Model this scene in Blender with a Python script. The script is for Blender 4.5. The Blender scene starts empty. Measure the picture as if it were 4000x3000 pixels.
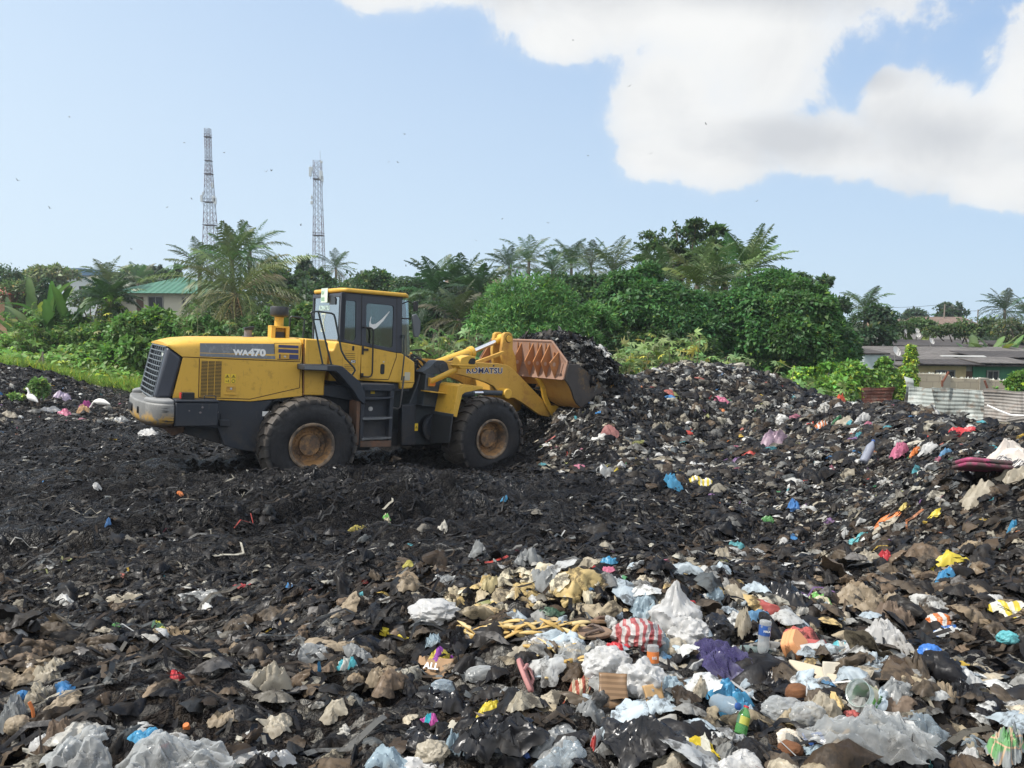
import bpy, bmesh, math, random
import numpy as np
from mathutils import Vector, Matrix, Euler
random.seed(7); RNG = np.random.default_rng(11)
R = math.radians
SC = bpy.context.scene
COL = SC.collection
PI = math.pi

# ---------------------------------------------------------------- object helpers
def link(o, parent=None):
    COL.objects.link(o)
    if parent is not None: o.parent = parent
    return o
def tag(o, label, cat, group=None, kind=None):
    if label: o['label'] = label
    if cat: o['category'] = cat
    if group: o['group'] = group
    if kind: o['kind'] = kind
    return o
def empty(name, loc=(0,0,0), rot=(0,0,0), label=None, cat=None, group=None):
    o = bpy.data.objects.new(name, None); link(o); o.location = loc; o.rotation_euler = rot
    o.empty_display_size = .2
    return tag(o, label, cat, group)
def mesh_np(name, V, F, mat, parent=None, col=None, smooth=False, loc=None):
    """V (n,3) array, F (m,k) int array of tris or quads"""
    me = bpy.data.meshes.new(name)
    V = np.ascontiguousarray(V, dtype=np.float32); F = np.ascontiguousarray(F, dtype=np.int32)
    m, k = F.shape
    me.vertices.add(len(V)); me.vertices.foreach_set('co', V.ravel())
    me.loops.add(m*k); me.loops.foreach_set('vertex_index', F.ravel())
    me.polygons.add(m); me.polygons.foreach_set('loop_start', np.arange(0, m*k, k, dtype=np.int32))
    me.update(calc_edges=True)
    if col is not None:
        a = me.color_attributes.new('Col', 'FLOAT_COLOR', 'POINT')
        c = np.ones((len(V),4), dtype=np.float32); c[:,:col.shape[1]] = col
        a.data.foreach_set('color', c.ravel())
    if smooth: me.polygons.foreach_set('use_smooth', np.ones(m, dtype=bool))
    if mat is not None: me.materials.append(mat)
    o = bpy.data.objects.new(name, me); link(o, parent)
    if loc is not None: o.location = loc
    return o

class MB:
    """collects simple shapes for one mesh"""
    def __init__(s, off=(0,0,0)): s.v=[]; s.f=[]; s.off=off
    def add(s, vs, fs):
        n=len(s.v); s.v += [(p[0]+s.off[0],p[1]+s.off[1],p[2]+s.off[2]) for p in vs]; s.f += [tuple(i+n for i in f) for f in fs]; return s
    def box(s, x0,x1,y0,y1,z0,z1, M=None):
        vs=[(x,y,z) for x in (x0,x1) for y in (y0,y1) for z in (z0,z1)]
        if M is not None: vs=[tuple(M@Vector(p)) for p in vs]
        return s.add(vs,[(0,1,3,2),(4,6,7,5),(0,4,5,1),(2,3,7,6),(0,2,6,4),(1,5,7,3)])
    def prism(s, out, y0, y1, plane='xz'):
        n=len(out)
        def P(a,b,t):
            return (a,t,b) if plane=='xz' else ((a,b,t) if plane=='xy' else (t,a,b))
        vs=[P(a,b,y0) for a,b in out]+[P(a,b,y1) for a,b in out]
        return s.add(vs,[tuple(range(n-1,-1,-1)),tuple(range(n,2*n))]+[(i,(i+1)%n,n+(i+1)%n,n+i) for i in range(n)])
    def tube(s, pts, r, n=8, caps=True, r1=None):
        pts=[Vector(p) for p in pts]; m=len(pts); vs=[]; prev=None
        for i,p in enumerate(pts):
            t=((pts[min(i+1,m-1)]-p).normalized()+(p-pts[max(i-1,0)]).normalized())
            if t.length<1e-6: t=pts[-1]-pts[0]
            t.normalize()
            if prev is None:
                a=t.orthogonal().normalized()
            else:
                a=(prev-t*prev.dot(t)); a=a.normalized() if a.length>1e-5 else t.orthogonal().normalized()
            prev=a; b=t.cross(a)
            rr = r if r1 is None else r+(r1-r)*i/max(1,m-1)
            if isinstance(r,(list,tuple)): rr=r[i]
            vs += [tuple(p+a*rr*math.cos(2*PI*k/n)+b*rr*math.sin(2*PI*k/n)) for k in range(n)]
        fs=[(i*n+k,i*n+(k+1)%n,(i+1)*n+(k+1)%n,(i+1)*n+k) for i in range(m-1) for k in range(n)]
        if caps: fs += [tuple(range(n-1,-1,-1)), tuple((m-1)*n+k for k in range(n))]
        return s.add(vs,fs)
    def lathe(s, prof, n=32, axis='y', c=(0,0,0), closed=False):
        """prof: list of (r,h)"""
        vs=[]
        for r,h in prof:
            for k in range(n):
                a=2*PI*k/n; p=(r*math.cos(a),r*math.sin(a))
                v=(p[0],h,p[1]) if axis=='y' else ((p[0],p[1],h) if axis=='z' else (h,p[0],p[1]))
                vs.append((v[0]+c[0],v[1]+c[1],v[2]+c[2]))
        m=len(prof); fs=[(i*n+k,i*n+(k+1)%n,(i+1)*n+(k+1)%n,(i+1)*n+k) for i in range(m-1) for k in range(n)]
        if closed: fs += [((m-1)*n+k,(m-1)*n+(k+1)%n,(k+1)%n,k) for k in range(n)]
        else: fs += [tuple(range(n-1,-1,-1)), tuple((m-1)*n+k for k in range(n))]
        return s.add(vs,fs)
    def ring(s, outer, inner, y0, y1, N=40):
        """plate in xz with a window hole; outer and inner are convex-ish polygons"""
        cx=sum(p[0] for p in inner)/len(inner); cz=sum(p[1] for p in inner)/len(inner)
        angs=sorted(set([math.atan2(p[1]-cz,p[0]-cx) for p in outer]+[math.atan2(p[1]-cz,p[0]-cx) for p in inner]))
        def hit(poly,a):
            d=(math.cos(a),math.sin(a)); best=None
            for i in range(len(poly)):
                p=poly[i]; q=poly[(i+1)%len(poly)]; ex,ez=q[0]-p[0],q[1]-p[1]
                den=d[0]*ez-d[1]*ex
                if abs(den)<1e-9: continue
                t=((p[0]-cx)*ez-(p[1]-cz)*ex)/den; u=((p[0]-cx)*d[1]-(p[1]-cz)*d[0])/den
                if t>0 and -1e-6<=u<=1+1e-6 and (best is None or t<best): best=t
            return (cx+d[0]*best, cz+d[1]*best)
        O=[hit(outer,a) for a in angs]; I=[hit(inner,a) for a in angs]; n=len(angs)
        vs=[(p[0],y0,p[1]) for p in O]+[(p[0],y0,p[1]) for p in I]+[(p[0],y1,p[1]) for p in O]+[(p[0],y1,p[1]) for p in I]
        fs=[]
        for i in range(n):
            j=(i+1)%n
            fs += [(i,j,n+j,n+i),(2*n+i,3*n+i,3*n+j,2*n+j),(i,2*n+i,2*n+j,j),(n+i,n+j,3*n+j,3*n+i)]
        return s.add(vs,fs)
    def build(s, name, mat, parent=None, bevel=0, seg=2, smooth=True, ang=35, loc=None):
        me=bpy.data.meshes.new(name); me.from_pydata(s.v,[],s.f)
        bm=bmesh.new(); bm.from_mesh(me); bmesh.ops.recalc_face_normals(bm, faces=bm.faces); bm.to_mesh(me); bm.free()
        if smooth:
            me.shade_smooth(); me.set_sharp_from_angle(angle=R(ang))
        if mat: me.materials.append(mat)
        o=bpy.data.objects.new(name,me); link(o,parent)
        if bevel:
            b=o.modifiers.new('Bevel','BEVEL'); b.width=bevel; b.segments=seg; b.limit_method='ANGLE'; b.angle_limit=R(40); b.harden_normals=False
        if loc is not None: o.location=loc
        return o
def rrect(x0,x1,z0,z1,r,n=4):
    out=[]
    for cx,cz,a0 in ((x1-r,z1-r,0),(x0+r,z1-r,90),(x0+r,z0+r,180),(x1-r,z0+r,270)):
        for i in range(n+1):
            a=R(a0+90*i/n); out.append((cx+r*math.cos(a),cz+r*math.sin(a)))
    return out
def rpoly(pts, r, n=3):
    """polygon with rounded corners"""
    out=[]; m=len(pts)
    for i in range(m):
        p=Vector(pts[i]); a=Vector(pts[i-1])-p; b=Vector(pts[(i+1)%m])-p
        k=min(r,a.length*.45,b.length*.45); A=p+a.normalized()*k; B=p+b.normalized()*k
        for j in range(n+1):
            t=j/n; q=A*(1-t)**2+p*2*t*(1-t)+B*t*t; out.append((q.x,q.y))
    return out
def text_mesh(name, s, size, mat, parent, M, bold=.0, ext=.002, align='LEFT', shear=0, sx=1, spacing=1):
    cu=bpy.data.curves.new(name,'FONT'); cu.body=s; cu.size=size; cu.offset=bold; cu.extrude=ext; cu.align_x=align; cu.shear=shear; cu.space_character=spacing; cu.resolution_u=3
    tmp=bpy.data.objects.new('tmp',cu); COL.objects.link(tmp)
    dg=bpy.context.evaluated_depsgraph_get(); dg.update()
    me=bpy.data.meshes.new_from_object(tmp.evaluated_get(dg)); bpy.data.objects.remove(tmp); bpy.data.curves.remove(cu)
    me.name=name
    me.transform(Matrix.Diagonal((sx,1,1,1))); me.transform(M)
    me.materials.clear(); me.materials.append(mat)
    o=bpy.data.objects.new(name,me); link(o,parent); return o

# ---------------------------------------------------------------- noise (numpy gradient noise)
_perm=np.random.default_rng(3).permutation(256); _perm=np.concatenate([_perm,_perm,_perm])
_g3=np.random.default_rng(4).normal(size=(256,3)); _g3/=np.linalg.norm(_g3,axis=1)[:,None]
def noise3(P):
    P=np.asarray(P,dtype=np.float64); I=np.floor(P).astype(int); f=P-I; I&=255
    u=f*f*f*(f*(f*6-15)+10); out=0
    for dx in (0,1):
        for dy in (0,1):
            for dz in (0,1):
                h=_perm[_perm[_perm[I[...,0]+dx]+I[...,1]+dy]+I[...,2]+dz]
                g=_g3[h]; d=f-np.array([dx,dy,dz]); w=np.where(dx,u[...,0],1-u[...,0])*np.where(dy,u[...,1],1-u[...,1])*np.where(dz,u[...,2],1-u[...,2])
                out=out+w*(g*d).sum(-1)
    return out*1.6
def fbm(P,o=4,lac=2.03,g=.5):
    P=np.asarray(P,dtype=np.float64); a=1; s=0
    for i in range(o): s=s+a*noise3(P+i*17.3); P=P*lac; a*=g
    return s
def ridged(P,o=3,g=.5):
    P=np.asarray(P,dtype=np.float64); a=1; s=0
    for i in range(o): s=s+a*(1-2*np.abs(noise3(P+i*9.1))); P=P*2.1; a*=g
    return s

# ---------------------------------------------------------------- materials
class NT:
    def __init__(s, name):
        s.m=bpy.data.materials.new(name); s.m.use_nodes=True; s.t=s.m.node_tree; s.n=s.t.nodes; s.l=s.t.links
        s.b=s.n['Principled BSDF']; s.o=s.n['Material Output']; s._tc=None
    def new(s, ty, **k):
        n=s.n.new(ty)
        for a,v in k.items(): setattr(n,a,v)
        return n
    def put(s, sock, v):
        if v is None: return
        if hasattr(v,'is_output') or isinstance(v,bpy.types.NodeSocket): s.l.new(v,sock)
        else:
            if isinstance(v,(tuple,list)) and len(v)==3 and sock.type=='RGBA': v=(*v,1)
            sock.default_value=v
    def obj(s):
        if s._tc is None: s._tc=s.new('ShaderNodeTexCoord')
        return s._tc.outputs['Object']
    def pos(s): return s.new('ShaderNodeNewGeometry').outputs['Position']
    def noise(s, scale, vec=None, detail=4, rough=.55, dist=0, stretch=None):
        vec = vec or s.obj()
        if stretch:
            mp=s.new('ShaderNodeMapping'); mp.inputs['Scale'].default_value=stretch; s.l.new(vec,mp.inputs['Vector']); vec=mp.outputs[0]
        n=s.new('ShaderNodeTexNoise'); n.inputs['Scale'].default_value=scale; n.inputs['Detail'].default_value=detail; n.inputs['Roughness'].default_value=rough; n.inputs['Distortion'].default_value=dist
        s.l.new(vec,n.inputs['Vector']); return n.outputs['Fac']
    def ramp(s, fac, a, b, va=0., vb=1.):
        n=s.new('ShaderNodeMapRange'); s.put(n.inputs[0],fac); n.inputs[1].default_value=a; n.inputs[2].default_value=b; n.inputs[3].default_value=va; n.inputs[4].default_value=vb; n.interpolation_type='SMOOTHSTEP'; return n.outputs[0]
    def math(s, op, a, b=None, clamp=False):
        n=s.new('ShaderNodeMath', operation=op); s.put(n.inputs[0],a); s.put(n.inputs[1],b); n.use_clamp=clamp; return n.outputs[0]
    def mix(s, fac, a, b, mode='MIX'):
        n=s.new('ShaderNodeMix', data_type='RGBA', blend_type=mode); s.put(n.inputs[0],fac); s.put(n.inputs[6],a); s.put(n.inputs[7],b); return n.outputs[2]
    def attr(s, name='Col'):
        n=s.new('ShaderNodeVertexColor'); n.layer_name=name; return n.outputs['Color']
    def bump(s, h, strength=.3, dist=.01):
        n=s.new('ShaderNodeBump'); n.inputs['Strength'].default_value=strength; n.inputs['Distance'].default_value=dist; s.l.new(h,n.inputs['Height']); s.l.new(n.outputs[0],s.b.inputs['Normal']); return n.outputs[0]
    def fin(s, col=None, rough=None, metal=None, spec=None):
        s.put(s.b.inputs['Base Color'],col); s.put(s.b.inputs['Roughness'],rough); s.put(s.b.inputs['Metallic'],metal); s.put(s.b.inputs['Specular IOR Level'],spec); return s.m
    def translucent(s, col, fac):
        t=s.new('ShaderNodeBsdfTranslucent'); s.put(t.inputs['Color'],col); x=s.new('ShaderNodeMixShader'); s.put(x.inputs[0],fac)
        s.l.new(s.b.outputs[0],x.inputs[1]); s.l.new(t.outputs[0],x.inputs[2]); s.l.new(x.outputs[0],s.o.inputs['Surface']); return x
MATS={}
def plain(name, col, rough=.6, metal=0, var=.15, scale=6, spec=.5):
    if name in MATS: return MATS[name]
    n=NT(name); f=n.noise(scale); c=n.mix(f,tuple(x*(1-var) for x in col),tuple(min(1,x*(1+var)) for x in col))
    MATS[name]=n.fin(c,rough,metal,spec); return MATS[name]
def painted(name, col, dirt=(.05,.04,.03), amount=.35, rough=.38, scale=2.2, rust=0, rustcol=(.25,.09,.025)):
    """worn paint: faint fading, grime in patches, small scratches"""
    n=NT(name); a=n.noise(.9,detail=3); b=n.noise(scale*4,detail=6,rough=.7); c=n.noise(28,detail=2,stretch=(1,1,.15))
    base=n.mix(a,tuple(x*.92 for x in col),tuple(min(1,x*1.06) for x in col))
    g=n.math('MULTIPLY',n.ramp(b,.52,.78),amount)
    base=n.mix(g,base,dirt)
    s=n.math('MULTIPLY',n.ramp(c,.60,.8),amount*.7); base=n.mix(s,base,dirt)
    d=n.noise(60,detail=2); base=n.mix(n.math('MULTIPLY',n.ramp(d,.68,.74),amount*.8),base,dirt)
    h=n.new('ShaderNodeSeparateXYZ'); n.l.new(n.obj(),h.inputs[0]); m2=n.noise(3.3,detail=6,rough=.75); low=n.math('MULTIPLY',n.ramp(n.math('ADD',h.outputs[2],n.math('MULTIPLY',m2,1.2)),2.1,1.3),min(1,amount*1.3)); base=n.mix(n.math('MULTIPLY',low,n.ramp(m2,.40,.6)),base,(.06,.05,.042))
    if rust:
        r=n.noise(scale*1.3,detail=8,rough=.75); base=n.mix(n.math('MULTIPLY',n.ramp(r,.5,.66),rust),base,rustcol)
    rr=n.ramp(b,.3,.8,rough,min(1,rough+.35)); n.bump(b,.08,.01)
    return n.fin(base,rr)
# ---------------------------------------------------------------- camera, sun, sky
CAM_H=2.7
cam=bpy.data.cameras.new('camera'); cam.sensor_width=36; cam.lens=27.0; cam.clip_end=6000; cam.clip_start=.05
co=bpy.data.objects.new('camera',cam); link(co); co.location=(0,0,CAM_H)
co.rotation_euler=(Matrix.Rotation(R(90-4.8),3,'X') @ Matrix.Rotation(.00625,3,'Z')).to_euler()
SC.camera=co
SUN_AZ=R(-102); SUN_EL=R(52)      # azimuth clockwise from +Y
sd=Vector((math.sin(SUN_AZ)*math.cos(SUN_EL), math.cos(SUN_AZ)*math.cos(SUN_EL), math.sin(SUN_EL)))
sl=bpy.data.lights.new('sun','SUN'); sl.energy=4.0; sl.angle=R(.6); sl.color=(1,.95,.88)
so=bpy.data.objects.new('sun',sl); link(so); so.rotation_euler=(-sd).to_track_quat('-Z','Y').to_euler(); so.location=(-20,10,30)
SC.view_settings.view_transform='Standard'; SC.view_settings.look='None'; SC.view_settings.exposure=0.42; SC.view_settings.gamma=1
w=bpy.data.worlds.new('World'); SC.world=w; w.use_nodes=True
def build_sky():
    t=w.node_tree; n=t.nodes; l=t.links; n.clear()
    out=n.new('ShaderNodeOutputWorld'); bg=n.new('ShaderNodeBackground'); l.new(bg.outputs[0],out.inputs[0]); bg.inputs[1].default_value=.12
    sky=n.new('ShaderNodeTexSky'); sky.sky_type='NISHITA'; sky.sun_disc=False; sky.sun_elevation=SUN_EL; sky.sun_rotation=SUN_AZ
    sky.air_density=1.0; sky.dust_density=1.6; sky.ozone_density=1.2; sky.altitude=0
    tc=n.new('ShaderNodeTexCoord'); sep=n.new('ShaderNodeSeparateXYZ'); l.new(tc.outputs['Generated'],sep.inputs[0])
    def M(op,a,b=None,c=None,clamp=False):
        x=n.new('ShaderNodeMath'); x.operation=op; x.use_clamp=clamp
        for i,v in enumerate((a,b,c)):
            if v is None: continue
            if isinstance(v,(int,float)): x.inputs[i].default_value=v
            else: l.new(v,x.inputs[i])
        return x.outputs[0]
    def MR(v,a,b,c=0,d=1,smooth=True):
        x=n.new('ShaderNodeMapRange'); l.new(v,x.inputs[0]); x.interpolation_type='SMOOTHSTEP' if smooth else 'LINEAR'
        for i,q in enumerate((a,b,c,d)): x.inputs[1+i].default_value=q
        return x.outputs[0]
    ay=M('MAXIMUM',M('ABSOLUTE',sep.outputs[1]),.06)
    u=M('DIVIDE',sep.outputs[0],ay); v=M('DIVIDE',sep.outputs[2],ay)
    uv=n.new('ShaderNodeCombineXYZ'); l.new(u,uv.inputs[0]); l.new(v,uv.inputs[1])
    def noise(scale,detail,rough,seed,sx=1,sy=1,dist=0):
        mp=n.new('ShaderNodeMapping'); mp.inputs['Location'].default_value=(seed,seed*.7,seed*.3); mp.inputs['Scale'].default_value=(sx,sy,1); l.new(uv.outputs[0],mp.inputs[0])
        x=n.new('ShaderNodeTexNoise'); x.inputs['Scale'].default_value=scale; x.inputs['Detail'].default_value=detail; x.inputs['Roughness'].default_value=rough; x.inputs['Distortion'].default_value=dist
        l.new(mp.outputs[0],x.inputs['Vector']); return x.outputs['Fac']
    def ell(px,py,rx,ry,rot=0):
        """soft blob in direction space: 1 at centre, 0 at rim"""
        mp=n.new('ShaderNodeMapping'); mp.vector_type='TEXTURE'; mp.inputs['Location'].default_value=((px-2000)/3000,(1250-py)/3000,0)
        mp.inputs['Rotation'].default_value=(0,0,R(rot)); mp.inputs['Scale'].default_value=(rx/3000,ry/3000,1); l.new(uv.outputs[0],mp.inputs[0])
        x=n.new('ShaderNodeVectorMath'); x.operation='LENGTH'; l.new(mp.outputs[0],x.inputs[0])
        return M('SUBTRACT',1.0,x.outputs['Value'])
    def union(bl,k=.25):
        a=bl[0]
        for b in bl[1:]: a=M('SMOOTH_MAX',a,b,k)
        return a
    # outline of the clouds
    cl=[ell(1750,-60,520,190,-4),ell(2250,0,560,300,0),ell(2900,40,760,330,8),ell(3330,-60,520,180,12),
        ell(1470,-10,230,120),ell(2150,190,190,130),ell(2620,400,260,260,20),ell(2860,330,420,330,25),ell(2990,230,270,250,30),
        ell(2560,620,170,110,15),ell(2800,570,360,190,10),ell(3200,580,460,150,-6),ell(3640,560,430,250,-8),ell(3420,430,110,160),
        ell(3980,420,240,330),ell(3850,700,330,150,-5),ell(4300,500,420,380),ell(650,-60,130,90),ell(4600,-100,500,200)]
    d=union(cl,.3)
    n1=noise(3.2,9,.62,3.1,dist=.25); n2=noise(7.5,10,.62,7.7,dist=.5)
    n0=noise(1.7,4,.5,21.7,dist=.3)
    dd=M('ADD',M('MINIMUM',d,.6),M('ADD',M('MULTIPLY',M('SUBTRACT',n1,.5),1.5),M('ADD',M('MULTIPLY',M('SUBTRACT',n2,.5),1.25),M('MULTIPLY',M('SUBTRACT',n0,.5),.6))))
    mask=M('ADD',M('MULTIPLY',MR(dd,.06,.26),.72),M('MULTIPLY',MR(dd,-.16,.62),.28))
    # grey undersides and thick parts of the clouds
    gr=union([ell(2150,-40,620,130,-3),ell(3000,20,600,90,0),ell(3650,540,380,120,-6),ell(3100,560,380,90,0),ell(3350,330,120,60)],.25)
    n3=noise(3.6,8,.58,12.3,sy=1.5,dist=.35)
    gg=M('ADD',M('MULTIPLY',M('MAXIMUM',gr,-.35),.55),M('ADD',M('MULTIPLY',M('SUBTRACT',n3,.5),1.5),M('MULTIPLY',M('SUBTRACT',n2,.5),.7)))
    grey=MR(gg,-.42,.62)
    ccol=n.new('ShaderNodeMix'); ccol.data_type='RGBA'; l.new(grey,ccol.inputs[0]); ccol.inputs[6].default_value=(6.1,6.1,6.0,1); ccol.inputs[7].default_value=(4.2,4.3,4.45,1)
    # pale blue air: the measured sky of this hazy morning laid over the physical one
    el=MR(sep.outputs[2],0,.5,0,1,False); az=MR(u,-.75,.75,0,1,False)
    hz=n.new('ShaderNodeMix'); hz.data_type='RGBA'; l.new(el,hz.inputs[0]); hz.inputs[6].default_value=(3.95,5.15,6.3,1); hz.inputs[7].default_value=(1.1,2.3,4.7,1)
    wl=n.new('ShaderNodeMix'); wl.data_type='RGBA'; l.new(M('MULTIPLY',M('SUBTRACT',1.0,az),.62),wl.inputs[0]); l.new(hz.outputs[2],wl.inputs[6]); wl.inputs[7].default_value=(5.2,6.1,6.75,1)
    base=n.new('ShaderNodeMix'); base.data_type='RGBA'; base.inputs[0].default_value=.9; l.new(sky.outputs[0],base.inputs[6]); l.new(wl.outputs[2],base.inputs[7])
    fin=n.new('ShaderNodeMix'); fin.data_type='RGBA'; l.new(M('MULTIPLY',mask,MR(sep.outputs[2],.02,.1)),fin.inputs[0]); l.new(base.outputs[2],fin.inputs[6]); l.new(ccol.outputs[2],fin.inputs[7])
    # unseen bright broken cloud added overhead and behind the camera to lift ambient light
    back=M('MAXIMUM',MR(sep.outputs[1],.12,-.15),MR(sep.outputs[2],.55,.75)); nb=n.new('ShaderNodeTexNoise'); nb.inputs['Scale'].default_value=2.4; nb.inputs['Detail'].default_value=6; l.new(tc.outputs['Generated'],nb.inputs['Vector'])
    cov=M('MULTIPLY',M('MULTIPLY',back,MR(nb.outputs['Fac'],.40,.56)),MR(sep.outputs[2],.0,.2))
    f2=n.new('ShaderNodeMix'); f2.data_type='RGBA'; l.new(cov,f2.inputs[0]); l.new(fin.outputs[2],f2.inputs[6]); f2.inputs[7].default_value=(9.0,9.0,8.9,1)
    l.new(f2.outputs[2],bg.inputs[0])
build_sky()

# ---------------------------------------------------------------- terrain (surveyed points -> smooth surface -> lumps)
CP=np.array([
 (-3,-5,.8),(3,-5,.8),(0,-2,.85),(-6,-2,.6),(7,-2,.8),(0,1.3,.9),(-2.2,1.5,.85),(2.5,1.5,.92),
 (-2,2.7,.88),(0,2.7,.95),(2,2.7,.95),(-1.5,3.05,.95),(-2.6,3.7,.97),(-2.95,4.0,.9),(-2.1,4.7,.5),(-3.6,5.2,.42),(-5,4,.4),(-1.4,4.2,.85),(-.77,4.6,.93),(.47,4.7,1.02),(1.3,4.9,.97),
 (0,3.5,.92),(1.2,3.6,.92),(-.9,3.6,.85),(2.2,3.6,.86),
 (0,6.2,.6),(-1.2,6.2,.5),(1.6,6.3,.55),(-1.25,7.5,.42),(.6,7.6,.4),(-1.7,10,.2),(.4,10,.2),(-.8,12.3,.1),(-3.7,6.5,.42),(-6.6,10.5,.1),(-4.3,10.8,.15),(-4.2,12.4,.02),(-9,7,.1),
 (-9.6,17,.15),(-13,19.5,.15),(-10.3,22,.1),(-13.9,22,1.05),(-16,21.5,1.15),(-12.2,22.3,.3),(-12,24,.45),(-10.4,23.6,.55),(-9.3,23.4,.6),(-13,24.5,.4),(-7,18,.05),(-4,16,.0),(-14,27.5,1.0),(-10,28.2,1.05),(-6,28.5,.7),(-18,27,1.0),(-10.5,25,.5),(-8,25,.35),
 (.5,14.9,-.02),(-.3,13.9,-.27),(-.9,13.2,-.12),(-2,14,-.1),(-.5,17,.1),(1.47,15.5,.38),(2.1,15.6,.72),(2.0,16.4,1.05),(2.4,17.1,1.25),(1.9,18.1,1.3),(1.0,19.2,.9),(.4,17.2,.25),(2.6,18.5,1.08),(3.8,19,1.40),(5.85,19.5,1.42),(6.84,19,1.05),(7,17.5,.78),(7.6,16.5,.70),(7.65,15,1.0),(7.5,13.5,.92),(7.35,12,1.02),(6.8,10.5,1.08),(6.6,9,1.12),(9,15.3,.25),(8.7,13.6,.5),(8.6,12,.7),(8.3,10.5,.8),
 (2.67,16,.35),(4.95,16.5,.5),(2.2,13.3,.05),(4.27,12.8,.15),(6.3,14.5,.5),(1.9,9.6,.15),(3.6,9,.15),(4.9,9.8,.42),(3.4,7.8,.2),(2.07,7.3,.32),
 (5.07,8,1.12),(4.4,7.5,.83),(3.5,6.2,.73),(3.9,5.8,.8),(2.6,5.6,.65),(2.8,4.7,.76),(1.8,4.2,.82),(4.5,4,.9),(6,6,1.1),
 (11,12,.7),(12,18,-.4),(10,22,-.5),(5,23,0),(9,19.5,.1),(2,22,.1),(0,26,-.2),(8,28,-.7),(16,28,-1),(0,34,-.8),(-8,34,-.2),(-16,34,0),(8,34,-1),(16,10,.3),(16,2,.5),(-12,2,.2),(-14,12,.1),(-20,18,.3)],dtype=float)
def _U(r2): return np.where(r2>1e-9, r2*np.log(r2+1e-12)*.5, 0)
def tps_fit(C, lam=.02):
    n=len(C); d=((C[:,None,:2]-C[None,:,:2])**2).sum(-1); K=_U(d)+lam*np.eye(n); Pm=np.c_[np.ones(n),C[:,:2]]
    A=np.block([[K,Pm],[Pm.T,np.zeros((3,3))]]); return np.linalg.solve(A,np.r_[C[:,2],0,0,0])
_W=tps_fit(CP)
def tps(x,y):
    s=x.shape; q=np.c_[x.ravel(),y.ravel()]; out=np.empty(len(q))
    for i in range(0,len(q),40000):
        c=q[i:i+40000]; d=((c[:,None]-CP[None,:,:2])**2).sum(-1); out[i:i+40000]=_U(d)@_W[:len(CP)]+_W[len(CP)]+c@_W[len(CP)+1:]
    return out.reshape(s)
def axis(stops):
    a=[]
    for (p,q,st) in stops: a += list(np.arange(p,q-1e-6,st))
    a.append(stops[-1][1]); return np.array(a)
XS=axis([(-26,-10,.16),(-10,-4,.07),(-4,4,.04),(4,10,.07),(10,26,.16)]); YS=axis([(-6,1.5,.25),(1.5,6,.033),(6,12,.05),(12,20,.07),(20,38,.14)])
GX,GY=np.meshgrid(XS,YS)
_base=tps(GX,GY)
HEAD=R(34); ch,sh=math.cos(HEAD),math.sin(HEAD)
AL=GX*ch+GY*sh; AC=-GX*sh+GY*ch           # along / across the wheel tracks
def terr_detail():
    P=np.stack([GX,GY,np.zeros_like(GX)],-1)
    amp=np.clip(1-(GY-23)/4,0,1)
    h=.10*fbm(P*.8,3)+.055*ridged(P*2.2,3)+.03*fbm(P*6,3)+.020*ridged(P*11,3,.6)+.018*ridged(np.stack([AL*3.2,AC*10,0*AL],-1),3,.6)
    # churned ruts behind and before the wheels
    zone=np.exp(-((GX+3.2)/5)**2-((GY-10.8)/3.0)**2)
    wob=.5*fbm(P*.5+5,2); rut=np.sin((AC+wob)*2*PI/1.15)
    h=h+zone*(.13*rut+.06*ridged(P*np.array([1,1,1])*3+9,2))
    # two compacted wheel lanes with pressed-up berms
    for a0 in (8.55,10.65):
        dlt=np.abs(AC-a0-.25*noise3(np.stack([AL*.3,0*AL+a0,0*AL],-1))); fade=np.clip((14-GY)/2.5,0,1)*np.clip((2.2-GX)/1.5,0,1)
        lane=np.clip(1.25-dlt/.36,0,1); h=h*(1-.75*lane*fade)-fade*lane*(.11+.014*np.sign(np.sin(AL*2*PI/.34+2.0*np.abs(AC-a0)*6)))+fade*.10*np.exp(-((dlt-.56)/.15)**2)*(1+.8*noise3(P*2.5))
    # wheel print left in front of the machine (herring-bone lugs)
    z2=np.exp(-((GX+.5)/2.6)**2-((GY-8.8)/1.4)**2)
    h=h+z2*.035*np.sin(AL*2*PI/.32+2.2*np.sin(AC*2.2))
    return h*amp
GZ=_base+terr_detail()
edge=np.minimum.reduce([GX+26,26-GX,GY+6,38-GY]); GZ=np.where(edge<4, GZ*np.clip(edge/4,0,1)+(-1.6)*(1-np.clip(edge/4,0,1)), GZ)
def in_lane(x,y):
    al=x*ch+y*sh; ac=-x*sh+y*ch; r=np.zeros(len(x),bool)
    for a0 in (8.55,10.65): r|=(np.abs(ac-a0-.25*noise3(np.stack([al*.3,0*al+a0,0*al],-1)))<.34)
    return r&(x<1.6)&(y<13)
def hgt(x,y):
    x=np.asarray(x,float); y=np.asarray(y,float)
    i=np.clip(np.searchsorted(XS,x)-1,0,len(XS)-2); j=np.clip(np.searchsorted(YS,y)-1,0,len(YS)-2)
    fx=np.clip((x-XS[i])/(XS[i+1]-XS[i]),0,1); fy=np.clip((y-YS[j])/(YS[j+1]-YS[j]),0,1)
    z=GZ[j,i]*(1-fx)*(1-fy)+GZ[j,i+1]*fx*(1-fy)+GZ[j+1,i]*(1-fx)*fy+GZ[j+1,i+1]*fx*fy
    return z
def slope(x,y,e=.15):
    return (hgt(x+e,y)-hgt(x-e,y))/(2*e),(hgt(x,y+e)-hgt(x,y-e))/(2*e)
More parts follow.
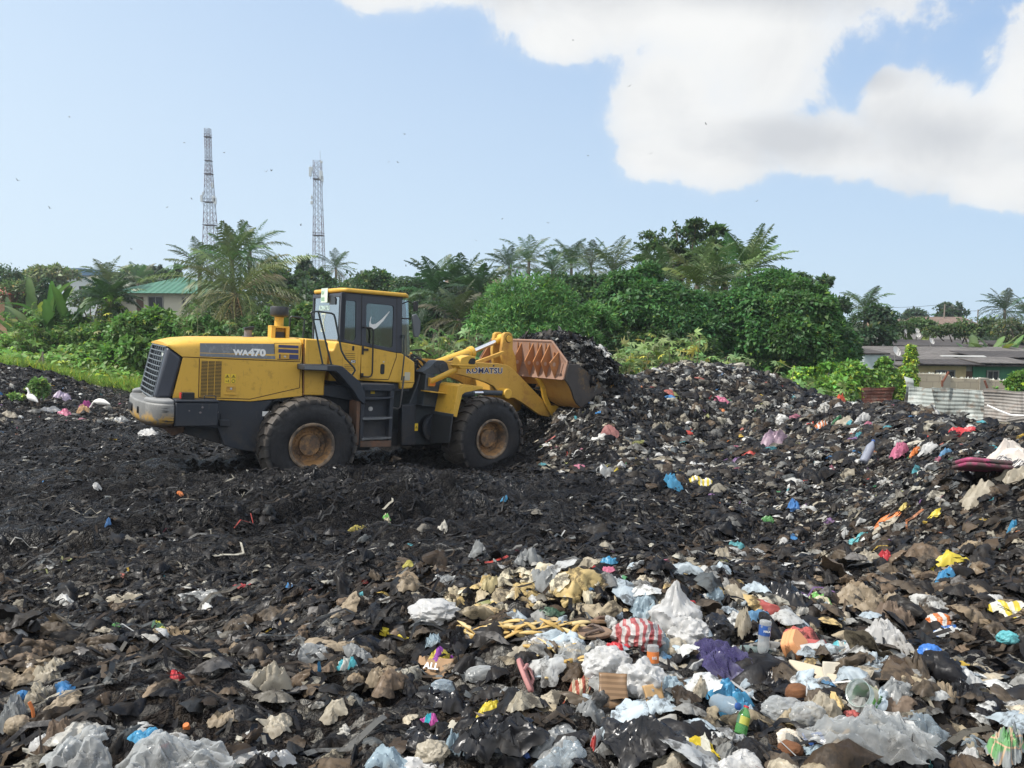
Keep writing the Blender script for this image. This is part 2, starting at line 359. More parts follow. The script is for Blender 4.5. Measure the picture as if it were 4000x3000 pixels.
# picture-to-place survey: pixel of the photograph + a guess of where it lies -> point on the terrain
_Mc=np.array(co.rotation_euler.to_matrix())
def ray(u,v):
    d=_Mc@np.array([(u-2000)/3000.,(1500-v)/3000.,-1.]); return d/d[1]
def on_ground(u,v,y0=1.8,y1=40):
    d=ray(u,v); ys=np.arange(y0,y1,.02); z=CAM_H+d[2]*ys; h=hgt(d[0]*ys,ys); k=np.argmax(z<=h)
    if not (z<=h).any(): k=len(ys)-1
    return float(d[0]*ys[k]),float(ys[k]),float(h[k])
def at(u,v,D):
    d=ray(u,v)*D; return float(d[0]),float(d[1]),float(d[2]+CAM_H)
def build_terrain():
    nx,ny=len(XS),len(YS); V=np.stack([GX,GY,GZ],-1).reshape(-1,3)
    i=np.arange(ny-1)[:,None]*nx+np.arange(nx-1)[None,:]; F=np.stack([i,i+1,i+nx+1,i+nx],-1).reshape(-1,4)
    n=NT('black_refuse_soil'); p=n.pos()
    a=n.noise(1.3,p,5); b=n.noise(9,p,8,.7); c=n.noise(40,p,6,.7); d=n.noise(.35,p,3)
    col=n.mix(n.ramp(a,.35,.65),(.0045,.0045,.006),(.010,.009,.009))
    col=n.mix(n.ramp(b,.55,.78),col,(.017,.014,.012))
    # browner, drier soil on the near banks and on the right
    sx=n.new('ShaderNodeSeparateXYZ'); n.l.new(p,sx.inputs[0])
    nearf=n.math('MULTIPLY',n.ramp(sx.outputs[1],8,3.5),n.ramp(b,.35,.65)); col=n.mix(nearf,col,(.030,.021,.015))
    fl=n.ramp(c,.66,.74); col=n.mix(n.math('MULTIPLY',fl,.5),col,(.16,.15,.14))
    # bags and rags pressed into the surface: warped cells of black, brown, grey and pale film
    wn=n.new('ShaderNodeTexNoise'); wn.inputs['Scale'].default_value=5; wn.inputs['Detail'].default_value=4; n.l.new(p,wn.inputs['Vector'])
    vm=n.new('ShaderNodeVectorMath',operation='MULTIPLY_ADD'); n.l.new(wn.outputs['Color'],vm.inputs[0]); vm.inputs[1].default_value=(.30,.30,.30); n.l.new(p,vm.inputs[2])
    def cells(sc,st):
        mp=n.new('ShaderNodeMapping'); mp.inputs['Rotation'].default_value=(0,0,.7); mp.inputs['Scale'].default_value=st; n.l.new(vm.outputs[0],mp.inputs[0])
        v=n.new('ShaderNodeTexVoronoi'); v.inputs['Scale'].default_value=sc; n.l.new(mp.outputs[0],v.inputs['Vector']); e=n.new('ShaderNodeTexVoronoi'); e.feature='DISTANCE_TO_EDGE'; e.inputs['Scale'].default_value=sc; n.l.new(mp.outputs[0],e.inputs['Vector'])
        s3=n.new('ShaderNodeSeparateColor'); n.l.new(v.outputs['Color'],s3.inputs[0]); return s3.outputs[0],s3.outputs[1],e.outputs['Distance']
    r1,g1,e1=cells(7,(1,1.9,1)); r2,g2,e2=cells(16,(1.6,1,1))
    lx=n.math('SUBTRACT',sx.outputs[0],n.math('MULTIPLY',sx.outputs[1],.22)); rich=n.math('MAXIMUM',n.ramp(n.math('ADD',lx,n.math('MULTIPLY',a,1.5)),-.6,1.6),n.math('MULTIPLY',n.ramp(sx.outputs[1],8.5,5.5),.75))
    rich=n.math('ADD',n.math('MULTIPLY',rich,.92),.06)
    for rr_,gg_,k in ((r1,g1,1.0),(r2,g2,.9)):
        col=n.mix(n.math('MULTIPLY',n.ramp(rr_,.62,.66),n.math('MULTIPLY',rich,.85*k)),col,n.mix(gg_,(.03,.022,.016),(.075,.058,.042)))
        col=n.mix(n.math('MULTIPLY',n.ramp(rr_,.80,.83),n.math('MULTIPLY',rich,.85*k)),col,n.mix(gg_,(.06,.06,.058),(.17,.165,.15)))
        col=n.mix(n.math('MULTIPLY',n.ramp(rr_,.925,.94),n.math('MULTIPLY',rich,.9*k)),col,n.mix(gg_,(.24,.22,.18),(.42,.41,.38)))
        col=n.mix(n.math('MULTIPLY',n.ramp(rr_,.22,.18),.7),col,(.006,.006,.008))
    grime=n.noise(22,p,4,.7); col=n.mix(n.math('MULTIPLY',n.ramp(grime,.45,.62),.65),col,(.007,.0065,.007))
    wr=n.noise(7,p,3,.6,2.5); wr2=n.noise(19,p,3,.6,1.5); fold=n.math('ABSOLUTE',n.math('SUBTRACT',wr,.5)); fold2=n.math('ABSOLUTE',n.math('SUBTRACT',wr2,.5))
    gf=n.ramp(n.math('ADD',sx.outputs[1],n.math('MULTIPLY',a,5)),25.5,28); col=n.mix(gf,col,(.045,.07,.018))
    hh=n.math('ADD',n.math('MULTIPLY',c,.25),n.math('ADD',n.math('MULTIPLY',b,.4),n.math('SUBTRACT',n.math('ADD',n.math('MULTIPLY',n.math('MINIMUM',e1,.12),4.5),n.math('MULTIPLY',n.math('MINIMUM',e2,.08),2.5)),n.math('ADD',n.math('MULTIPLY',fold,2.2),n.math('MULTIPLY',fold2,1.2))))); n.bump(hh,1.0,.045)
    wet=n.math('MULTIPLY',n.ramp(n.noise(.55,p,5,.6),.46,.60),n.math('SUBTRACT',1.0,n.math('MULTIPLY',rich,.8))); rgh=n.math('SUBTRACT',n.ramp(b,.35,.7,.40,.8),n.math('MULTIPLY',wet,.34)); spc=n.math('ADD',n.math('MULTIPLY',wet,.32),.12)
    m=n.fin(col,rgh,0,spc)
    o=mesh_np('ground',V,F,m,smooth=True); tag(o,'churned black waste soil with ruts and banks across the dump','ground',kind='structure')
    n=NT('far_field_soil'); p=n.pos(); col=n.mix(n.noise(.05,p,6),(.05,.07,.02),(.09,.07,.04))
    mb=MB(); mb.add([(-2500,-200,-1.5),(2500,-200,-1.5),(2500,4000,-1.5),(-2500,4000,-1.5)],[(0,1,2,3)])
    tag(mb.build('field',n.fin(col,.9),smooth=False),'flat green and brown land beyond the dump','field',kind='structure')
build_terrain()
def build_haze():
    mb=MB(); mb.box(-170,170,-15,230,-2.6,58)
    m=bpy.data.materials.new('humid_air'); m.use_nodes=True; t=m.node_tree; t.nodes.remove(t.nodes['Principled BSDF']); v=t.nodes.new('ShaderNodeVolumePrincipled'); v.inputs['Density'].default_value=.0007; v.inputs['Color'].default_value=(.86,.93,1,1); v.inputs['Anisotropy'].default_value=.3; t.links.new(v.outputs[0],t.nodes['Material Output'].inputs['Volume'])
    tag(mb.build('haze',m,smooth=False),'thin pale humid air over the whole dump','haze',kind='stuff')
build_haze()
# ---------------------------------------------------------------- wheel loader
Y_PAINT=painted('yellow_paint',(.64,.375,.046),amount=.36)
Y_WORN=painted('worn_yellow_paint',(.54,.315,.052),amount=.3,rust=.55,rustcol=(.30,.115,.03),rough=.5)
BLK=painted('dark_frame_paint',(.016,.022,.033),dirt=(.075,.065,.055),amount=.5,rough=.42)
GRY=painted('grey_frame_paint',(.045,.056,.068),dirt=(.02,.02,.02),amount=.3,rough=.4)
RUST=painted('rusty_plate',(.13,.075,.05),dirt=(.03,.025,.02),amount=.6,rough=.75,rust=.6,rustcol=(.2,.08,.035))
BUCK=painted('rusty_pink_bucket',(.27,.165,.12),dirt=(.16,.08,.05),amount=.6,rough=.7,rust=.7,rustcol=(.33,.125,.04),scale=1.6)
SEAM=plain('panel_gap',(.04,.02,.008),.8)
GLOSSBLK=plain('black_plastic',(.012,.012,.013),.35)
DKBLUE=plain('dark_blue_print',(.012,.02,.10),.4)
WHITE=plain('white_print',(.72,.72,.70),.45)
CHROME=plain('chrome_rod',(.75,.75,.76),.18,1)
RUBBER=plain('hose_rubber',(.02,.02,.02),.6)
CABDK=painted('dark_cab_paint',(.040,.046,.062),dirt=(.09,.085,.08),amount=.2,rough=.35)
STICK=plain('yellow_sticker',(.72,.50,.03),.5)
def tyre_mat():
    n=NT('muddy_tyre'); a=n.noise(3,detail=6,rough=.7); b=n.noise(14,detail=5)
    sx=n.new('ShaderNodeSeparateXYZ'); n.l.new(n.obj(),sx.inputs[0])
    col=n.mix(n.ramp(b,.4,.7),(.006,.0065,.009),(.014,.014,.016)); col=n.mix(n.math('MULTIPLY',n.ramp(a,.5,.72),.55),col,(.038,.033,.029))
    ln=n.new('ShaderNodeVectorMath',operation='LENGTH'); cb_=n.new('ShaderNodeCombineXYZ'); n.l.new(sx.outputs[0],cb_.inputs[0]); n.l.new(sx.outputs[2],cb_.inputs[2]); n.l.new(cb_.outputs[0],ln.inputs[0]); col=n.mix(n.math('MULTIPLY',n.ramp(ln.outputs['Value'],.70,.77),n.ramp(a,.30,.5)),col,(.060,.052,.045))
    n.bump(b,.35,.02); return n.fin(col,n.ramp(a,.4,.7,.5,.85))
TYRE=tyre_mat()
RIM=painted('ochre_rim',(.31,.17,.065),dirt=(.10,.065,.045),amount=.8,rough=.6,rust=.4,rustcol=(.26,.14,.07),scale=1.5)
RIMEDGE=painted('worn_rim_flange',(.26,.185,.12),dirt=(.05,.04,.03),amount=.7,rough=.65,scale=3)
def glass(name,col,refl=.35,trans=.6,rough=.03):
    n=NT(name); g=n.new('ShaderNodeBsdfGlossy'); g.inputs['Roughness'].default_value=rough; g.inputs['Color'].default_value=(.9,.95,.97,1)
    t=n.new('ShaderNodeBsdfTransparent'); t.inputs['Color'].default_value=(*col,1)
    fr=n.new('ShaderNodeFresnel'); fr.inputs[0].default_value=1.5
    x=n.new('ShaderNodeMixShader'); n.put(x.inputs[0],n.math('ADD',n.math('MULTIPLY',fr.outputs[0],.8),refl,True)); n.l.new(t.outputs[0],x.inputs[1]); n.l.new(g.outputs[0],x.inputs[2])
    n.l.new(x.outputs[0],n.o.inputs['Surface']); return n.m
GLASS=glass('tinted_cab_glass',(.42,.55,.52),.12)
GLASSR=glass('rear_cab_glass',(.55,.66,.66),.42)
ZO=.78
TH_R,PH_R,TH_F,PH_F=.559058,.0602700,.698655,.0525983
def axf(th,ph):
    f=Vector((math.cos(th)*math.cos(ph),math.sin(th)*math.cos(ph),-math.sin(ph))); l=Vector((-math.sin(th),math.cos(th),0)); return f,l,f.cross(l)
_fr,_lr,_ur=axf(TH_R,PH_R); _ff,_lf,_uf=axf(TH_F,PH_F)
_o=Vector((-4.03438,13.7555,.58707)); _piv=_o+1.725*_fr; _o2=_piv-1.725*_ff
LD=empty('wheel_loader',_o-_ur*ZO,(0,PH_R,TH_R),'large yellow articulated wheel loader with a rusty raised bucket pushing into the black refuse','wheel loader')
MWR=Matrix.Translation(_o-_ur*ZO)@Euler((0,PH_R,TH_R)).to_matrix().to_4x4()
MWF=Matrix.Translation(_o2-_uf*ZO)@Euler((0,PH_F,TH_F)).to_matrix().to_4x4()
MREL=MWR.inverted()@MWF
def P(): return MB(off=(0,0,ZO))
FRONT=[False]
def B(mb,name,mat,parent=None,bevel=0,seg=2,front=False,ang=35,label=None):
    o=mb.build(name,mat,None,bevel,seg,ang=ang)
    if front:
        o.data.transform(MREL)
    o.parent=parent or LD
    if label: o['label']=label
    return o
def TXT(name,s,size,mat,parent,X,Y,Z,front=False,bold=.01,sx=1,shear=0,spacing=1,rot=0):
    M=Matrix.Translation((X,Y,Z+ZO))@Matrix.Rotation(R(90),4,'X')@Matrix.Rotation(rot,4,'Z')
    if front: M=MREL@M
    return text_mesh(name,s,size,mat,parent,M,bold=bold,sx=sx,shear=shear,spacing=spacing)

# --- wheels
def make_wheel():
    prof=[(.36,-.27),(.40,-.295),(.50,-.315),(.62,-.315),(.70,-.30),(.755,-.275),(.775,-.22),(.785,-.1),(.785,.1),(.775,.22),(.755,.275),(.70,.30),(.62,.315),(.50,.315),(.40,.295),(.36,.27)]
    t=MB(); t.lathe(prof,72,closed=True)
    for k in range(26):
        for s in (-1,1):
            a0=2*PI*(k+(.5 if s>0 else 0))/26
            vs=[]
            for (yy,da) in ((.325,0.0),(.21,.01),(.02,.10)):
                for aa in (-.075,.075):
                    for r in ((.70 if yy>.3 else .765),.81 if yy<.3 else .775):
                        a=a0+aa+da; vs.append((r*math.cos(a),s*yy,r*math.sin(a)))
            f=[]
            for i in (0,4):
                f += [(i,i+1,i+5,i+4),(i+2,i+6,i+7,i+3),(i+1,i+3,i+7,i+5),(i,i+4,i+6,i+2)]
            f += [(0,2,3,1),(8,9,11,10)]
            t.add(vs,f)
    # mud packed between the lugs
    V=np.array(t.v); rr=np.hypot(V[:,0],V[:,2]); nn=fbm(V*5,3)*.022*np.clip((rr-.66)/.1,0,1); V[:,0]*=1+nn/np.maximum(rr,.1); V[:,2]*=1+nn/np.maximum(rr,.1); t.v=[tuple(p) for p in V]
    w=MB(); w.lathe([(.30,-.10),(.305,-.14),(.31,-.19),(.318,-.235),(.335,-.255),(.352,-.262),(.376,-.287),(.386,-.302),(.386,-.315),(.374,-.322),(.352,-.318),(.34,-.30),(.325,-.28),(.312,-.24),(.30,-.2),(.292,-.15),(.287,-.08),(.10,-.06),(.10,0.25),(.30,.25)],56)
    h=MB(); h.lathe([(.26,-.055),(.255,-.085),(.20,-.10),(.178,-.105),(.178,-.165),(.172,-.176),(.02,-.184)],44)
    for k in range(26):
        a=2*PI*k/26; c=(.222*math.cos(a),-.085,.222*math.sin(a)); h.lathe([(.0155,0),(.0155,-.03),(.011,-.036)],8,c=c)
    e=MB(); e.lathe([(.340,-.302),(.352,-.3185),(.374,-.3225),(.387,-.3155),(.387,-.3035)],56)
    return t,w,h
_t,_w,_h=make_wheel()
def flange():
    e=MB(); e.lathe([(.334,-.292),(.3505,-.3215),(.374,-.3255),(.3895,-.318),(.3895,-.300)],64)
    e.f=e.f[:-2]; return e
_e=flange()
def place_wheel(M,rotk,proto=None):
    mw=(Matrix.Translation((0,0,0)))
    if proto is None:
        wo=_w.build('wheel',RIM,LD); ty=_t.build('tyre',TYRE,wo,ang=50); hu=_h.build('hub',RIM,wo); fl=_e.build('rim_flange',RIMEDGE,wo)
        kids=[ty,hu,fl]
    else:
        wo=proto[0].copy(); COL.objects.link(wo); wo.parent=LD; kids=[]
        for k in proto[1]: c=k.copy(); COL.objects.link(c); c.parent=wo; kids.append(c)
    wo.matrix_basis=M@Matrix.Rotation(rotk,4,'Y'); return wo,kids
_pw=place_wheel(Matrix.Translation((0,-1.07,ZO)),.1)
place_wheel(MREL@Matrix.Translation((3.45,-1.07,ZO)),.33,_pw)
place_wheel(Matrix.Translation((0,1.07,ZO))@Matrix.Rotation(PI,4,'Z'),.2,_pw)
place_wheel(MREL@Matrix.Translation((3.45,1.07,ZO))@Matrix.Rotation(PI,4,'Z'),.5,_pw)

# --- rear frame
m=P(); m.prism([(-2.16,.34),(-2.10,.22),(-1.31,-.03),(-.74,-.16),(.3,-.2),(1.3,-.2),(1.3,.1),(.9,.9),(.4,1.0),(-.07,.78),(-.92,.69),(-2.1,.72)],-.70,.70)
B(m,'rear_frame',BLK,bevel=.012)
m=P(); m.prism([(-2.12,.3),(-1.42,.26),(-1.31,-.02),(-1.05,-.1),(-.74,-.15),(-.68,.55),(-.55,.72),(-.92,.695),(-2.1,.735)],-.94,-.705); m.prism([(-2.12,.3),(-1.42,.26),(-1.31,-.02),(-1.05,-.1),(-.74,-.15),(-.68,.55),(-.55,.72),(-.92,.695),(-2.1,.735)],.705,.94)
sk=B(m,'side_skirt',BLK,bevel=.012)
m=P(); m.box(-1.40,-1.24,-1.02,-.945,.30,.40); m.box(-1.38,-1.36,-.955,-.94,.40,.50); B(m,'skirt_bracket',BLK,sk,bevel=.008)
m=P(); m.prism([(-.72,.455),(-.52,.455),(-.52,.535),(-.72,.535)],-.946,-.942); st=B(m,'skirt_sticker',WHITE,sk)
m=P(); m.lathe([(.028,0),(.028,-.012),(.015,-.016)],12,c=(-1.44,-.94,.52)); B(m,'bolt',plain('pale_bolt',(.45,.45,.44),.5),sk)
# fender of the rear axle, dark wheel arch filler
m=P(); m.prism([(-.55,.70),(-.07,.80),(.35,.80),(.86,.72),(.86,.98),(.35,.99),(-.07,.84),(-.5,.74)],-.93,-.70); B(m,'wheel_arch',BLK,bevel=.01)
# --- hood
def loft(secs):
    """secs: list of (x, [(y,z)...])"""
    mb=P(); n=len(secs[0][1]); vs=[(x,y,z) for x,pr in secs for y,z in pr]
    fs=[(i*n+k,i*n+k+1,(i+1)*n+k+1,(i+1)*n+k) for i in range(len(secs)-1) for k in range(n-1)]
    fs += [tuple(range(n)), tuple((len(secs)-1)*n+k for k in range(n-1,-1,-1))]
    return mb.add(vs,fs)
def hsec(zb,zt,rnd=.10,sl=.09):
    half=[(-.955,zb),(-.955,zb+(zt-zb)*.25),(-.95+.02,zb+(zt-zb)*.6),(-.955+sl*.45,zt-rnd*.75),(-.955+sl,zt-rnd*.32),(-.955+sl*1.6,zt-rnd*.1),(-.955+sl*2.4,zt),(-.3,zt+.018)]
    return half+[(-y,z) for y,z in half[::-1]]
secs=[(-2.195,hsec(1.540,1.575,.02,.14)),(-2.10,hsec(1.475,1.612,.05,.12)),(-1.975,hsec(1.383,1.645,.08,.10)),(-1.7,hsec(1.383,1.678)),(-1.24,hsec(1.381,1.70)),(-.6,hsec(1.378,1.728)),(-.11,hsec(1.375,1.752))]
hd=B(loft(secs),'hood',Y_PAINT,ang=50)
m=P()
for s in (-1,1):
    m.prism([(-1.968,1.379),(-.11,1.372),(-.07,.80),(-.92,.697),(-2.10,.737)],s*.955,s*.90)
B(m,'side_panel',Y_PAINT,hd,bevel=.006)
m=P(); m.box(-2.02,-.08,-.89,.89,.70,1.46); B(m,'engine_bay',BLK,hd)
for s in (-1,1):
    m=P(); m.prism([(-2.195,1.535),(-1.98,1.378),(-2.112,.737),(-2.36,.737)],s*.95,s*.76); B(m,'rear_corner_panel',CABDK,hd,bevel=.05,seg=3)
# seams of the doors
def seam(path,Y=-.957,r=.0045,name='panel_gap',par=hd,mat=SEAM):
    m=P()
    for (a,b),(c,d) in zip(path[:-1],path[1:]):
        L=math.hypot(c-a,d-b); ux,uz=(c-a)/L,(d-b)/L
        m.add([(a-uz*r,Y,b+ux*r),(c-uz*r,Y,d+ux*r),(c+uz*r,Y,d-ux*r),(a+uz*r,Y,b-ux*r)],[(0,1,2,3)])
    return B(m,name,mat,par)
seam([(-1.975,1.385),(-.13,1.376)],Y=-.9585,r=.006)
seam([(-1.73,1.372),(-1.722,.755),(-.93,.735),(-.125,.935),(-.125,1.36)],r=.006)
seam([(-.055,.81),(-.085,1.76)],Y=-.962,r=.012,mat=plain('rusty_seam',(.20,.09,.03),.8))
seam([(-.555,1.395),(-.575,1.665),(-.14,1.69)],Y=-.951,r=.004)
seam([(-.52,1.405),(-.14,1.405),(-.13,1.66)],Y=-.962,r=.005)
# vent
m=P(); m.box(-1.705,-1.385,-.9585,-.954,.77,1.335); ve=B(m,'vent',GLOSSBLK,hd)
m=P()
for k in range(25): z=.785+k*.0222; m.box(-1.703,-1.387,-.9635,-.9595,z,z+.0058)
for k in (0,1,2,3): x=-1.705+k*.1045; m.box(x,x+.007,-.966,-.9586,.77,1.335)
B(m,'vent_slats',Y_PAINT,ve)
# decals
DEC=painted('grey_decal',(.15,.165,.18),dirt=(.36,.37,.38),amount=.75,rough=.5,scale=2.5)
TMP_Y=-.9625
m=P(); m.add([(-1.725,-.962,1.405),(-.55,-.962,1.405),(-.57,-.928,1.655),(-1.725,-.932,1.61)],[(0,1,2,3)]); m.add([(-1.725,-.90,1.405),(-.55,-.90,1.405),(-.57,-.90,1.655),(-1.725,-.90,1.61)],[(0,1,2,3)])
dc=B(m,'name_panel',DEC,hd)
Mt=Matrix.Translation((0,0,0))
tilt=math.atan2(.034,.25)
def TXTH(name,s,size,mat,par,X,Z,bold,sx=1,Y=-.9655):
    M=Matrix.Translation((X,Y+.0+(Z-1.405)*.136,Z+ZO))@Matrix.Rotation(R(90)-tilt,4,'X'); return text_mesh(name,s,size,mat,par,M,bold=bold,sx=sx)
TXTH('lettering','WA',.115,WHITE,dc,-1.215,1.452,.007,1.15); TXTH('lettering','470',.155,WHITE,dc,-.985,1.448,.008,1.18)
m=P()
for z0,z1 in ((1.60,1.645),(1.515,1.575),(1.418,1.492)):
    y0=-.964+(z0-1.405)*.136; y1=-.964+(z1-1.405)*.136
    x0=-.32 if z0<1.5 else -.50
    m.add([(x0,y0,z0),(-.165,y0,z0),(-.165,y1,z1),(x0,y1,z1)],[(0,1,2,3)])
m.add([(-.49,-.962,1.418),(-.455,-.962,1.418),(-.455,-.952,1.49),(-.49,-.952,1.49)],[(0,1,2,3)])
B(m,'blue_stripe',DKBLUE,hd)
def latch(x,z,y):
    m=P(); m.ring(rrect(x-.07,x+.07,z-.04,z+.04,.008),rrect(x-.058,x+.045,z-.03,z+.03,.006),y-.012,y); m.box(x-.06,x+.06,y-.003,y,z-.032,z+.032); o=B(m,'latch',Y_WORN,hd)
    m=P(); m.lathe([(.018,y-.004),(.018,y-.012),(.012,y-.018)],14,c=(x,0,z)); B(m,'latch_lock',plain('pale_bolt',(.45,.45,.44),.5),o)
latch(-1.235,.90,-.955); latch(-.395,1.452,-.9585)
m=P(); m.tube([(-1.33,-.957,.81),(-1.325,-.972,.81),(-1.16,-.972,.81),(-1.155,-.957,.81)],.008,6); B(m,'door_handle',Y_PAINT,hd)
# warning stickers
def sticker(x,z,w,h,tri,y=-.9565,par=hd,front=False):
    m=P(); m.box(x-w/2,x+w/2,y-.002,y,z-h/2,z+h/2); o=B(m,'warning_sticker',STICK,par,front=front)
    m=P()
    if tri:
        r=.43*w; a=[(x,z+r*.85),(x-r,z-r*.75),(x+r,z-r*.75)]; b=[(x,z+r*.5),(x-r*.66,z-r*.55),(x+r*.66,z-r*.55)]
        y2=y-.003; m.add([(p[0],y2,p[1]) for p in a+b],[(0,1,4,3),(1,2,5,4),(2,0,3,5)]); m.box(x-w*.07,x+w*.07,y-.004,y-.003,z-w*.16,z+w*.12)
    else:
        m.box(x-w*.3,x+w*.05,y-.004,y-.003,z-h*.12,z-h*.02); m.box(x+w*.15,x+w*.27,y-.004,y-.003,z-h*.3,z+h*.3); m.box(x-w*.3,x-w*.2,y-.004,y-.003,z-h*.02,z+h*.1)
    B(m,'sticker_symbol',GLOSSBLK,o,front=front)
sticker(-1.298,1.10,.075,.075,True); sticker(-1.203,1.10,.075,.075,True); sticker(-1.298,1.025,.075,.068,False)
m=P(); m.box(-1.24,-1.166,-.9585,-.9565,.99,1.06); ss=B(m,'warning_sticker',STICK,hd)
m=P(); m.ring([(-1.203+.028*math.cos(a),1.025+.028*math.sin(a)) for a in np.linspace(0,2*PI,12,endpoint=False)],[(-1.203+.022*math.cos(a),1.025+.022*math.sin(a)) for a in np.linspace(0,2*PI,12,endpoint=False)],-.961,-.9585); B(m,'sticker_symbol',GLOSSBLK,ss)
# grille at the back
m=P(); m.add([(-2.16,-.75,1.53),(-2.16,.75,1.53),(-2.31,.75,.737),(-2.31,-.75,.737)],[(0,1,2,3)]); m.add([(-2.05,-.75,1.53),(-2.05,.75,1.53),(-2.05,.75,.737),(-2.05,-.75,.737)],[(3,2,1,0)])
gr=B(m,'grille',GLOSSBLK)
m=P()
for k in range(11):
    t=k/10; x=-2.205-.165*t; z=1.525-.78*t; m.tube([(x+.02,-.775,z),(x,-.755,z),(x-.012,-.6,z),(x-.02,0,z),(x-.012,.6,z),(x+.02,.775,z)],.0115,6)
B(m,'grille_bar',plain('grey_bar_paint',(.11,.13,.145),.5),gr)
m=P()
for y in (-.765,-.5,-.25,0,.25,.5,.765): m.tube([(-2.18,y,1.53),(-2.345,y,.745)],.010 if abs(y)<.7 else .022,6)
B(m,'grille_upright',GRY,gr)
m=P(); m.box(-2.225,-2.16,-.70,-.56,1.27,1.45,Matrix.Translation((0,0,0))); B(m,'rear_lamp',plain('lamp_glass',(.75,.77,.76),.15),gr,bevel=.012)
# counterweight
def cw():
    o=[(-2.12,-1.32),(-2.26,-1.30),(-2.38,-1.20),(-2.47,-1.0),(-2.53,-.7),(-2.57,-.35),(-2.58,0)]; o=o+[(x,-y) for x,y in o[::-1][1:]]
    m=P(); n=len(o); lev=[(.30,.80,.86),(.35,.93,.95),(.40,.985,.985),(.45,1,1),(.64,1,1),(.675,.99,.995)]
    vs=[]
    for z,sx,sy in lev:
        for x,y in o: vs.append((-2.12+(x+2.12)*sx - (0.0),y*sy,z))
    fs=[(i*n+k,i*n+k+1,(i+1)*n+k+1,(i+1)*n+k) for i in range(len(lev)-1) for k in range(n-1)]
    fs += [tuple(range(n-1,-1,-1)),tuple((len(lev)-1)*n+k for k in range(n))]+[(i*n+n-1,i*n,(i+1)*n,(i+1)*n+n-1) for i in range(len(lev)-1)]
    m.add(vs,fs); return m
CW=NT('scraped_counterweight'); _a=CW.noise(5,detail=8,rough=.75); _b=CW.noise(16,detail=5,stretch=(.3,.3,2.2)); _s=CW.new('ShaderNodeSeparateXYZ'); CW.l.new(CW.obj(),_s.inputs[0])
_c=CW.mix(CW.ramp(_a,.42,.62),(.16,.16,.155),(.235,.235,.225)); _lowz=CW.ramp(_s.outputs[2],1.36,1.2); _c=CW.mix(CW.math('MULTIPLY',CW.ramp(_a,.44,.56),_lowz),_c,(.42,.25,.05))
_c=CW.mix(CW.math('MULTIPLY',CW.ramp(_b,.52,.6),CW.ramp(_s.outputs[0],-2.36,-2.2)),_c,(.03,.03,.032)); _c=CW.mix(CW.math('MULTIPLY',CW.ramp(_s.outputs[2],1.20,1.10),.9),_c,(.10,.06,.035)); CW.fin(_c,.6)
m=cw(); cwt=B(m,'counterweight',CW.m,bevel=.02)
m=P()
for s in (-1,1):
    m.prism([(-2.12,s*1.30),(-2.24,s*1.28),(-2.36,s*1.17),(-2.44,s*1.0),(-2.49,s*.78),(-2.40,s*.74),(-2.12,s*.78)],.66,.74,'xy')
m.prism([(-2.12,-.74),(-2.36,-.74),(-2.36,.74),(-2.12,.74)],.6,.685,'xy')
B(m,'counterweight_ledge',painted('worn_grey_ledge',(.23,.235,.235),amount=.35,rough=.55),cwt,bevel=.03,seg=3)
m=P()
for s in (-1,1): m.prism(rrect(s*.62-.035,s*.62+.035,.47,.58,.03),-2.56,-2.50,'yz')
m.prism(rrect(-.2,.2,.46,.58,.04),-2.60,-2.5,'yz')
B(m,'tow_slot',GLOSSBLK,cwt)
m=P(); m.prism([(-2.12,.33),(-2.30,.33),(-2.36,.31),(-2.14,.22),(-2.08,.13),(-1.9,.2),(-1.9,.33)],-.9,.9); B(m,'counterweight_foot',RUST,cwt,bevel=.02)
for s in (-1,1):
    m=P(); m.box(-2.11,-1.485,s*1.31,s*.95,.335,.70); bx=B(m,'battery_box',BLK,bevel=.018)
    m=P(); m.box(-2.11,-1.485,s*1.318,s*.945,.705,.745); B(m,'box_lid',BLK,bx,bevel=.012)
    m=P(); m.tube([(-1.68,s*1.2,.742),(-1.68,s*1.2,.79),(-1.665,s*1.2,.80),(-1.525,s*1.2,.80),(-1.51,s*1.2,.79),(-1.51,s*1.2,.742)],.009,6); B(m,'lid_handle',BLK,bx)
    m=P(); m.box(-1.99,-1.83,s*1.25,s*1.1,.745,.85); m.prism([(-2.02,.745),(-1.992,.745),(-1.992,.852),(-2.012,.852)],s*1.26,s*1.09); tl=B(m,'tail_lamp',GLOSSBLK,bx,bevel=.006)
    m=P(); m.box(-2.03,-2.01,s*1.24,s*1.11,.755,.845); B(m,'lamp_lens',plain('red_lens',(.45,.03,.03),.25),tl,bevel=.004)
    m=P()
    for x,z in ((-1.91,.58),(-1.75,.55),(-1.72,.63)): m.lathe([(.018 if x>-1.8 else .012,0),(.012,s*.006)],10,c=(x,s*1.31,z))
    B(m,'box_bolt',plain('dull_bolt',(.16,.14,.14),.6),bx)
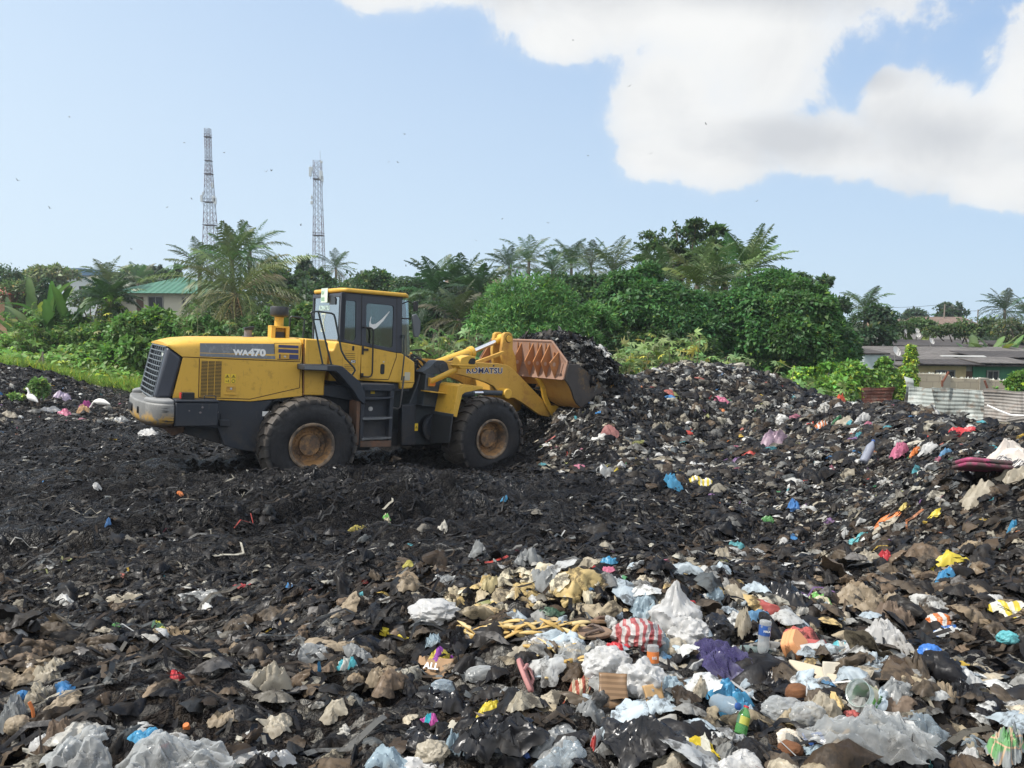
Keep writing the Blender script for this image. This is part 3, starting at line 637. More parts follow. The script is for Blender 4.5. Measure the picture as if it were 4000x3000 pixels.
# tank block between hood and cab, exhaust, pre-cleaner
m=P(); m.prism([(-.045,.81),(.31,.81),(.31,1.08),(.345,1.36),(.345,1.70),(.30,1.765),(-.06,1.768)],-.945,.945); tk=B(m,'hydraulic_tank',Y_PAINT,bevel=.02)
m=P()
m.prism(rrect(.0,.285,.86,1.20,.03),-.950,-.9455); B(m,'tank_cover',Y_PAINT,tk,bevel=.003)
m=P(); m.tube([(-.78,0,1.70),(-.78,0,1.86)],.066,20); m.lathe([(.10,1.735),(.10,1.75)],20,axis='z',c=(-.78,0,0)); ex=B(m,'exhaust_pipe',painted('burnt_steel',(.16,.15,.16),amount=.5,rough=.6),bevel=.003)
m=P(); m.prism([(-.85,1.86),(-.705,1.86),(-.69,1.925),(-.85,1.90)],-.07,.07); B(m,'rain_flap',GLOSSBLK,ex)
m=P(); m.tube([(-.335,-.3,1.95),(-.335,-.3,2.13)],.077,24); ac=B(m,'air_intake',Y_PAINT,bevel=.004)
m=P(); m.lathe([(.11,2.115),(.15,2.135),(.157,2.15),(.157,2.28),(.150,2.295),(.02,2.30)],32,axis='z',c=(-.335,-.3,0)); B(m,'intake_cap',plain('black_cap',(.03,.032,.036),.45),ac,ang=40)
m=P(); m.box(-.49,-.42,-.42,-.18,1.73,1.95); m.box(-.235,-.18,-.42,-.18,1.73,1.94); m.box(-.49,-.18,-.42,-.18,1.925,1.96); m.box(-.42,-.235,-.30,-.25,1.80,1.92); B(m,'intake_bracket',Y_PAINT,ac,bevel=.006)
m=P(); m.box(-.41,-.25,-.38,-.2,1.74,1.86); B(m,'intake_box',GLOSSBLK,ac,bevel=.01)
# hand rails
RAIL=plain('rail_paint',(.018,.03,.033),.4)
m=P(); m.tube([(.185,-1.17,1.36),(.02,-1.17,2.0),(-.05,-1.17,2.2),(-.035,-1.17,2.225),(.07,-1.17,2.235),(.30,-1.17,2.22),(.345,-1.17,2.195),(.37,-1.17,2.12),(.50,-1.17,1.60),(.58,-1.17,1.47),(.745,-1.17,1.31),(.762,-1.17,1.27),(.71,-1.14,1.17)],.0165,8)
m.tube([(.335,-1.17,1.36),(.07,-1.17,2.235)],.0165,8); m.tube([(.0,-1.17,2.10),(.105,-1.17,2.10)],.012,8); m.lathe([(.035,1.35),(.035,1.362)],10,axis='z',c=(.185,-1.17,0)); m.lathe([(.035,1.35),(.035,1.362)],10,axis='z',c=(.335,-1.17,0)); B(m,'hand_rail',RAIL)
m=P(); m.tube([(-.13,-.2,1.75),(-.115,-.2,2.11),(-.09,-.2,2.14),(.10,-.2,2.13),(.14,-.2,2.09),(.125,-.2,1.76)],.0165,8); B(m,'hand_rail',RAIL)
# platform and rear fender
m=P(); m.prism([(-.18,1.345),(.43,1.35),(.48,1.34),(.80,1.085),(.86,.98),(.915,.82),(.90,.69),(.77,.80),(.70,.92),(.42,1.21),(.36,1.25),(-.18,1.255)],-1.33,-.72); fd=B(m,'rear_fender',BLK,bevel=.012)
m=P(); m.prism([(-.17,1.27),(.215,1.27),(.215,1.335),(-.17,1.335)],-1.336,-1.331); B(m,'tread_edge',painted('scuffed_edge',(.13,.14,.15),amount=.5),fd)
# --- cab
m=P(); m.prism([(.42,1.05),(1.01,1.075),(1.77,1.05),(1.79,.93),(2.03,.955),(2.07,1.07),(2.05,1.44),(1.775,1.595),(1.68,1.595),(.985,1.695),(.60,1.748),(.53,1.73),(.49,1.60),(.42,1.56)],-.80,.80); cb=B(m,'cab',Y_PAINT,bevel=.025,seg=3)
m=P(); m.box(.5,2.0,-.72,.72,.90,1.04); B(m,'cab_floor',BLK,cb)
# upper frame, near and far sides
for s in (-1,1):
    y0,y1=(s*.80,s*.755)
    m=P(); m.ring([(.585,2.61),(.955,2.60),(.99,1.70),(.605,1.75)],rpoly([(.665,2.475),(.862,2.472),(.885,1.82),(.845,1.755),(.675,1.795)],.035),y0,y1)
    m.prism([(1.625,2.595),(1.73,2.59),(1.785,1.60),(1.675,1.60)],y0,y1)
    m.box(.62,1.75,s*.79,s*.70,2.55,2.615)
    pf=B(m,'cab_side_frame',CABDK,cb,bevel=.006)
    m=P(); m.prism(rpoly([(.655,2.485),(.87,2.482),(.893,1.81),(.85,1.745),(.665,1.785)],.035),s*.775,s*.768); B(m,'side_window',GLASS,pf)
    m=P(); m.ring([(.962,2.585),(1.615,2.578),(1.668,1.598),(.992,1.698)],rpoly([(1.05,2.455),(1.575,2.448),(1.592,1.675),(1.075,1.752)],.06),s*.815,s*.76); dr=B(m,'door',CABDK,cb,bevel=.006)
    m=P(); m.prism(rpoly([(1.04,2.465),(1.585,2.458),(1.602,1.665),(1.065,1.742)],.06),s*.79,s*.783); dwn=B(m,'door_window',GLASS,dr)
    m=P(); m.prism([(.994,1.694),(1.668,1.594),(1.665,1.525),(1.535,1.112),(1.008,1.112)],s*.812,s*.79); B(m,'door_panel',Y_PAINT,dr,bevel=.004)
    m=P(); m.tube([(.995,s*.83,2.02),(1.0,s*.885,2.025),(1.12,s*.885,2.02),(1.16,s*.885,2.0),(1.175,s*.885,1.94),(1.19,s*.885,1.22),(1.17,s*.885,1.165),(1.12,s*.885,1.145),(1.03,s*.885,1.15),(1.01,s*.83,1.15)],.0155,8); m.box(1.0,1.035,s*.83,s*.80,1.54,1.69); m.box(1.03,1.12,s*.835,s*.80,1.61,1.65); m.box(1.0,1.04,s*.86,s*.80,1.13,1.21); B(m,'door_rail',GLOSSBLK,dr,bevel=.003)
    m=P(); m.prism(rrect(1.37,1.45,1.20,1.385,.03),s*.818,s*.808); B(m,'door_handle',GLOSSBLK,dr)
    m=P(); m.lathe([(.014,s*.812),(.014,s*.822)],10,c=(1.425,0,1.425)); B(m,'key_lock',plain('pale_bolt',(.45,.45,.44),.5),dr)
    if s<0:
        seam([(1.0,1.70),(1.0,1.105),(1.54,1.105),(1.675,1.52),(1.675,1.60)],Y=-.8035,r=.006,par=cb)
        seam([(.99,1.695),(.955,2.59),(1.625,2.585),(1.675,1.6)],Y=-.8035,r=.007,par=pf,mat=GLOSSBLK)
m=P()
for k in range(4): m.box(.70,.885,-.8055,-.8005,1.545-.035*k,1.551-.035*k)
for k in range(4): m.box(.70,.885,-.8055,-.8005,1.345-.03*k,1.351-.03*k)
m.prism(rrect(.825,.865,1.60,1.685,.018),-.806,-.8005)
B(m,'cab_vent',GLOSSBLK,cb)
m=P(); m.ring(rrect(.66,.94,1.18,1.60,.02),rrect(.664,.936,1.184,1.596,.018),-.8045,-.8005); B(m,'cab_hatch',Y_WORN,cb)
m=P(); m.ring(rrect(.81,.90,1.385,1.435,.005),rrect(.816,.894,1.391,1.429,.004),-.806,-.8005); m.box(.84,.885,-.806,-.8035,1.404,1.416); lb=B(m,'cab_label',GLOSSBLK,cb)
m=P(); m.box(.815,.895,-.8033,-.8005,1.39,1.43); B(m,'cab_label',WHITE,cb)
m=P(); m.prism(rrect(1.855,1.965,1.10,1.25,.01),-.8035,-.8005); B(m,'cab_notice',plain('faded_notice',(.50,.47,.36),.7),cb)
seam([(1.785,1.05),(2.07,1.065)],Y=-.8035,r=.005,par=cb)
m=P(); m.tube([(1.755,-.83,1.92),(1.77,-.86,1.90),(1.795,-.88,1.55),(1.765,-.88,1.10)],.013,8); m.box(1.74,1.80,-.86,-.79,1.88,1.93); B(m,'front_hand_rail',RAIL,cb)
# rear window: flat middle and raked corners
m=P(); m.prism([(.60,-.66),(.60,.66),(.612,.66),(.612,-.66)],1.70+ZO-ZO,2.56,'xy'); m.prism([(.60,.66),(.66,.77),(.672,.765),(.612,.655)],1.72,2.56,'xy')
rw=B(m,'rear_window',GLASSR,cb)
m=P(); m.prism([(.585,-.80),(.60,-.70),(.615,-.66),(.65,-.66),(.68,-.8)],1.745,2.6,'xy'); m.box(.585,.66,-.78,.78,2.53,2.6); m.box(.60,.66,-.78,.78,1.60,1.74); m.prism([(.65,.75),(.66,.80),(.71,.80),(.70,.75)],1.7,2.6,'xy'); B(m,'rear_window_frame',CABDK,cb,bevel=.008)
def TXTR(s,size,y,z,mat,bold=.004,X=.597):
    M=Matrix.Translation((X,y,z+ZO))@Matrix.Rotation(R(-90),4,'Z')@Matrix.Rotation(R(90),4,'X'); return text_mesh('lettering',s,size,mat,rw,M,bold=bold)
TXTR('KOMATSU',.125,.42,2.30,plain('pale_teal_print',(.45,.60,.58),.5))
# hourglass mark taped on the rear pane
TAPE=plain('green_white_tape',(.62,.68,.52),.5)
m=P()
for a,b in (((.27,2.235),(.05,2.235)),((.05,2.235),(.27,1.915)),((.27,1.915),(.05,1.915)),((.05,1.915),(.27,2.235))):
    L=math.hypot(b[0]-a[0],b[1]-a[1]); n=((b[1]-a[1])/L*.009,-(b[0]-a[0])/L*.009)
    m.add([(.596,a[0]+n[0],a[1]+n[1]),(.596,b[0]+n[0],b[1]+n[1]),(.596,b[0]-n[0],b[1]-n[1]),(.596,a[0]-n[0],a[1]-n[1])],[(0,1,2,3)])
B(m,'tape_mark',TAPE,rw)
m=P(); m.box(.55,.556,-.16,.20,2.44,2.70,Matrix.Rotation(R(0),4,'X')); pl=B(m,'number_plate',plain('pale_plate',(.55,.66,.58),.5),cb,label='pale green tilted number plate below the roof edge')
m=P(); m.prism([(-.50,2.40),(-.18,2.40),(-.18,2.56),(-.35,2.57),(-.50,2.50)],.585,.592,'yz'); B(m,'torn_film',GLOSSBLK,rw)
M=Matrix.Translation((.548,.18,2.59+ZO))@Matrix.Rotation(R(-90),4,'Z')@Matrix.Rotation(R(90),4,'X'); PRT=plain('faded_green_print',(.25,.42,.30),.6)
text_mesh('lettering','GW',.085,PRT,pl,M,bold=.002); M=Matrix.Translation((.548,.18,2.47+ZO))@Matrix.Rotation(R(-90),4,'Z')@Matrix.Rotation(R(90),4,'X'); text_mesh('lettering','8882',.095,PRT,pl,M,bold=.003)
# windscreen
m=P(); m.prism([(1.745,-.775),(1.90,-.70),(1.985,-.50),(2.01,0),(1.985,.5),(1.90,.70),(1.745,.775),(1.752,.765),(1.893,.69),(1.977,.495),(2.0,0),(1.977,-.495),(1.893,-.69),(1.752,-.765)],1.50,2.57,'xy')
_z=[(v[0]+( .09*(2.57+ZO-v[2]) if v[0]>1.8 else .05*(2.57+ZO-v[2])),v[1],v[2]) for v in m.v]; m.v=_z
B(m,'windscreen',glass('windscreen_glass',(.66,.80,.78),.22),cb)
m=P(); m.prism([(1.79,-.79),(1.98,-.72),(2.06,-.5),(2.09,0),(2.06,.5),(1.98,.72),(1.79,.79)],1.44,1.56,'xy'); B(m,'windscreen_sill',GLOSSBLK,cb,bevel=.02)
# roof
rp=[(.60,-.80),(.56,-.66),(.56,.66),(.66,.84),(1.80,.84),(1.95,.66),(1.95,-.60),(1.80,-.86),(.66,-.86)]
m=P(); m.prism(rp,2.615,2.69,'xy'); B(m,'roof',Y_PAINT,cb,bevel=.03,seg=3,label='sun-bleached yellow cab roof')
# mirror
m=P(); m.tube([(1.74,-.80,2.23),(1.80,-.86,2.23),(1.90,-.93,2.235)],.012,6); m.tube([(1.76,-.78,2.50),(1.84,-.85,2.55),(1.93,-.92,2.50),(1.95,-.93,2.42)],.011,6); B(m,'mirror_arm',GLOSSBLK,cb)
m=P(); m.prism(rpoly([(1.87,2.30),(1.95,2.33),(2.05,2.20),(2.05,1.98),(2.01,1.90),(1.93,1.90)],.03),-.98,-.915); mi=B(m,'mirror',plain('grey_mirror_shell',(.10,.11,.12),.4),cb,bevel=.015)
m=P(); m.prism(rpoly([(1.90,2.56),(1.98,2.55),(1.99,2.38),(1.91,2.36)],.03),-.97,-.90); B(m,'mirror',GLOSSBLK,cb,bevel=.015)
# inside: seat, column, headrest
m=P(); m.box(.95,1.35,-.25,.25,1.35,1.48); m.box(.88,1.0,-.24,.24,1.42,2.0); m.box(.9,.98,-.13,.13,2.02,2.2); B(m,'seat',plain('seat_cloth',(.05,.05,.055),.8),cb,bevel=.03)
m=P(); m.tube([(1.55,0,1.1),(1.45,0,1.78)],.04,8); m.lathe([(.19,0),(.19,.02)],20,axis='z',c=(1.40,0,1.80)); m.box(1.5,1.8,-.3,.3,1.2,1.55); B(m,'steering_column',GLOSSBLK,cb)
# swoosh on the door pane
def swoosh():
    top=[(1.165,2.235),(1.15,2.15),(1.158,2.10),(1.19,2.085),(1.25,2.10),(1.36,2.19),(1.49,2.335),(1.505,2.34)]
    bot=[(1.145,2.20),(1.125,2.09),(1.135,2.03),(1.165,2.0),(1.205,1.995),(1.27,2.03),(1.39,2.16),(1.505,2.335)]
    m=P(); n=len(top); vs=[(a,-.7925,b) for a,b in top]+[(a,-.7925,b) for a,b in bot]; m.add(vs,[(i,i+1,n+i+1,n+i) for i in range(n-1)]); return m
sw=B(swoosh(),'tick_sticker',WHITE,LD,label='white tick shaped sticker on the door window')
sw.parent=LD
# --- ladder
m=P(); m.box(.87,1.46,-1.10,-.80,.0,1.0); m.box(.865,.93,-1.26,-.82,-.04,1.0); m.box(1.40,1.465,-1.26,-.82,.05,1.0); m.box(.865,1.47,-1.26,-.80,.93,1.045); ldr=B(m,'ladder',BLK,bevel=.008)
for z,nm in ((.80,0),(.44,1),(.085,2)):
    m=P(); m.prism([(.90,z-.02),(1.1,z-.025+.008*nm),(1.3,z-.01),(1.44,z+.005),(1.45,z+.035),(1.3,z+.025),(1.1,z+.02),(.9,z+.022)],-1.285,-1.02); B(m,'step',painted('scuffed_edge',(.13,.14,.15),amount=.5) if nm else BLK,ldr,bevel=.005)
m=P(); m.box(.88,1.455,-1.27,-.9,-.055,.055); m.box(.80,.862,-1.24,-.85,-.02,.74); B(m,'ladder_foot',RUST,ldr,bevel=.006)
m=P(); m.lathe([(.04,-1.10),(.04,-1.115),(.025,-1.12),(.025,-1.128)],18,c=(1.10,0,.60)); B(m,'filler_cap',plain('pale_bolt',(.45,.45,.44),.5),ldr)
sticker(1.13,.925-.0,.075,.12,True,y=-1.102,par=ldr)
m=P(); m.tube([(1.80,-.9,1.18),(1.775,-.92,.95),(1.74,-.92,.62),(1.70,-.9,.58),(1.62,-.85,.60)],.018,8); B(m,'drain_hose',plain('dull_hose',(.06,.06,.06),.5))
m=P(); m.box(1.40,2.2,-.5,.5,-.15,.1); m.box(1.3,1.75,-.55,.55,.1,.85); B(m,'centre_joint',plain('deep_black',(.008,.009,.012),.6))
# --- front frame
m=P(); m.prism([(1.95,-.15),(2.5,-.18),(4.1,-.15),(4.2,.15),(3.4,.45),(2.7,.62),(2.62,1.25),(2.3,1.26),(2.24,1.0),(2.08,.62),(2.02,.3)],-.50,.50); ff=B(m,'front_frame',GRY,front=True,bevel=.02)
for s in (-1,1):
    m=P(); m.prism([(2.24,.62),(2.66,.58),(2.66,1.16),(2.30,1.22)],s*.72,s*.5)
    m.prism([(2.20,.605),(2.70,.555),(2.70,.58),(2.20,.63)],s*.74,s*.45)
    B(m,'lift_tower',GRY,ff,front=True,bevel=.02)
    m=P(); m.prism(rpoly([(2.22,1.24),(2.30,1.20),(2.80,1.20),(2.845,1.30),(2.80,1.42),(2.70,1.475),(2.54,1.465),(2.46,1.40),(2.40,1.34)],.03),s*.68,s*.42); m.lathe([(.095,s*.68),(.095,s*.70)],24,c=(2.70,0,1.33)); m.lathe([(.03,s*.68),(.03,s*.70)],12,c=(2.53,0,1.38)); B(m,'tower_head',GRY,ff,front=True,bevel=.012)
m=P(); m.lathe([(.27,-.66),(.26,-.70),(.20,-.71),(.19,-.68)],40,c=(2.56,0,.17)); m.lathe([(.05,-.50),(.25,-.50)],24,c=(2.56,0,.17)); B(m,'axle_housing',BLK,ff,front=True)
sticker(2.13,.20,.07,.14,True,y=-.705,par=ff,front=True)
m=P(); m.prism([(1.80,.62),(2.10,.64),(2.15,-.14),(1.82,-.14)],-.70,-.55); B(m,'hinge_plate',BLK,ff,front=True,bevel=.02)
# hoses on the neck
m=P()
for k,(y,zz) in enumerate(((-.35,0),(-.2,.06),(-.05,.02),(.1,.09),(.28,.04))):
    m.tube([(2.02,y,1.25),(2.12,y,1.42+zz),(2.3,y-.02,1.50+zz),(2.5,y,1.42+zz),(2.7,y,1.25)],.02,6)
B(m,'hydraulic_hose',RUBBER,ff,front=True)
m=P(); m.box(2.05,2.25,-.45,.4,1.15,1.38); m.box(2.3,2.4,-.3,.3,1.3,1.46); B(m,'valve_block',GLOSSBLK,ff,front=True,bevel=.02)
# --- boom
bo=[(2.64,1.24),(2.66,1.38),(2.76,1.46),(3.10,1.465),(3.48,1.455),(4.16,1.44),(4.40,1.41),(4.52,1.35),(4.62,1.28),(4.81,1.14),(5.55,.59),(5.70,.45),(5.72,.36),(5.64,.30),(5.38,.34),(5.15,.46),(4.89,.60),(4.62,.72),(4.38,.735),(4.19,.735),(4.15,.80),(4.16,.86),(4.05,.97),(3.88,1.035),(3.57,1.12),(3.17,1.20),(2.83,1.24)]
bm_=P()
for s in (-1,1): bm_.prism(bo,s*.60,s*.50)
bm_.box(4.3,4.55,-.5,.5,.85,1.1); boom=B(bm_,'boom',Y_WORN,front=True,bevel=.01,label='rust-mottled yellow lift arms')
KO=plain('navy_letter',(.012,.016,.075),.45)
TXT('lettering','KOMATSU',.155,WHITE,boom,3.325,-.6015,1.238,True,.011,1.22,spacing=1.08); TXT('lettering','KOMATSU',.155,KO,boom,3.325,-.6035,1.238,True,.004,1.22,spacing=1.08)
m=P(); m.add([(3.995,-.6035,1.375),(4.035,-.6035,1.375),(4.035,-.6035,1.41),(3.995,-.6035,1.41)],[(0,1,2,3)]); B(m,'letter_mark',KO,boom,front=True)
for s in (-1,1):
    m=P(); m.lathe([(.105,s*.60),(.105,s*.84),(.095,s*.85)],26,c=(4.24,0,.83)); B(m,'pivot_cap',Y_PAINT,boom,front=True,bevel=.006)
    m=P(); m.tube([(2.62,s*.74,.82),(3.39,s*.74,.845)],.085,22); m.lathe([(.095,0),(.095,.06)],22,axis='x',c=(3.33,s*.74,.843)); lc=B(m,'lift_cylinder',GRY,front=True)
    m=P(); m.tube([(3.39,s*.74,.845),(3.70,s*.74,.85)],.038,16); B(m,'piston_rod',CHROME,lc,front=True)
    m=P(); m.tube([(3.66,s*.74,.85),(4.16,s*.74,.84)],.052,14); B(m,'rod_end',GRY,lc,front=True)
# bell crank and tilt cylinder
bc=[(4.58,2.06),(4.63,2.095),(4.74,2.105),(4.81,2.075),(4.845,1.96),(4.85,1.75),(4.95,1.57),(5.0,1.28),(4.92,1.02),(4.80,.95),(4.70,1.05),(4.66,1.36),(4.60,1.42),(4.56,1.56),(4.54,1.72),(4.56,1.9)]
m=P()
for s in (-1,1): m.prism(bc,s*.20,s*.11)
bcr=B(m,'bell_crank',Y_WORN,front=True,bevel=.015,label='upright yellow bell crank with black pin')
m=P(); m.lathe([(.075,-.20),(.075,-.225)],26,c=(4.72,0,1.965)); B(m,'crank_pin',Y_PAINT,bcr,front=True,bevel=.004)
m=P(); m.lathe([(.088,-.2015),(.088,-.206)],26,c=(4.72,0,1.965)); B(m,'pin_groove',SEAM,bcr,front=True)
m=P(); m.prism([(4.84,.95),(5.3,1.05),(5.32,1.20),(4.9,1.12)],-.08,.08); B(m,'bucket_link',Y_WORN,bcr,front=True,bevel=.01)
m=P(); m.prism([(3.2,1.28),(3.55,1.40),(4.48,1.70),(4.52,1.66),(3.6,1.32)],-.36,-.30); B(m,'guide_bar',Y_WORN,boom,front=True)
ty0=Vector((2.75,0,1.28)); ty1=Vector((3.92,0,1.655)); ty2=Vector((4.72,0,1.965))
m=P(); m.tube([tuple(ty0),tuple(ty1)],.105,24); m.tube([tuple(ty1-(ty1-ty0).normalized()*.1),tuple(ty1)],.125,24); tc=B(m,'tilt_cylinder',Y_PAINT,front=True,bevel=.008)
m=P(); m.tube([tuple(ty1),tuple(ty2)],.05,18); B(m,'piston_rod',CHROME,tc,front=True)
m=P(); e=(ty2-ty1).normalized(); m.tube([tuple(ty2-e*.22),tuple(ty2)],.07,18); m.lathe([(.1,-.1),(.1,.1)],20,c=tuple(ty2)); B(m,'rod_end',Y_PAINT,tc,front=True)
m=P(); m.tube([(3.0,-.13,1.25),(3.2,-.15,1.45),(3.45,-.16,1.56),(3.7,-.16,1.58),(3.88,-.15,1.48),(3.95,-.13,1.40)],.018,8); m.tube([(2.2,.1,1.45),(2.4,.1,1.62),(2.7,.1,1.66),(2.95,.1,1.55)],.016,8); B(m,'hydraulic_hose',RUBBER,tc,front=True)
# front fenders and flaps
for s in (-1,1):
    o=[(2.50,.46),(2.545,.46),(2.63,.92),(2.66,.98),(2.72,1.01),(3.19,.975),(3.19,1.015),(2.73,1.06),(2.65,1.055),(2.60,1.02)]
    m=P(); m.prism(o,s*1.34,s*.74); m.prism([(2.52,.46),(2.60,.44),(2.70,.86),(2.76,.90),(3.19,.975),(3.19,1.0),(2.72,1.03),(2.62,.98)],s*1.345,s*1.33)
    for zz in (.66,.82): m.box(2.525+(zz-.5)*.2,2.56+(zz-.5)*.2,s*1.33,s*.75,zz,zz+.012)
    fe=B(m,'front_fender',Y_PAINT,front=True,bevel=.012,ang=40)
    m=P(); m.prism([(2.495,.50),(2.465,.50),(2.43,-.02),(2.42,-.12),(2.44,-.12),(2.46,-.02)],s*1.37,s*.74); m.v=[(x,y,(z+.10*min(1,abs(y)-.74)/.63 if (z<ZO+.0 and abs(y)>1.2) else z)) for x,y,z in m.v]; B(m,'mud_flap',plain('flap_rubber',(.022,.024,.027),.6),fe,front=True)
    m=P(); m.box(2.46,2.52,s*1.35,s*.74,.455,.505); B(m,'flap_clamp',GRY,fe,front=True,bevel=.004)
    m=P(); m.prism([(2.20,.885),(2.62,.845),(2.62,.865),(2.20,.905)],s*1.02,s*.70); B(m,'fender_bracket',Y_PAINT,fe,front=True,bevel=.004)
    # headlight bracket
    m=P(); m.tube([(2.38,s*.74,1.06),(2.74,s*1.10,1.33)],.055,14); m.box(2.34,2.46,s*.78,s*.72,.98,1.14); hb=B(m,'lamp_bracket',Y_PAINT,front=True,bevel=.006)
    m=P(); m.prism(rpoly([(2.67,1.375),(2.74,1.335),(3.06,1.345),(3.07,1.40),(3.06,1.58),(2.90,1.60),(2.72,1.55)],.03),s*1.24,s*.98); m.box(2.64,3.08,s*1.26,s*.96,1.395,1.42); B(m,'headlight_housing',Y_PAINT,hb,front=True,bevel=.02)
    m=P(); m.prism(rpoly([(2.87,1.44),(3.05,1.43),(3.05,1.55),(2.93,1.55)],.05),s*1.25,s*1.235); m.prism([(3.06,1.42),(3.075,1.42),(3.075,1.56),(3.06,1.56)],s*1.2,s*1.0); B(m,'headlight',GLOSSBLK,hb,front=True)
    m=P(); m.prism(rrect(2.34,2.47,1.0-.01,1.11,.01),s*.785,s*.78); B(m,'clearance_lamp',plain('orange_lens',(.55,.16,.02),.3),hb,front=True)
# --- bucket
W=1.46
RIBM=painted('rust_orange_rib',(.36,.155,.055),dirt=(.13,.06,.035),amount=.6,rough=.75,rust=.7,rustcol=(.42,.17,.05),scale=3)
BI=[(5.28,1.50),(5.20,1.17),(5.35,1.02),(5.42,.91),(5.48,.78),(5.58,.66),(5.74,.56),(5.95,.58),(6.35,.80),(6.75,1.05)]
def shell():
    m=P(); T=.035; n=len(BI); vs=[]
    for y in (-W,W):
        for k,(x,z) in enumerate(BI):
            vs.append((x,y,z))
        for k,(x,z) in enumerate(BI):
            a=Vector(BI[max(k-1,0)]); b=Vector(BI[min(k+1,n-1)]); d=(b-a).normalized(); nn=Vector((-d.y,d.x)); 
            vs.append((x+nn.x*T*1,y,z+nn.y*T*1))
    fs=[]
    for k in range(n-1):
        fs += [(k,k+1,2*n+k+1,2*n+k),(n+k,3*n+k,3*n+k+1,n+k+1),(k,n+k,n+k+1,k+1),(2*n+k,2*n+k+1,3*n+k+1,3*n+k)]
    fs += [(0,2*n,3*n,n),(n-1,2*n-1,4*n-1,3*n-1)]
    return m.add(vs,fs)
bk_=B(shell(),'bucket',painted('rusted_bucket_back',(.46,.24,.05),dirt=(.12,.07,.045),amount=.6,rough=.6,rust=.85,rustcol=(.36,.13,.03),scale=1.2),front=True,ang=25)
# spill guard plate (back plate) with chamfered top corners
sp=[(-1.46,1.165),(1.46,1.165),(1.46,1.525),(1.02,1.945),(-1.02,1.945),(-1.46,1.525)]
def guard():
    m=P()
    def xz(z): return 5.19+(z-1.165)*.30 if z<1.50 else 5.29+(z-1.50)*-.12
    pts=[(-1.46,1.165),(1.46,1.165),(1.46,1.50),(1.46,1.525),(1.02,1.945),(-1.02,1.945),(-1.46,1.525),(-1.46,1.50)]
    vs=[(xz(z)-.02,y,z) for y,z in pts]+[(xz(z)+.01,y,z) for y,z in pts]; n=8
    fs=[(0,1,2,7),(7,2,3,4,5,6),(8,15,10,9),(15,14,13,12,11,10)]+[(i,(i+1)%n,n+(i+1)%n,n+i) for i in range(n)]
    m.add(vs,fs)
    def rim(a,b):
        m.tube([(xz(a[1])-.01,a[0],a[1]),(xz(b[1])-.01,b[0],b[1])],.026,6)
    rim((1.46,1.53),(1.02,1.95)); rim((1.02,1.95),(-1.02,1.95)); rim((-1.02,1.95),(-1.46,1.53)); rim((-1.46,1.53),(-1.46,1.17)); rim((1.46,1.53),(1.46,1.17))
    return m
sg=B(guard(),'spill_guard',BUCK,bk_,front=True,label='pink-brown rusted ribbed back plate of the bucket')
for y in (-1.22,-.95,-.70,-.43,-.04,.36,.74,1.1):
    zt=1.93 if abs(y)<1.0 else 1.93-(abs(y)-1.02)*.95
    m=P(); m.prism([(5.24,zt),(5.0,1.50),(5.16,1.19),(5.27,1.50)],y-.012,y+.012); m.box(5.20,5.285,y+.10,y+.112,1.5,zt-.02); rb=B(m,'rib',RIBM,sg,front=True,bevel=.003)
    m=P(); m.lathe([(.042,y-.013),(.042,y-.015)],14,c=(5.12,0,1.47)); B(m,'rib_hole',plain('pale_hole',(.40,.26,.19),.8),rb,front=True)
m=P(); m.prism([(5.14,-1.30),(5.16,-1.40),(5.235,-1.36)],1.28,1.30,'xy'); m.prism([(5.19,1.28),(5.26,1.50),(5.25,1.30)],-1.37,-1.35); B(m,'welded_hook',RUST,sg,front=True)
for s in (-1,1):
    m=P(); m.prism([(5.28,1.48),(5.21,1.17),(5.36,1.02),(5.43,.91),(5.49,.78),(5.59,.66),(5.74,.57),(5.95,.585),(6.3,.78),(6.5,.93),(6.25,1.16),(5.93,1.30),(5.55,1.50)],s*1.50,s*1.455); B(m,'side_plate',painted('worn_dark_side',(.05,.042,.038),dirt=(.03,.028,.028),amount=.7,rough=.55,rust=.5,rustcol=(.34,.19,.04),scale=.8),bk_,front=True,bevel=.006)
    m=P(); m.prism([(5.14,1.14),(5.30,1.13),(5.40,.98),(5.46,.78),(5.60,.55),(5.74,.56),(5.90,.52),(5.90,.36),(5.80,.30),(5.70,.31),(5.60,.36),(5.50,.52),(5.36,.75),(5.30,.95)],s*.70,s*.635); hg=B(m,'hinge_bracket',Y_PAINT,bk_,front=True,bevel=.008)
    m=P(); m.lathe([(.045,s*.70),(.045,s*.705)],16,c=(5.80,0,.39)); B(m,'hinge_pin',GLOSSBLK,hg,front=True)
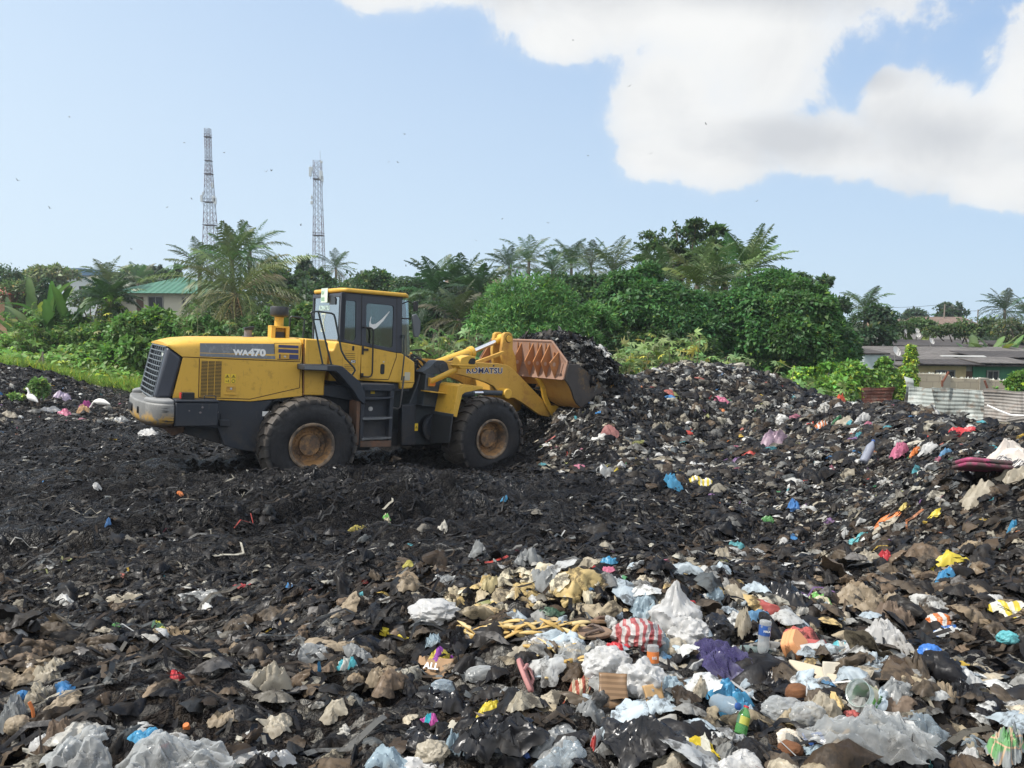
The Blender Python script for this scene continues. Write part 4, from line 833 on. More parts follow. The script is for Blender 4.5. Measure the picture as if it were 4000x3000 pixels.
# ---------------------------------------------------------------- vegetation
def leaf_mat(name, trans=.3, rough=.5):
    n=NT(name); c=n.attr(); a=n.noise(3.0,n.pos(),2); c2=n.mix(n.ramp(a,.3,.7),n.mix(.18,c,(.02,.03,.01)),c)
    n.fin(c2,rough,0,.35); n.translucent(n.mix(.35,c2,(.10,.24,.03)),trans); return n.m
LEAF=leaf_mat('leaf',.36); FROND=leaf_mat('palm_frond',.22,.42)
BARK=plain('bark',(.13,.10,.075),.9,var=.4,scale=9); PBARK=plain('palm_bark',(.15,.125,.10),.9,var=.35,scale=7); STEM=plain('green_stem',(.20,.20,.09),.7)
def unit(v): return v/np.maximum(np.linalg.norm(v,axis=-1,keepdims=True),1e-9)
def leaf_quads(P, A, Nn, L, W, col, fold=.15):
    """rhombic leaves: base P, axis A, normal Nn"""
    S=unit(np.cross(A,Nn)); n=len(P); L=np.broadcast_to(L,(n,))[:,None]; W=np.broadcast_to(W,(n,))[:,None]
    up=unit(np.cross(S,A)); V=np.empty((n,4,3)); V[:,0]=P; V[:,2]=P+A*L-up*L*.18; V[:,1]=P+A*L*.45+S*W*.5+up*W*fold; V[:,3]=P+A*L*.45-S*W*.5+up*W*fold
    F=np.arange(n*4).reshape(n,4); C=np.repeat(col[:,None,:],4,1).reshape(-1,3)
    return V.reshape(-1,3),F,C
def vary(col,n,amt=.3,yel=.08,rng=RNG):
    c=(np.array(col)[None]*1.75+np.array([.004,.004,.010]))*(1+amt*rng.uniform(-1,1,(n,1))); c=c*(1+.12*rng.normal(size=(n,3)))
    y=rng.random(n)<yel; c[y]=c[y]*np.array([2.2,1.5,.8]); return np.clip(c,.004,.8)
def crown(blobs, n, L, W, col, seed, gap=.1, gapf=1.1, droop=.3, amt=.3, yel=.06, inner=.55, flat=.0):
    rng=np.random.default_rng(seed); b=np.array(blobs,float); wts=(b[:,3]*b[:,4]+b[:,4]*b[:,5]+b[:,3]*b[:,5]); wts/=wts.sum()
    k=rng.choice(len(b),n,p=wts); d=unit(rng.normal(size=(n,3))); d[:,2]=np.where(d[:,2]<-.55,-d[:,2],d[:,2])
    r=inner+(1-inner)*rng.random(n)**.5; P=b[k,:3]+d*b[k,3:6]*r[:,None]
    P=P+unit(rng.normal(size=(n,3)))*np.minimum(b[k,3:6],.6)*.25*rng.random((n,1))
    # clumps: pull leaves to the twigs and drop those in the gaps
    q=noise3(P*gapf+seed*.37)+.5*noise3(P*gapf*2.7+seed); keep=q>(gap-.35); 
    P=P+d*(q*.42)[:,None]*np.minimum(b[k,3:6].mean(1),1.2)[:,None]
    P,d,k=P[keep],d[keep],k[keep]; n=len(P)
    A=unit(d*.7+rng.normal(size=(n,3))*.6+np.array([0,0,-droop])); Nn=unit(d*(1-flat)+np.array([0,0,.6+flat])+rng.normal(size=(n,3))*.45)
    s=(.65+.7*rng.random(n))*(.68+.55*((k*0.618)%1.0)); c=vary(col,n,amt,yel,rng)
    c*=(1+.42*np.clip(noise3(P*1.3+seed*1.7)*1.3,-1,1))[:,None]
    return leaf_quads(P,A,Nn,L*s,W*s,c)
def merge(parts):
    V=[];F=[];C=[];o=0
    for v,f,c in parts: V.append(v);F.append(f+o);C.append(c);o+=len(v)
    return np.concatenate(V),np.concatenate(F),np.concatenate(C)
def branches(mb, base, tips, r0, rng):
    base=Vector(base)
    for t in tips:
        t=Vector(t); mid=base.lerp(t,.5)+Vector((rng.uniform(-.1,.1),rng.uniform(-.1,.1),.12*(t-base).length)); mb.tube([tuple(base),tuple(mid),tuple(t)],[r0,r0*.6,r0*.18],6)
def tree(name,label,cat,base,top_z,blobs,n,L,W,col,seed,group=None,trunk_r=.14,fork=.5,**k):
    """blobs relative to base"""
    t=empty(name,base,label=label,cat=cat,group=group); rng=random.Random(seed)
    v,f,c=crown(blobs,n,L,W,col,seed,**k); mesh_np('crown',v,f,LEAF,t,c)
    zt=max(b[2] for b in blobs); fz=zt*fork
    mb=MB(); mb.tube([(0,0,-.3),(rng.uniform(-.1,.1),0,fz*.5),(rng.uniform(-.15,.15),rng.uniform(-.1,.1),fz)],[trunk_r*1.25,trunk_r,trunk_r*.75],9)
    for b in blobs[:9]: branches(mb,(0,0,fz*.95),[(b[0],b[1],b[2]+.1*b[5])],trunk_r*.5,rng)
    mb.build('trunk',BARK,t); return t
def frond_set(specs, seed, leaf_n=26, col=(.05,.085,.022), stiff=.35, wid=.05, llen=.27, dead=0):
    """specs: rows (x,y,z, azimuth, elev, length, droop)"""
    rng=np.random.default_rng(seed); S=np.array(specs,float); m=len(S); ns=leaf_n
    s=np.linspace(.0,1,ns+1)[None,:]; el=S[:,4:5]-S[:,6:7]*s**1.4; ds=S[:,5:6]/ns
    ca,sa=np.cos(S[:,3:4]),np.sin(S[:,3:4]); hx=np.cumsum(np.cos(el)*ds,1)-np.cos(el[:,:1])*ds; hz=np.cumsum(np.sin(el)*ds,1)-np.sin(el[:,:1])*ds
    bend=rng.normal(0,.12,(m,1))*S[:,5:6]*s**2
    R_=np.stack([S[:,0:1]+hx*ca-bend*sa,S[:,1:2]+hx*sa+bend*ca,S[:,2:3]+hz],-1)     # m,ns+1,3
    T=np.stack([np.cos(el)*ca,np.cos(el)*sa,np.sin(el)],-1); side=np.stack([-sa,ca,np.zeros_like(sa)],-1)*np.ones((1,ns+1,1)); up=np.cross(side,T)*-1; up=np.where(up[...,2:3]<0,-up,up)
    base=vary(col,m,.25,.0,rng); Vs=[];Fs=[];Cs=[];o=0
    prof=np.clip(np.sin(np.clip((s-.06)/.94,0,1)**.62*PI*.93),0.02,1)[0]
    for sg in (-1,1):
        sel=slice(2,ns+1); Rb=R_[:,sel]; tt=T[:,sel]; ss=side[:,sel]*sg; uu=up[:,sel]; k=Rb.shape[1]; pr=prof[sel][None,:,None]
        ln=S[:,5][:,None,None]*llen*pr*(.85+.3*rng.random((m,k,1)))
        d0=unit(ss*.85+tt*.85+uu*.25+rng.normal(0,.10,(m,k,3))); hang=np.array([0,0,-1.])*(1-stiff)
        d1=unit(d0+hang*1.1); p0=Rb; p1=p0+d0*ln*.5; p2=p1+d1*ln*.5
        w=wid*np.ones((m,k,1)); wdir=unit(tt*.9+uu*.35)
        v=np.stack([p0-wdir*w*.35,p0+wdir*w*.35,p1+wdir*w*.5,p1-wdir*w*.5,p2+wdir*w*.1,p2-wdir*w*.1],2)   # m,k,6,3
        N=m*k; v=v.reshape(-1,3); i=np.arange(N)[:,None]*6
        f=np.concatenate([i+np.array([[0,1,2,3]]),i+np.array([[3,2,4,5]])],0)
        c=np.repeat(base,k,0)*(1+.15*rng.normal(size=(N,1)))
        Vs.append(v);Fs.append(f+o);Cs.append(np.repeat(np.clip(c,.005,.8),6,0));o+=len(v)
    # midribs
    w=.022*(1-.8*s)[...,None]*np.ones((m,1,1))*np.maximum(S[:,5][:,None,None]/3,.4); v=np.stack([R_-side*w,R_+up*w*.8,R_+side*w],2); K=ns+1
    idx=np.arange(m*K).reshape(m,K); a=idx[:,:-1].ravel()[:,None]*3; b=idx[:,1:].ravel()[:,None]*3
    f=np.concatenate([np.concatenate([a,b,b+1,a+1],1),np.concatenate([a+1,b+1,b+2,a+2],1)],0)
    Vs.append(v.reshape(-1,3));Fs.append(f+o);Cs.append(np.repeat(np.repeat(base*np.array([2.0,1.6,1.5]),K,0),3,0))
    return np.concatenate(Vs),np.concatenate(Fs),np.concatenate(Cs)
def palm(label,crown_at,ground_z,flen,nf,seed,col=(.05,.085,.022),group='coconut and oil palms',name='palm_tree',elmax=82,elmin=-45,droop=1.3,stiff=.25,tr=.13,wid=.06,leaf_n=30,llen=.29,dead=3):
    rng=np.random.default_rng(seed); cx,cy,cz=crown_at; h=cz-ground_z
    t=empty(name,(cx,cy,ground_z),label=label,cat='palm tree',group=group); sp=[]
    for i in range(nf):
        q=(i+.5)/nf; el=R(elmax)+(R(elmin)-R(elmax))*q**1.15; az=i*2.39996+rng.normal(0,.2)
        sp.append((0,0,h,az,el+rng.normal(0,.08),flen*(.72+.32*math.sin(PI*min(1,q*.9+.12)))*rng.uniform(.9,1.1),droop*(.55+.6*q)*rng.uniform(.8,1.2)))
    v,f,c=frond_set(sp,seed,leaf_n,col,stiff,wid,llen); mesh_np('crown',v,f,FROND,t,c)
    if dead:
        sp=[(0,0,h-.05,rng.uniform(0,6.28),R(-35)+rng.normal(0,.15),flen*.8,1.0) for i in range(dead)]
        v,f,c=frond_set(sp,seed+1,18,(.17,.12,.055),.15,wid,llen*.8); mesh_np('dead_frond',v,f,FROND,t,c)
    lean=rng.uniform(-.3,.3); mb=MB(); mb.tube([(lean,0,-.4),(lean*.8,0,h*.3),(lean*.3,0,h*.7),(0,0,h+.1)],[tr*1.5,tr,tr*.85,tr*.8],10); mb.build('trunk',PBARK,t)
    return t
def banana(label,base,h,nb,seed,col=(.09,.15,.03),spread=1.0,group='banana plants'):
    nb=int(nb*1.5); col=tuple(.72*q for q in col)
    rng=np.random.default_rng(seed); t=empty('banana_plant',base,label=label,cat='banana plant',group=group); V=[];F=[];C=[];o=0; ns=12
    for i in range(nb):
        az=i*2.4+rng.normal(0,.3); ox,oy=rng.normal(0,.25,2)*spread; el=R(rng.uniform(48,86)); dr=rng.uniform(.5,1.5); Ln=h*rng.uniform(.55,.8); w=h*.065
        p=np.array([ox,oy,h*rng.uniform(.25,.5)]); side=np.array([-math.sin(az),math.cos(az),0]); c0=vary(col,1,.3,.12,rng)[0]; rows=[]
        for k in range(ns+1):
            s=k/ns; e=el-dr*s**1.5; d=np.array([math.cos(e)*math.cos(az),math.cos(e)*math.sin(az),math.sin(e)]); u=np.cross(side,d); u=u if u[2]>0 else -u
            ww=w*math.sin(PI*min(1,.08+s*.9))**.6*(1 if s>.12 else .25)*rng.uniform(.75,1.1)
            rows += [p-side*ww+u*ww*.25,p,p+side*ww+u*ww*.25]; p=p+d*Ln/ns
        V += rows
        for k in range(ns):
            F += [(o+3*k,o+3*k+1,o+3*k+4,o+3*k+3),(o+3*k+1,o+3*k+2,o+3*k+5,o+3*k+4)]
        for k in range(ns+1): C += [c0*rng.uniform(.85,1.1),c0*1.3,c0*rng.uniform(.85,1.1)]
        o=len(V)
    mesh_np('leaf_blades',np.array(V),np.array(F),LEAF,t,np.array(C)); mb=MB()
    for i in range(max(2,nb//4)): mb.tube([(rng.normal(0,.2)*spread,rng.normal(0,.2)*spread,-.3),(0,0,h*.45)],[h*.05,h*.03],7)
    mb.build('stem',STEM,t); return t
def palmate(P,Nn,size,col,rng,lobes=6):
    n=len(P); A0=unit(np.cross(Nn,rng.normal(size=(n,3)))); B0=unit(np.cross(Nn,A0)); out=[]
    for j in range(lobes):
        a=-2.1+4.2*j/(lobes-1); A=A0*math.cos(a)+B0*math.sin(a); L=size*(1-.22*abs(a)/2.1)
        out.append(leaf_quads(P,unit(A-Nn*.15),Nn,L,L*.34,col*(.9+.2*rng.random((n,1))),.05))
    return merge(out)
def stalk_plant(name,label,cat,base,h,nst,nl,size,col,seed,spread=.7,group=None,lobes=6,parent_kind=None):
    rng=np.random.default_rng(seed); t=empty(name,base,label=label,cat=cat,group=group); mb=MB(); P=[]; col=tuple(1.25*q for q in col)
    for i in range(nst):
        a=rng.uniform(0,6.28); b0=np.array([math.cos(a),math.sin(a),0])*spread*rng.random()**.5; hh=h*rng.uniform(.6,1.0); tip=b0*1.5+np.array([rng.normal(0,.12),rng.normal(0,.12),hh])
        mid=(b0+tip)/2+rng.normal(0,.05,3); mb.tube([tuple(b0-[0,0,.2]),tuple(mid),tuple(tip)],[.022,.016,.008],5)
        for k in range(nl):
            s=rng.random()**.55; p=b0+(tip-b0)*(.35+.65*s); q=p+unit(rng.normal(size=3)*np.array([1,1,.35]))*size*rng.uniform(.5,1.7); mb.tube([tuple(p),tuple(q)],.005,3,caps=False); P.append(q)
    P=np.array(P); Nn=unit(np.array([0,0,.8])+rng.normal(size=P.shape)*.45); s=size*rng.uniform(.7,1.25,len(P))
    v,f,c=palmate(P,Nn,s,vary(col,len(P),.3,.10,rng),rng,lobes); mesh_np('leaves',v,f,LEAF,t,c); mb.build('stalks',STEM,t); return t
def bush(name,label,cat,base,blobs,n,L,W,col,seed,group=None,**k):
    t=empty(name,base,label=label,cat=cat,group=group); col=tuple(1.35*q for q in col); v,f,c=crown(blobs,n,L,W,col,seed,**k); mesh_np('foliage',v,f,LEAF,t,c)
    mb=MB(); rng=random.Random(seed)
    for b in blobs[:6]: mb.tube([(b[0]*.3,b[1]*.3,-.2),(b[0]*.7,b[1]*.7,b[2]*.5),(b[0],b[1],b[2])],[.05,.035,.012],5)
    mb.build('stems',BARK,t); return t
def gz(x,y): return float(hgt(x,y)) if (-22<x<22 and y<34) else -1.2
def px_blobs(items,D,base):
    """items (u,v,ru,rv,dD): blobs given by where they stand in the survey, turned to metres round base"""
    out=[]
    for u,v,ru,rv,dd in items:
        x,y,z=at(u,v,D+dd); s=(D+dd)/3000; out.append((x-base[0],y-base[1],z-base[2],ru*s,(ru*s+rv*s)*.45,rv*s))
    return out
def PB(u,D,z=None):
    x,y,_=at(u,1250,D); return (x,y,gz(x,y)-.1 if z is None else z)
#
DKG=(.028,.058,.016); MDG=(.045,.088,.020); LTG=(.075,.135,.026); YLG=(.11,.165,.025); OLV=(.075,.085,.03)
# -- palms on the left
palm('big coconut palm with wide drooping fronds behind the yellow engine hood',at(925,1150,27),gz(*at(925,1150,27)[:2]),2.9,38,1,col=(.085,.105,.036),elmax=58,elmin=-62,droop=1.35,stiff=.05,dead=5,wid=.035,leaf_n=44,llen=.30)
palm('tall coconut palm rising highest between the two lattice towers',at(975,990,40),-1,2.15,22,2,col=(.050,.085,.034),dead=3,wid=.04,elmin=-60)
palm('coconut palm leaning in front of the base of the left lattice tower',at(780,1050,42),-1,2.0,18,3,col=(.055,.092,.036),elmin=-25,wid=.045,dead=2)
palm('palm with bushy crown just left of the tallest coconut palm',at(905,1020,34),-1,2.0,22,4,col=(.052,.086,.03),elmin=-40,wid=.06,dead=2)
palm('small dark palm standing right of the right lattice tower',at(1312,1050,75),-1,2.3,22,5,col=(.035,.06,.022),wid=.045,dead=5)
palm('dark shaggy oil palm beside the green roofed house',at(425,1175,29),gz(*at(425,1175,29)[:2]),1.35,34,6,col=(.026,.050,.018),elmax=70,elmin=-80,droop=1.2,dead=0,wid=.06)
palm('grey green palm behind the shaggy oil palm, left of the green roof',at(420,1110,50),-1,2.2,16,7,col=(.060,.085,.035),elmin=-10,wid=.045,dead=0)
palm('low pale palm near the pale trees beside the cypress row',at(540,1110,58),-1,2.1,14,8,col=(.062,.09,.04),elmin=-10,wid=.045,dead=0)
# -- palms behind the cab and the row in the middle
palm('feathery oil palm with arching tips right behind the cab roof',at(1700,1150,33),-1,2.1,30,9,col=(.034,.062,.028),elmin=-70,droop=1.3,dead=0)
palm('feathery oil palm between the cab and the grey roof',at(1800,1140,36),-1,2.2,30,10,col=(.036,.066,.030),elmin=-60,droop=1.3,dead=0)
palm('low oil palm spreading fronds just above the tilt cylinder',at(1795,1255,29),-1,1.9,24,11,col=(.05,.07,.03),elmin=-60,droop=1.4,dead=3)
palm('dark oil palm in front of the grey roof left of the feathery tree',at(1880,1150,32),-1,1.8,26,12,col=(.03,.056,.026),elmin=-60,dead=0)
palm('leftmost palm of the row behind the feathery tree, dark and upright',at(1990,1050,50),-1,2.0,22,13,col=(.040,.066,.032),elmin=-45,droop=1.2,wid=.045,dead=1)
palm('second palm of the row, with drooping pale fronds at both sides',at(2066,1030,54),-1,2.5,20,14,col=(.052,.082,.036),elmin=-30,droop=1.5,wid=.045,dead=2)
palm('third palm of the row, narrow with upright fronds',at(2158,1060,50),-1,1.7,20,15,col=(.040,.070,.033),elmin=-60,droop=.9,wid=.045,dead=1)
palm('fourth palm of the row, with open fan of arching fronds',at(2232,1035,54),-1,2.3,26,16,col=(.044,.074,.034),elmin=-15,wid=.045,dead=2)
palm('fifth palm of the row, pale and half behind its larger neighbour',at(2310,1050,48),-1,2.2,17,17,col=(.055,.085,.038),elmin=-40,wid=.045,dead=0)
palm('largest palm of the row, with a drooping frond and reddish trunk top',at(2392,1065,40),-1,2.3,28,18,col=(.056,.086,.034),elmin=-70,droop=1.2,wid=.045,dead=2)
palm('upright coconut palm with long fans right of the broad tree',at(2925,1060,34),-1,2.15,24,19,col=(.068,.100,.034),elmin=0,droop=.85,wid=.055,leaf_n=36,llen=.24,dead=1)
palm('coconut palm with yellowish arching fronds over the vine thicket',at(2725,1125,30),-1,2.3,22,20,col=(.070,.100,.034),elmin=-35,droop=1.3,wid=.055,leaf_n=32,dead=2)
palm('palm with fronds peeping out left under the broad tree',at(2580,1090,34),-1,2.0,18,21,col=(.055,.088,.034),elmin=-25,wid=.06,dead=0)
palm('palm with bright straight fronds in front of the upright palm',at(2835,1130,31),-1,2.4,14,22,col=(.072,.112,.034),elmin=15,droop=.7,wid=.055,leaf_n=34,llen=.22,dead=0)
palm('palm with arching fronds on the dark bushes left of the houses',at(3380,1215,45),-1,1.9,18,23,col=(.050,.080,.034),elmin=-10,droop=1.4,wid=.045,dead=0)
palm('dark palm at the right edge beyond the village poles',at(3925,1215,58),-1,2.1,24,24,col=(.036,.060,.032),elmin=-40,wid=.045,dead=1)
palm('small palm half hidden right of the dark edge palm',at(4010,1230,60),-1,2.0,20,25,col=(.036,.062,.034),elmin=-40,wid=.045,dead=0)
# -- broadleaf trees, left
def T(name,label,cat,u,D,items,n,L,W,col,seed,group=None,**k):
    b=PB(u,D); return tree(name,label,cat,b,0,px_blobs(items,D,b),n,L,W,col,seed,group,**k)
GL='trees beyond the dump'
T('broadleaf_tree','dark rounded tree at the left edge of the skyline','tree',10,60,[(0,1105,90,60,0),(60,1130,60,50,1),(-60,1110,70,70,1)],5000,.34,.2,(.03,.058,.022),31,GL)
T('broadleaf_tree','wide pale yellow-green flat topped tree on the left skyline','tree',190,70,[(140,1075,60,22,0),(200,1065,70,22,0),(250,1080,55,22,1),(170,1105,90,35,1),(90,1110,60,35,1)],4200,.38,.2,(.12,.15,.06),32,GL,gap=.25)
T('broadleaf_tree','olive bushy tree in front of the white building at left','tree',110,46,[(100,1135,50,40,0),(150,1150,50,36,1),(60,1150,50,50,0),(120,1190,90,60,1)],4200,.24,.14,(.062,.09,.03),33,GL)
T('broadleaf_tree','small dark tree with round crown beside the white building','tree',185,44,[(185,1115,26,24,0),(185,1150,40,30,0)],1500,.2,.12,(.02,.044,.02),34,GL)
T('broadleaf_tree','mid green tree between the white building and the shaggy palm','tree',350,48,[(350,1165,50,30,0),(310,1175,40,34,0),(390,1165,60,40,1)],3200,.24,.14,(.05,.09,.03),35,GL)
T('broadleaf_tree','light green spreading tree left of the cypress row','tree',500,72,[(470,1085,50,24,0),(530,1075,60,26,0),(570,1090,45,26,0),(500,1110,90,30,1)],4200,.34,.2,(.075,.125,.045),36,GL)
T('broadleaf_tree','dark tree crown just right of the tallest palm','tree',1075,45,[(1060,1060,40,50,0),(1085,1110,60,60,0),(1050,1150,70,60,1),(1120,1140,50,60,0)],5000,.24,.14,(.022,.045,.018),37,GL)
T('broadleaf_tree','dark tree below the right tower, behind the exhaust','tree',1215,46,[(1180,1110,50,50,0),(1240,1100,50,45,0),(1215,1150,90,55,1),(1270,1140,50,50,1)],5600,.24,.14,(.030,.058,.020),38,GL)
T('broadleaf_tree','yellowish shrubby tree just left of the cab roof','tree',1120,33,[(1105,1170,36,36,0),(1140,1185,34,36,0),(1110,1215,50,40,0)],2200,.2,.12,(.085,.115,.03),39,GL)
T('broadleaf_tree','green rounded tree behind the cab roof','tree',1440,46,[(1400,1120,60,40,0),(1470,1110,60,45,0),(1540,1130,60,45,1),(1440,1150,110,60,1)],6000,.24,.14,(.038,.072,.026),40,GL)
T('broadleaf_tree','dull green tree between the cab and the oil palms','tree',1600,44,[(1570,1125,50,36,0),(1630,1130,50,36,0),(1600,1180,80,60,1)],4600,.24,.12,(.034,.062,.026),41,GL)
for i,(u,vt,w,lab) in enumerate([(597,1037,11,'leftmost dark columnar tree of the row above the green roof'),(624,1036,10,'second dark columnar tree of the row above the green roof'),(651,1043,13,'third and widest dark columnar tree above the green roof'),(692,1030,12,'lone dark columnar tree at the right end of the row')]):
    T('columnar_tree',lab,'tree',u,82,[(u,vt+14+k*16,w*(.75+.12*min(k,3)),15,0) for k in range(6)],1300,.4,.2,(.024,.045,.022),42+i,'columnar trees',droop=.9,gap=-.2)
for i,(u,vt,w,lab) in enumerate([(1176,1000,10,'ragged dark columnar tree left of the right tower'),(1202,1000,9,'thin ragged columnar tree touching the right tower')]):
    T('columnar_tree',lab,'tree',u,56,[(u+(k%2)*5-2,vt+12+k*17,w*(.8+.2*min(k,3)),14,0) for k in range(8)],1500,.26,.14,(.020,.040,.018),47+i,'columnar trees',droop=.9,gap=.1)
# -- the thicket in the middle and on the right
T('feathery_tree','bright green feathery fine-leaved tree behind the bucket','tree',2050,25,[(1960,1180,90,90,0),(2060,1150,110,80,0),(2160,1200,100,80,0),(1900,1260,70,80,0),(2010,1270,120,90,-1),(2140,1290,110,80,-.5),(2260,1300,90,70,0),(2080,1350,160,70,-1),(2330,1260,80,70,.5),(2290,1350,90,70,0)],42000,.17,.035,(.062,.150,.034),50,GL,gap=.12,gapf=1.5,droop=.1,inner=.3,amt=.35)
T('broad_tree','tall broad almond tree with tiered branches above the thicket','tree',2680,36,[(2550,920,45,13,0),(2640,895,50,16,0),(2720,880,45,16,0),(2800,905,34,14,1),(2600,960,70,15,-.5),(2700,940,80,20,.5),(2800,965,45,14,0),(2545,1010,60,13,0),(2640,1000,60,20,0),(2740,1005,70,22,0),(2830,1000,40,14,1),(2660,1060,70,30,.5),(2750,1050,60,25,1),(2680,910,60,20,1)],9500,.26,.13,(.032,.062,.018),51,GL,gap=.2,gapf=1.3,inner=.2,flat=.4,trunk_r=.2)
VT='vine covered trees of the thicket'
T('vine_covered_tree','rounded vine covered tree directly right of the feathery tree','tree',2480,27,[(2440,1120,70,60,0),(2520,1090,60,50,.5),(2400,1180,70,60,0),(2500,1190,110,80,-.5),(2450,1280,120,80,-1),(2560,1270,90,80,-1)],24650,.165,.09,(.036,.095,.024),52,VT,gap=.2,gapf=.8)
T('vine_covered_tree','dark tree of the thicket below the yellowish palm','tree',2680,27,[(2620,1170,70,60,0),(2700,1210,90,70,-.5),(2640,1280,110,80,-1),(2720,1330,110,80,-1),(2790,1230,70,70,0)],21750,.165,.09,(.030,.082,.022),53,VT,gap=.2,gapf=.8)
T('vine_covered_tree','tall leafy mound of vines under the upright palm','tree',2970,27,[(2930,1150,80,60,0),(3010,1120,80,55,.5),(2880,1220,90,80,-.5),(2990,1240,110,90,-1),(2920,1320,110,80,-1.2),(2850,1380,90,60,-1)],27550,.165,.09,(.036,.098,.024),54,VT,gap=.2,gapf=.8)
T('vine_covered_tree','vine draped tree with hanging brown stems at the thicket edge','tree',3140,26,[(3100,1150,80,50,.5),(3180,1170,70,50,.5),(3080,1230,100,80,-.5),(3180,1260,90,90,-.5),(3110,1340,110,80,-1),(3200,1380,90,80,-1)],26100,.165,.09,(.042,.10,.024),55,VT,gap=.1)
T('vine_covered_tree','rightmost sloping mass of vines beside the pale blue house','tree',3280,28,[(3220,1220,55,50,0),(3265,1290,50,50,0),(3250,1350,90,80,-.5),(3310,1370,40,50,0),(3280,1420,60,50,-1)],17400,.165,.09,(.034,.09,.024),56,VT,gap=.06)
T('vine_covered_tree','dark green back tree showing over the right thicket','tree',3200,33,[(3130,1120,60,40,0),(3200,1130,60,45,0),(3250,1190,60,50,0)],5000,.22,.12,(.026,.054,.02),57,VT,gap=.2,gapf=.8)
T('vine_covered_tree','low dark thicket in the middle behind the tall weeds','tree',2560,25.5,[(2430,1370,110,70,0),(2560,1370,110,80,0),(2700,1400,120,60,-.5)],10000,.19,.1,(.03,.062,.018),58,VT,gap=.05)
T('broadleaf_tree','dark leafy tree filling in below the palm row','tree',2310,35,[(2190,1125,80,45,0),(2300,1130,90,45,0),(2410,1115,80,45,0),(2250,1180,110,60,-.5),(2380,1190,110,60,-.5)],9000,.22,.12,(.030,.066,.022),68,GL,gap=.05)
# shade behind the cab
T('broadleaf_tree','dark shaded tree mass behind the windscreen and boom','tree',1740,37,[(1640,1220,90,90,0),(1760,1230,110,90,0),(1880,1230,90,90,0),(1700,1320,120,80,-1),(1840,1320,120,80,-1)],11000,.24,.12,(.020,.042,.018),59,GL,gap=-.1)
T('broadleaf_tree','low bushy trees between the grey roofs behind the dishes','tree',3560,46.5,[(3530,1285,40,26,0),(3600,1280,50,26,.5),(3490,1300,40,24,0)],2600,.2,.12,(.05,.085,.03),65,GL)
T('broadleaf_tree','olive bushes crowding the roofs left of the big banana','tree',3740,46,[(3700,1290,50,26,0),(3780,1295,50,26,0),(3650,1300,40,20,0)],2800,.2,.12,(.055,.085,.03),66,GL)
# -- right village greenery
T('dark_shrub','dense dark shrub mound below the village palm','shrub',3410,40,[(3370,1270,50,50,0),(3430,1240,50,40,0),(3460,1290,50,50,0),(3400,1320,80,40,-.5)],5000,.24,.13,(.024,.048,.02),60,None)
T('broadleaf_tree','distant blue-green tree left of the far pole','tree',3560,85,[(3535,1235,34,18,0),(3580,1232,34,18,0),(3560,1250,50,20,0)],1800,.42,.22,(.04,.066,.04),61,GL)
T('broadleaf_tree','distant tree with rounded open crown behind the far pole','tree',3710,80,[(3680,1205,32,14,0),(3720,1200,34,14,0),(3750,1222,30,14,0),(3700,1235,50,20,0)],2000,.38,.2,(.036,.06,.036),62,GL)
T('broadleaf_tree','bushy green tree behind the banana plant at right','tree',3800,46,[(3790,1270,50,30,0),(3850,1280,60,40,0),(3760,1300,50,30,0)],2600,.24,.13,(.055,.085,.03),63,GL)
T('broadleaf_tree','dull olive tree with wires before it at the right edge','tree',3970,42,[(3950,1290,60,45,0),(4010,1310,60,50,0),(3980,1350,70,40,0)],3400,.22,.12,(.06,.075,.035),64,GL)
banana('dark green banana clump in front of the white building',PB(217,29),3.0,12,70,col=(.06,.12,.03),spread=1.6)
banana('ragged banana plant at the left edge beside the red roof',PB(95,32),3.2,9,71,col=(.075,.125,.04),spread=1.4)
banana('banana plant with pale leaves just left of the cab',PB(1165,27),2.8,8,72,col=(.08,.13,.03),spread=1.2)
banana('bright yellow-green banana plant among the satellite dishes',PB(3590,45.9,-1.2),3.3,11,73,col=(.12,.18,.035),spread=1.6)
banana('large banana plant with torn leaves right of the dishes',PB(3875,38,-1.2),3.6,13,74,col=(.085,.14,.035),spread=2.2)
banana('small banana clump beyond the roofs in the village',PB(3700,60,-1.2),2.6,10,75,col=(.07,.12,.04),spread=2)
banana('banana leaves crowding the pale roofs below the far trees',PB(3480,62,-1.2),2.6,10,76,col=(.06,.11,.045),spread=2)
# -- bushes, weeds, creepers
GB='bushes at the edge of the dump'
def Bu(label,u,D,items,n,L,W,col,seed,name='bush',cat='bush',g=GB,**k):
    b=PB(u,D); return bush(name,label,cat,b,px_blobs(items,D,b),n,L,W,col,seed,g,**k)
Bu('big leafy bush below the green roofed house',600,26,[(520,1300,80,70,0),(620,1280,80,60,.5),(700,1310,80,60,0),(560,1370,100,50,-.5),(670,1380,100,50,-.5)],11000,.2,.13,(.055,.115,.022),80)
Bu('bushy creeper left of the black grille',540,26.3,[(480,1375,70,45,.5),(560,1375,70,45,.5),(610,1400,60,40,.3),(440,1395,50,36,.3)],9000,.16,.11,(.060,.125,.022),81)
Bu('leafy bush under the shaggy oil palm',390,28,[(340,1330,70,50,0),(420,1330,70,50,0),(380,1390,100,50,-.5)],7000,.18,.12,(.062,.12,.025),82)
Bu('bright low bush at the far left behind the black mound',60,28.5,[(0,1360,80,45,0),(80,1355,80,45,0),(140,1385,70,35,0)],7000,.18,.12,(.08,.15,.028),83)
Bu('dull round bush below the banana clump',250,29,[(210,1290,70,60,0),(290,1290,60,50,0),(140,1290,60,50,.5),(250,1340,100,40,-.5)],7000,.2,.13,(.045,.09,.024),84)
Bu('leafy bush behind the hood, under the coconut palm',840,25.5,[(790,1300,60,60,0),(860,1330,80,60,0),(940,1330,70,60,.5),(1020,1310,60,60,1)],8000,.18,.12,(.045,.095,.022),85)
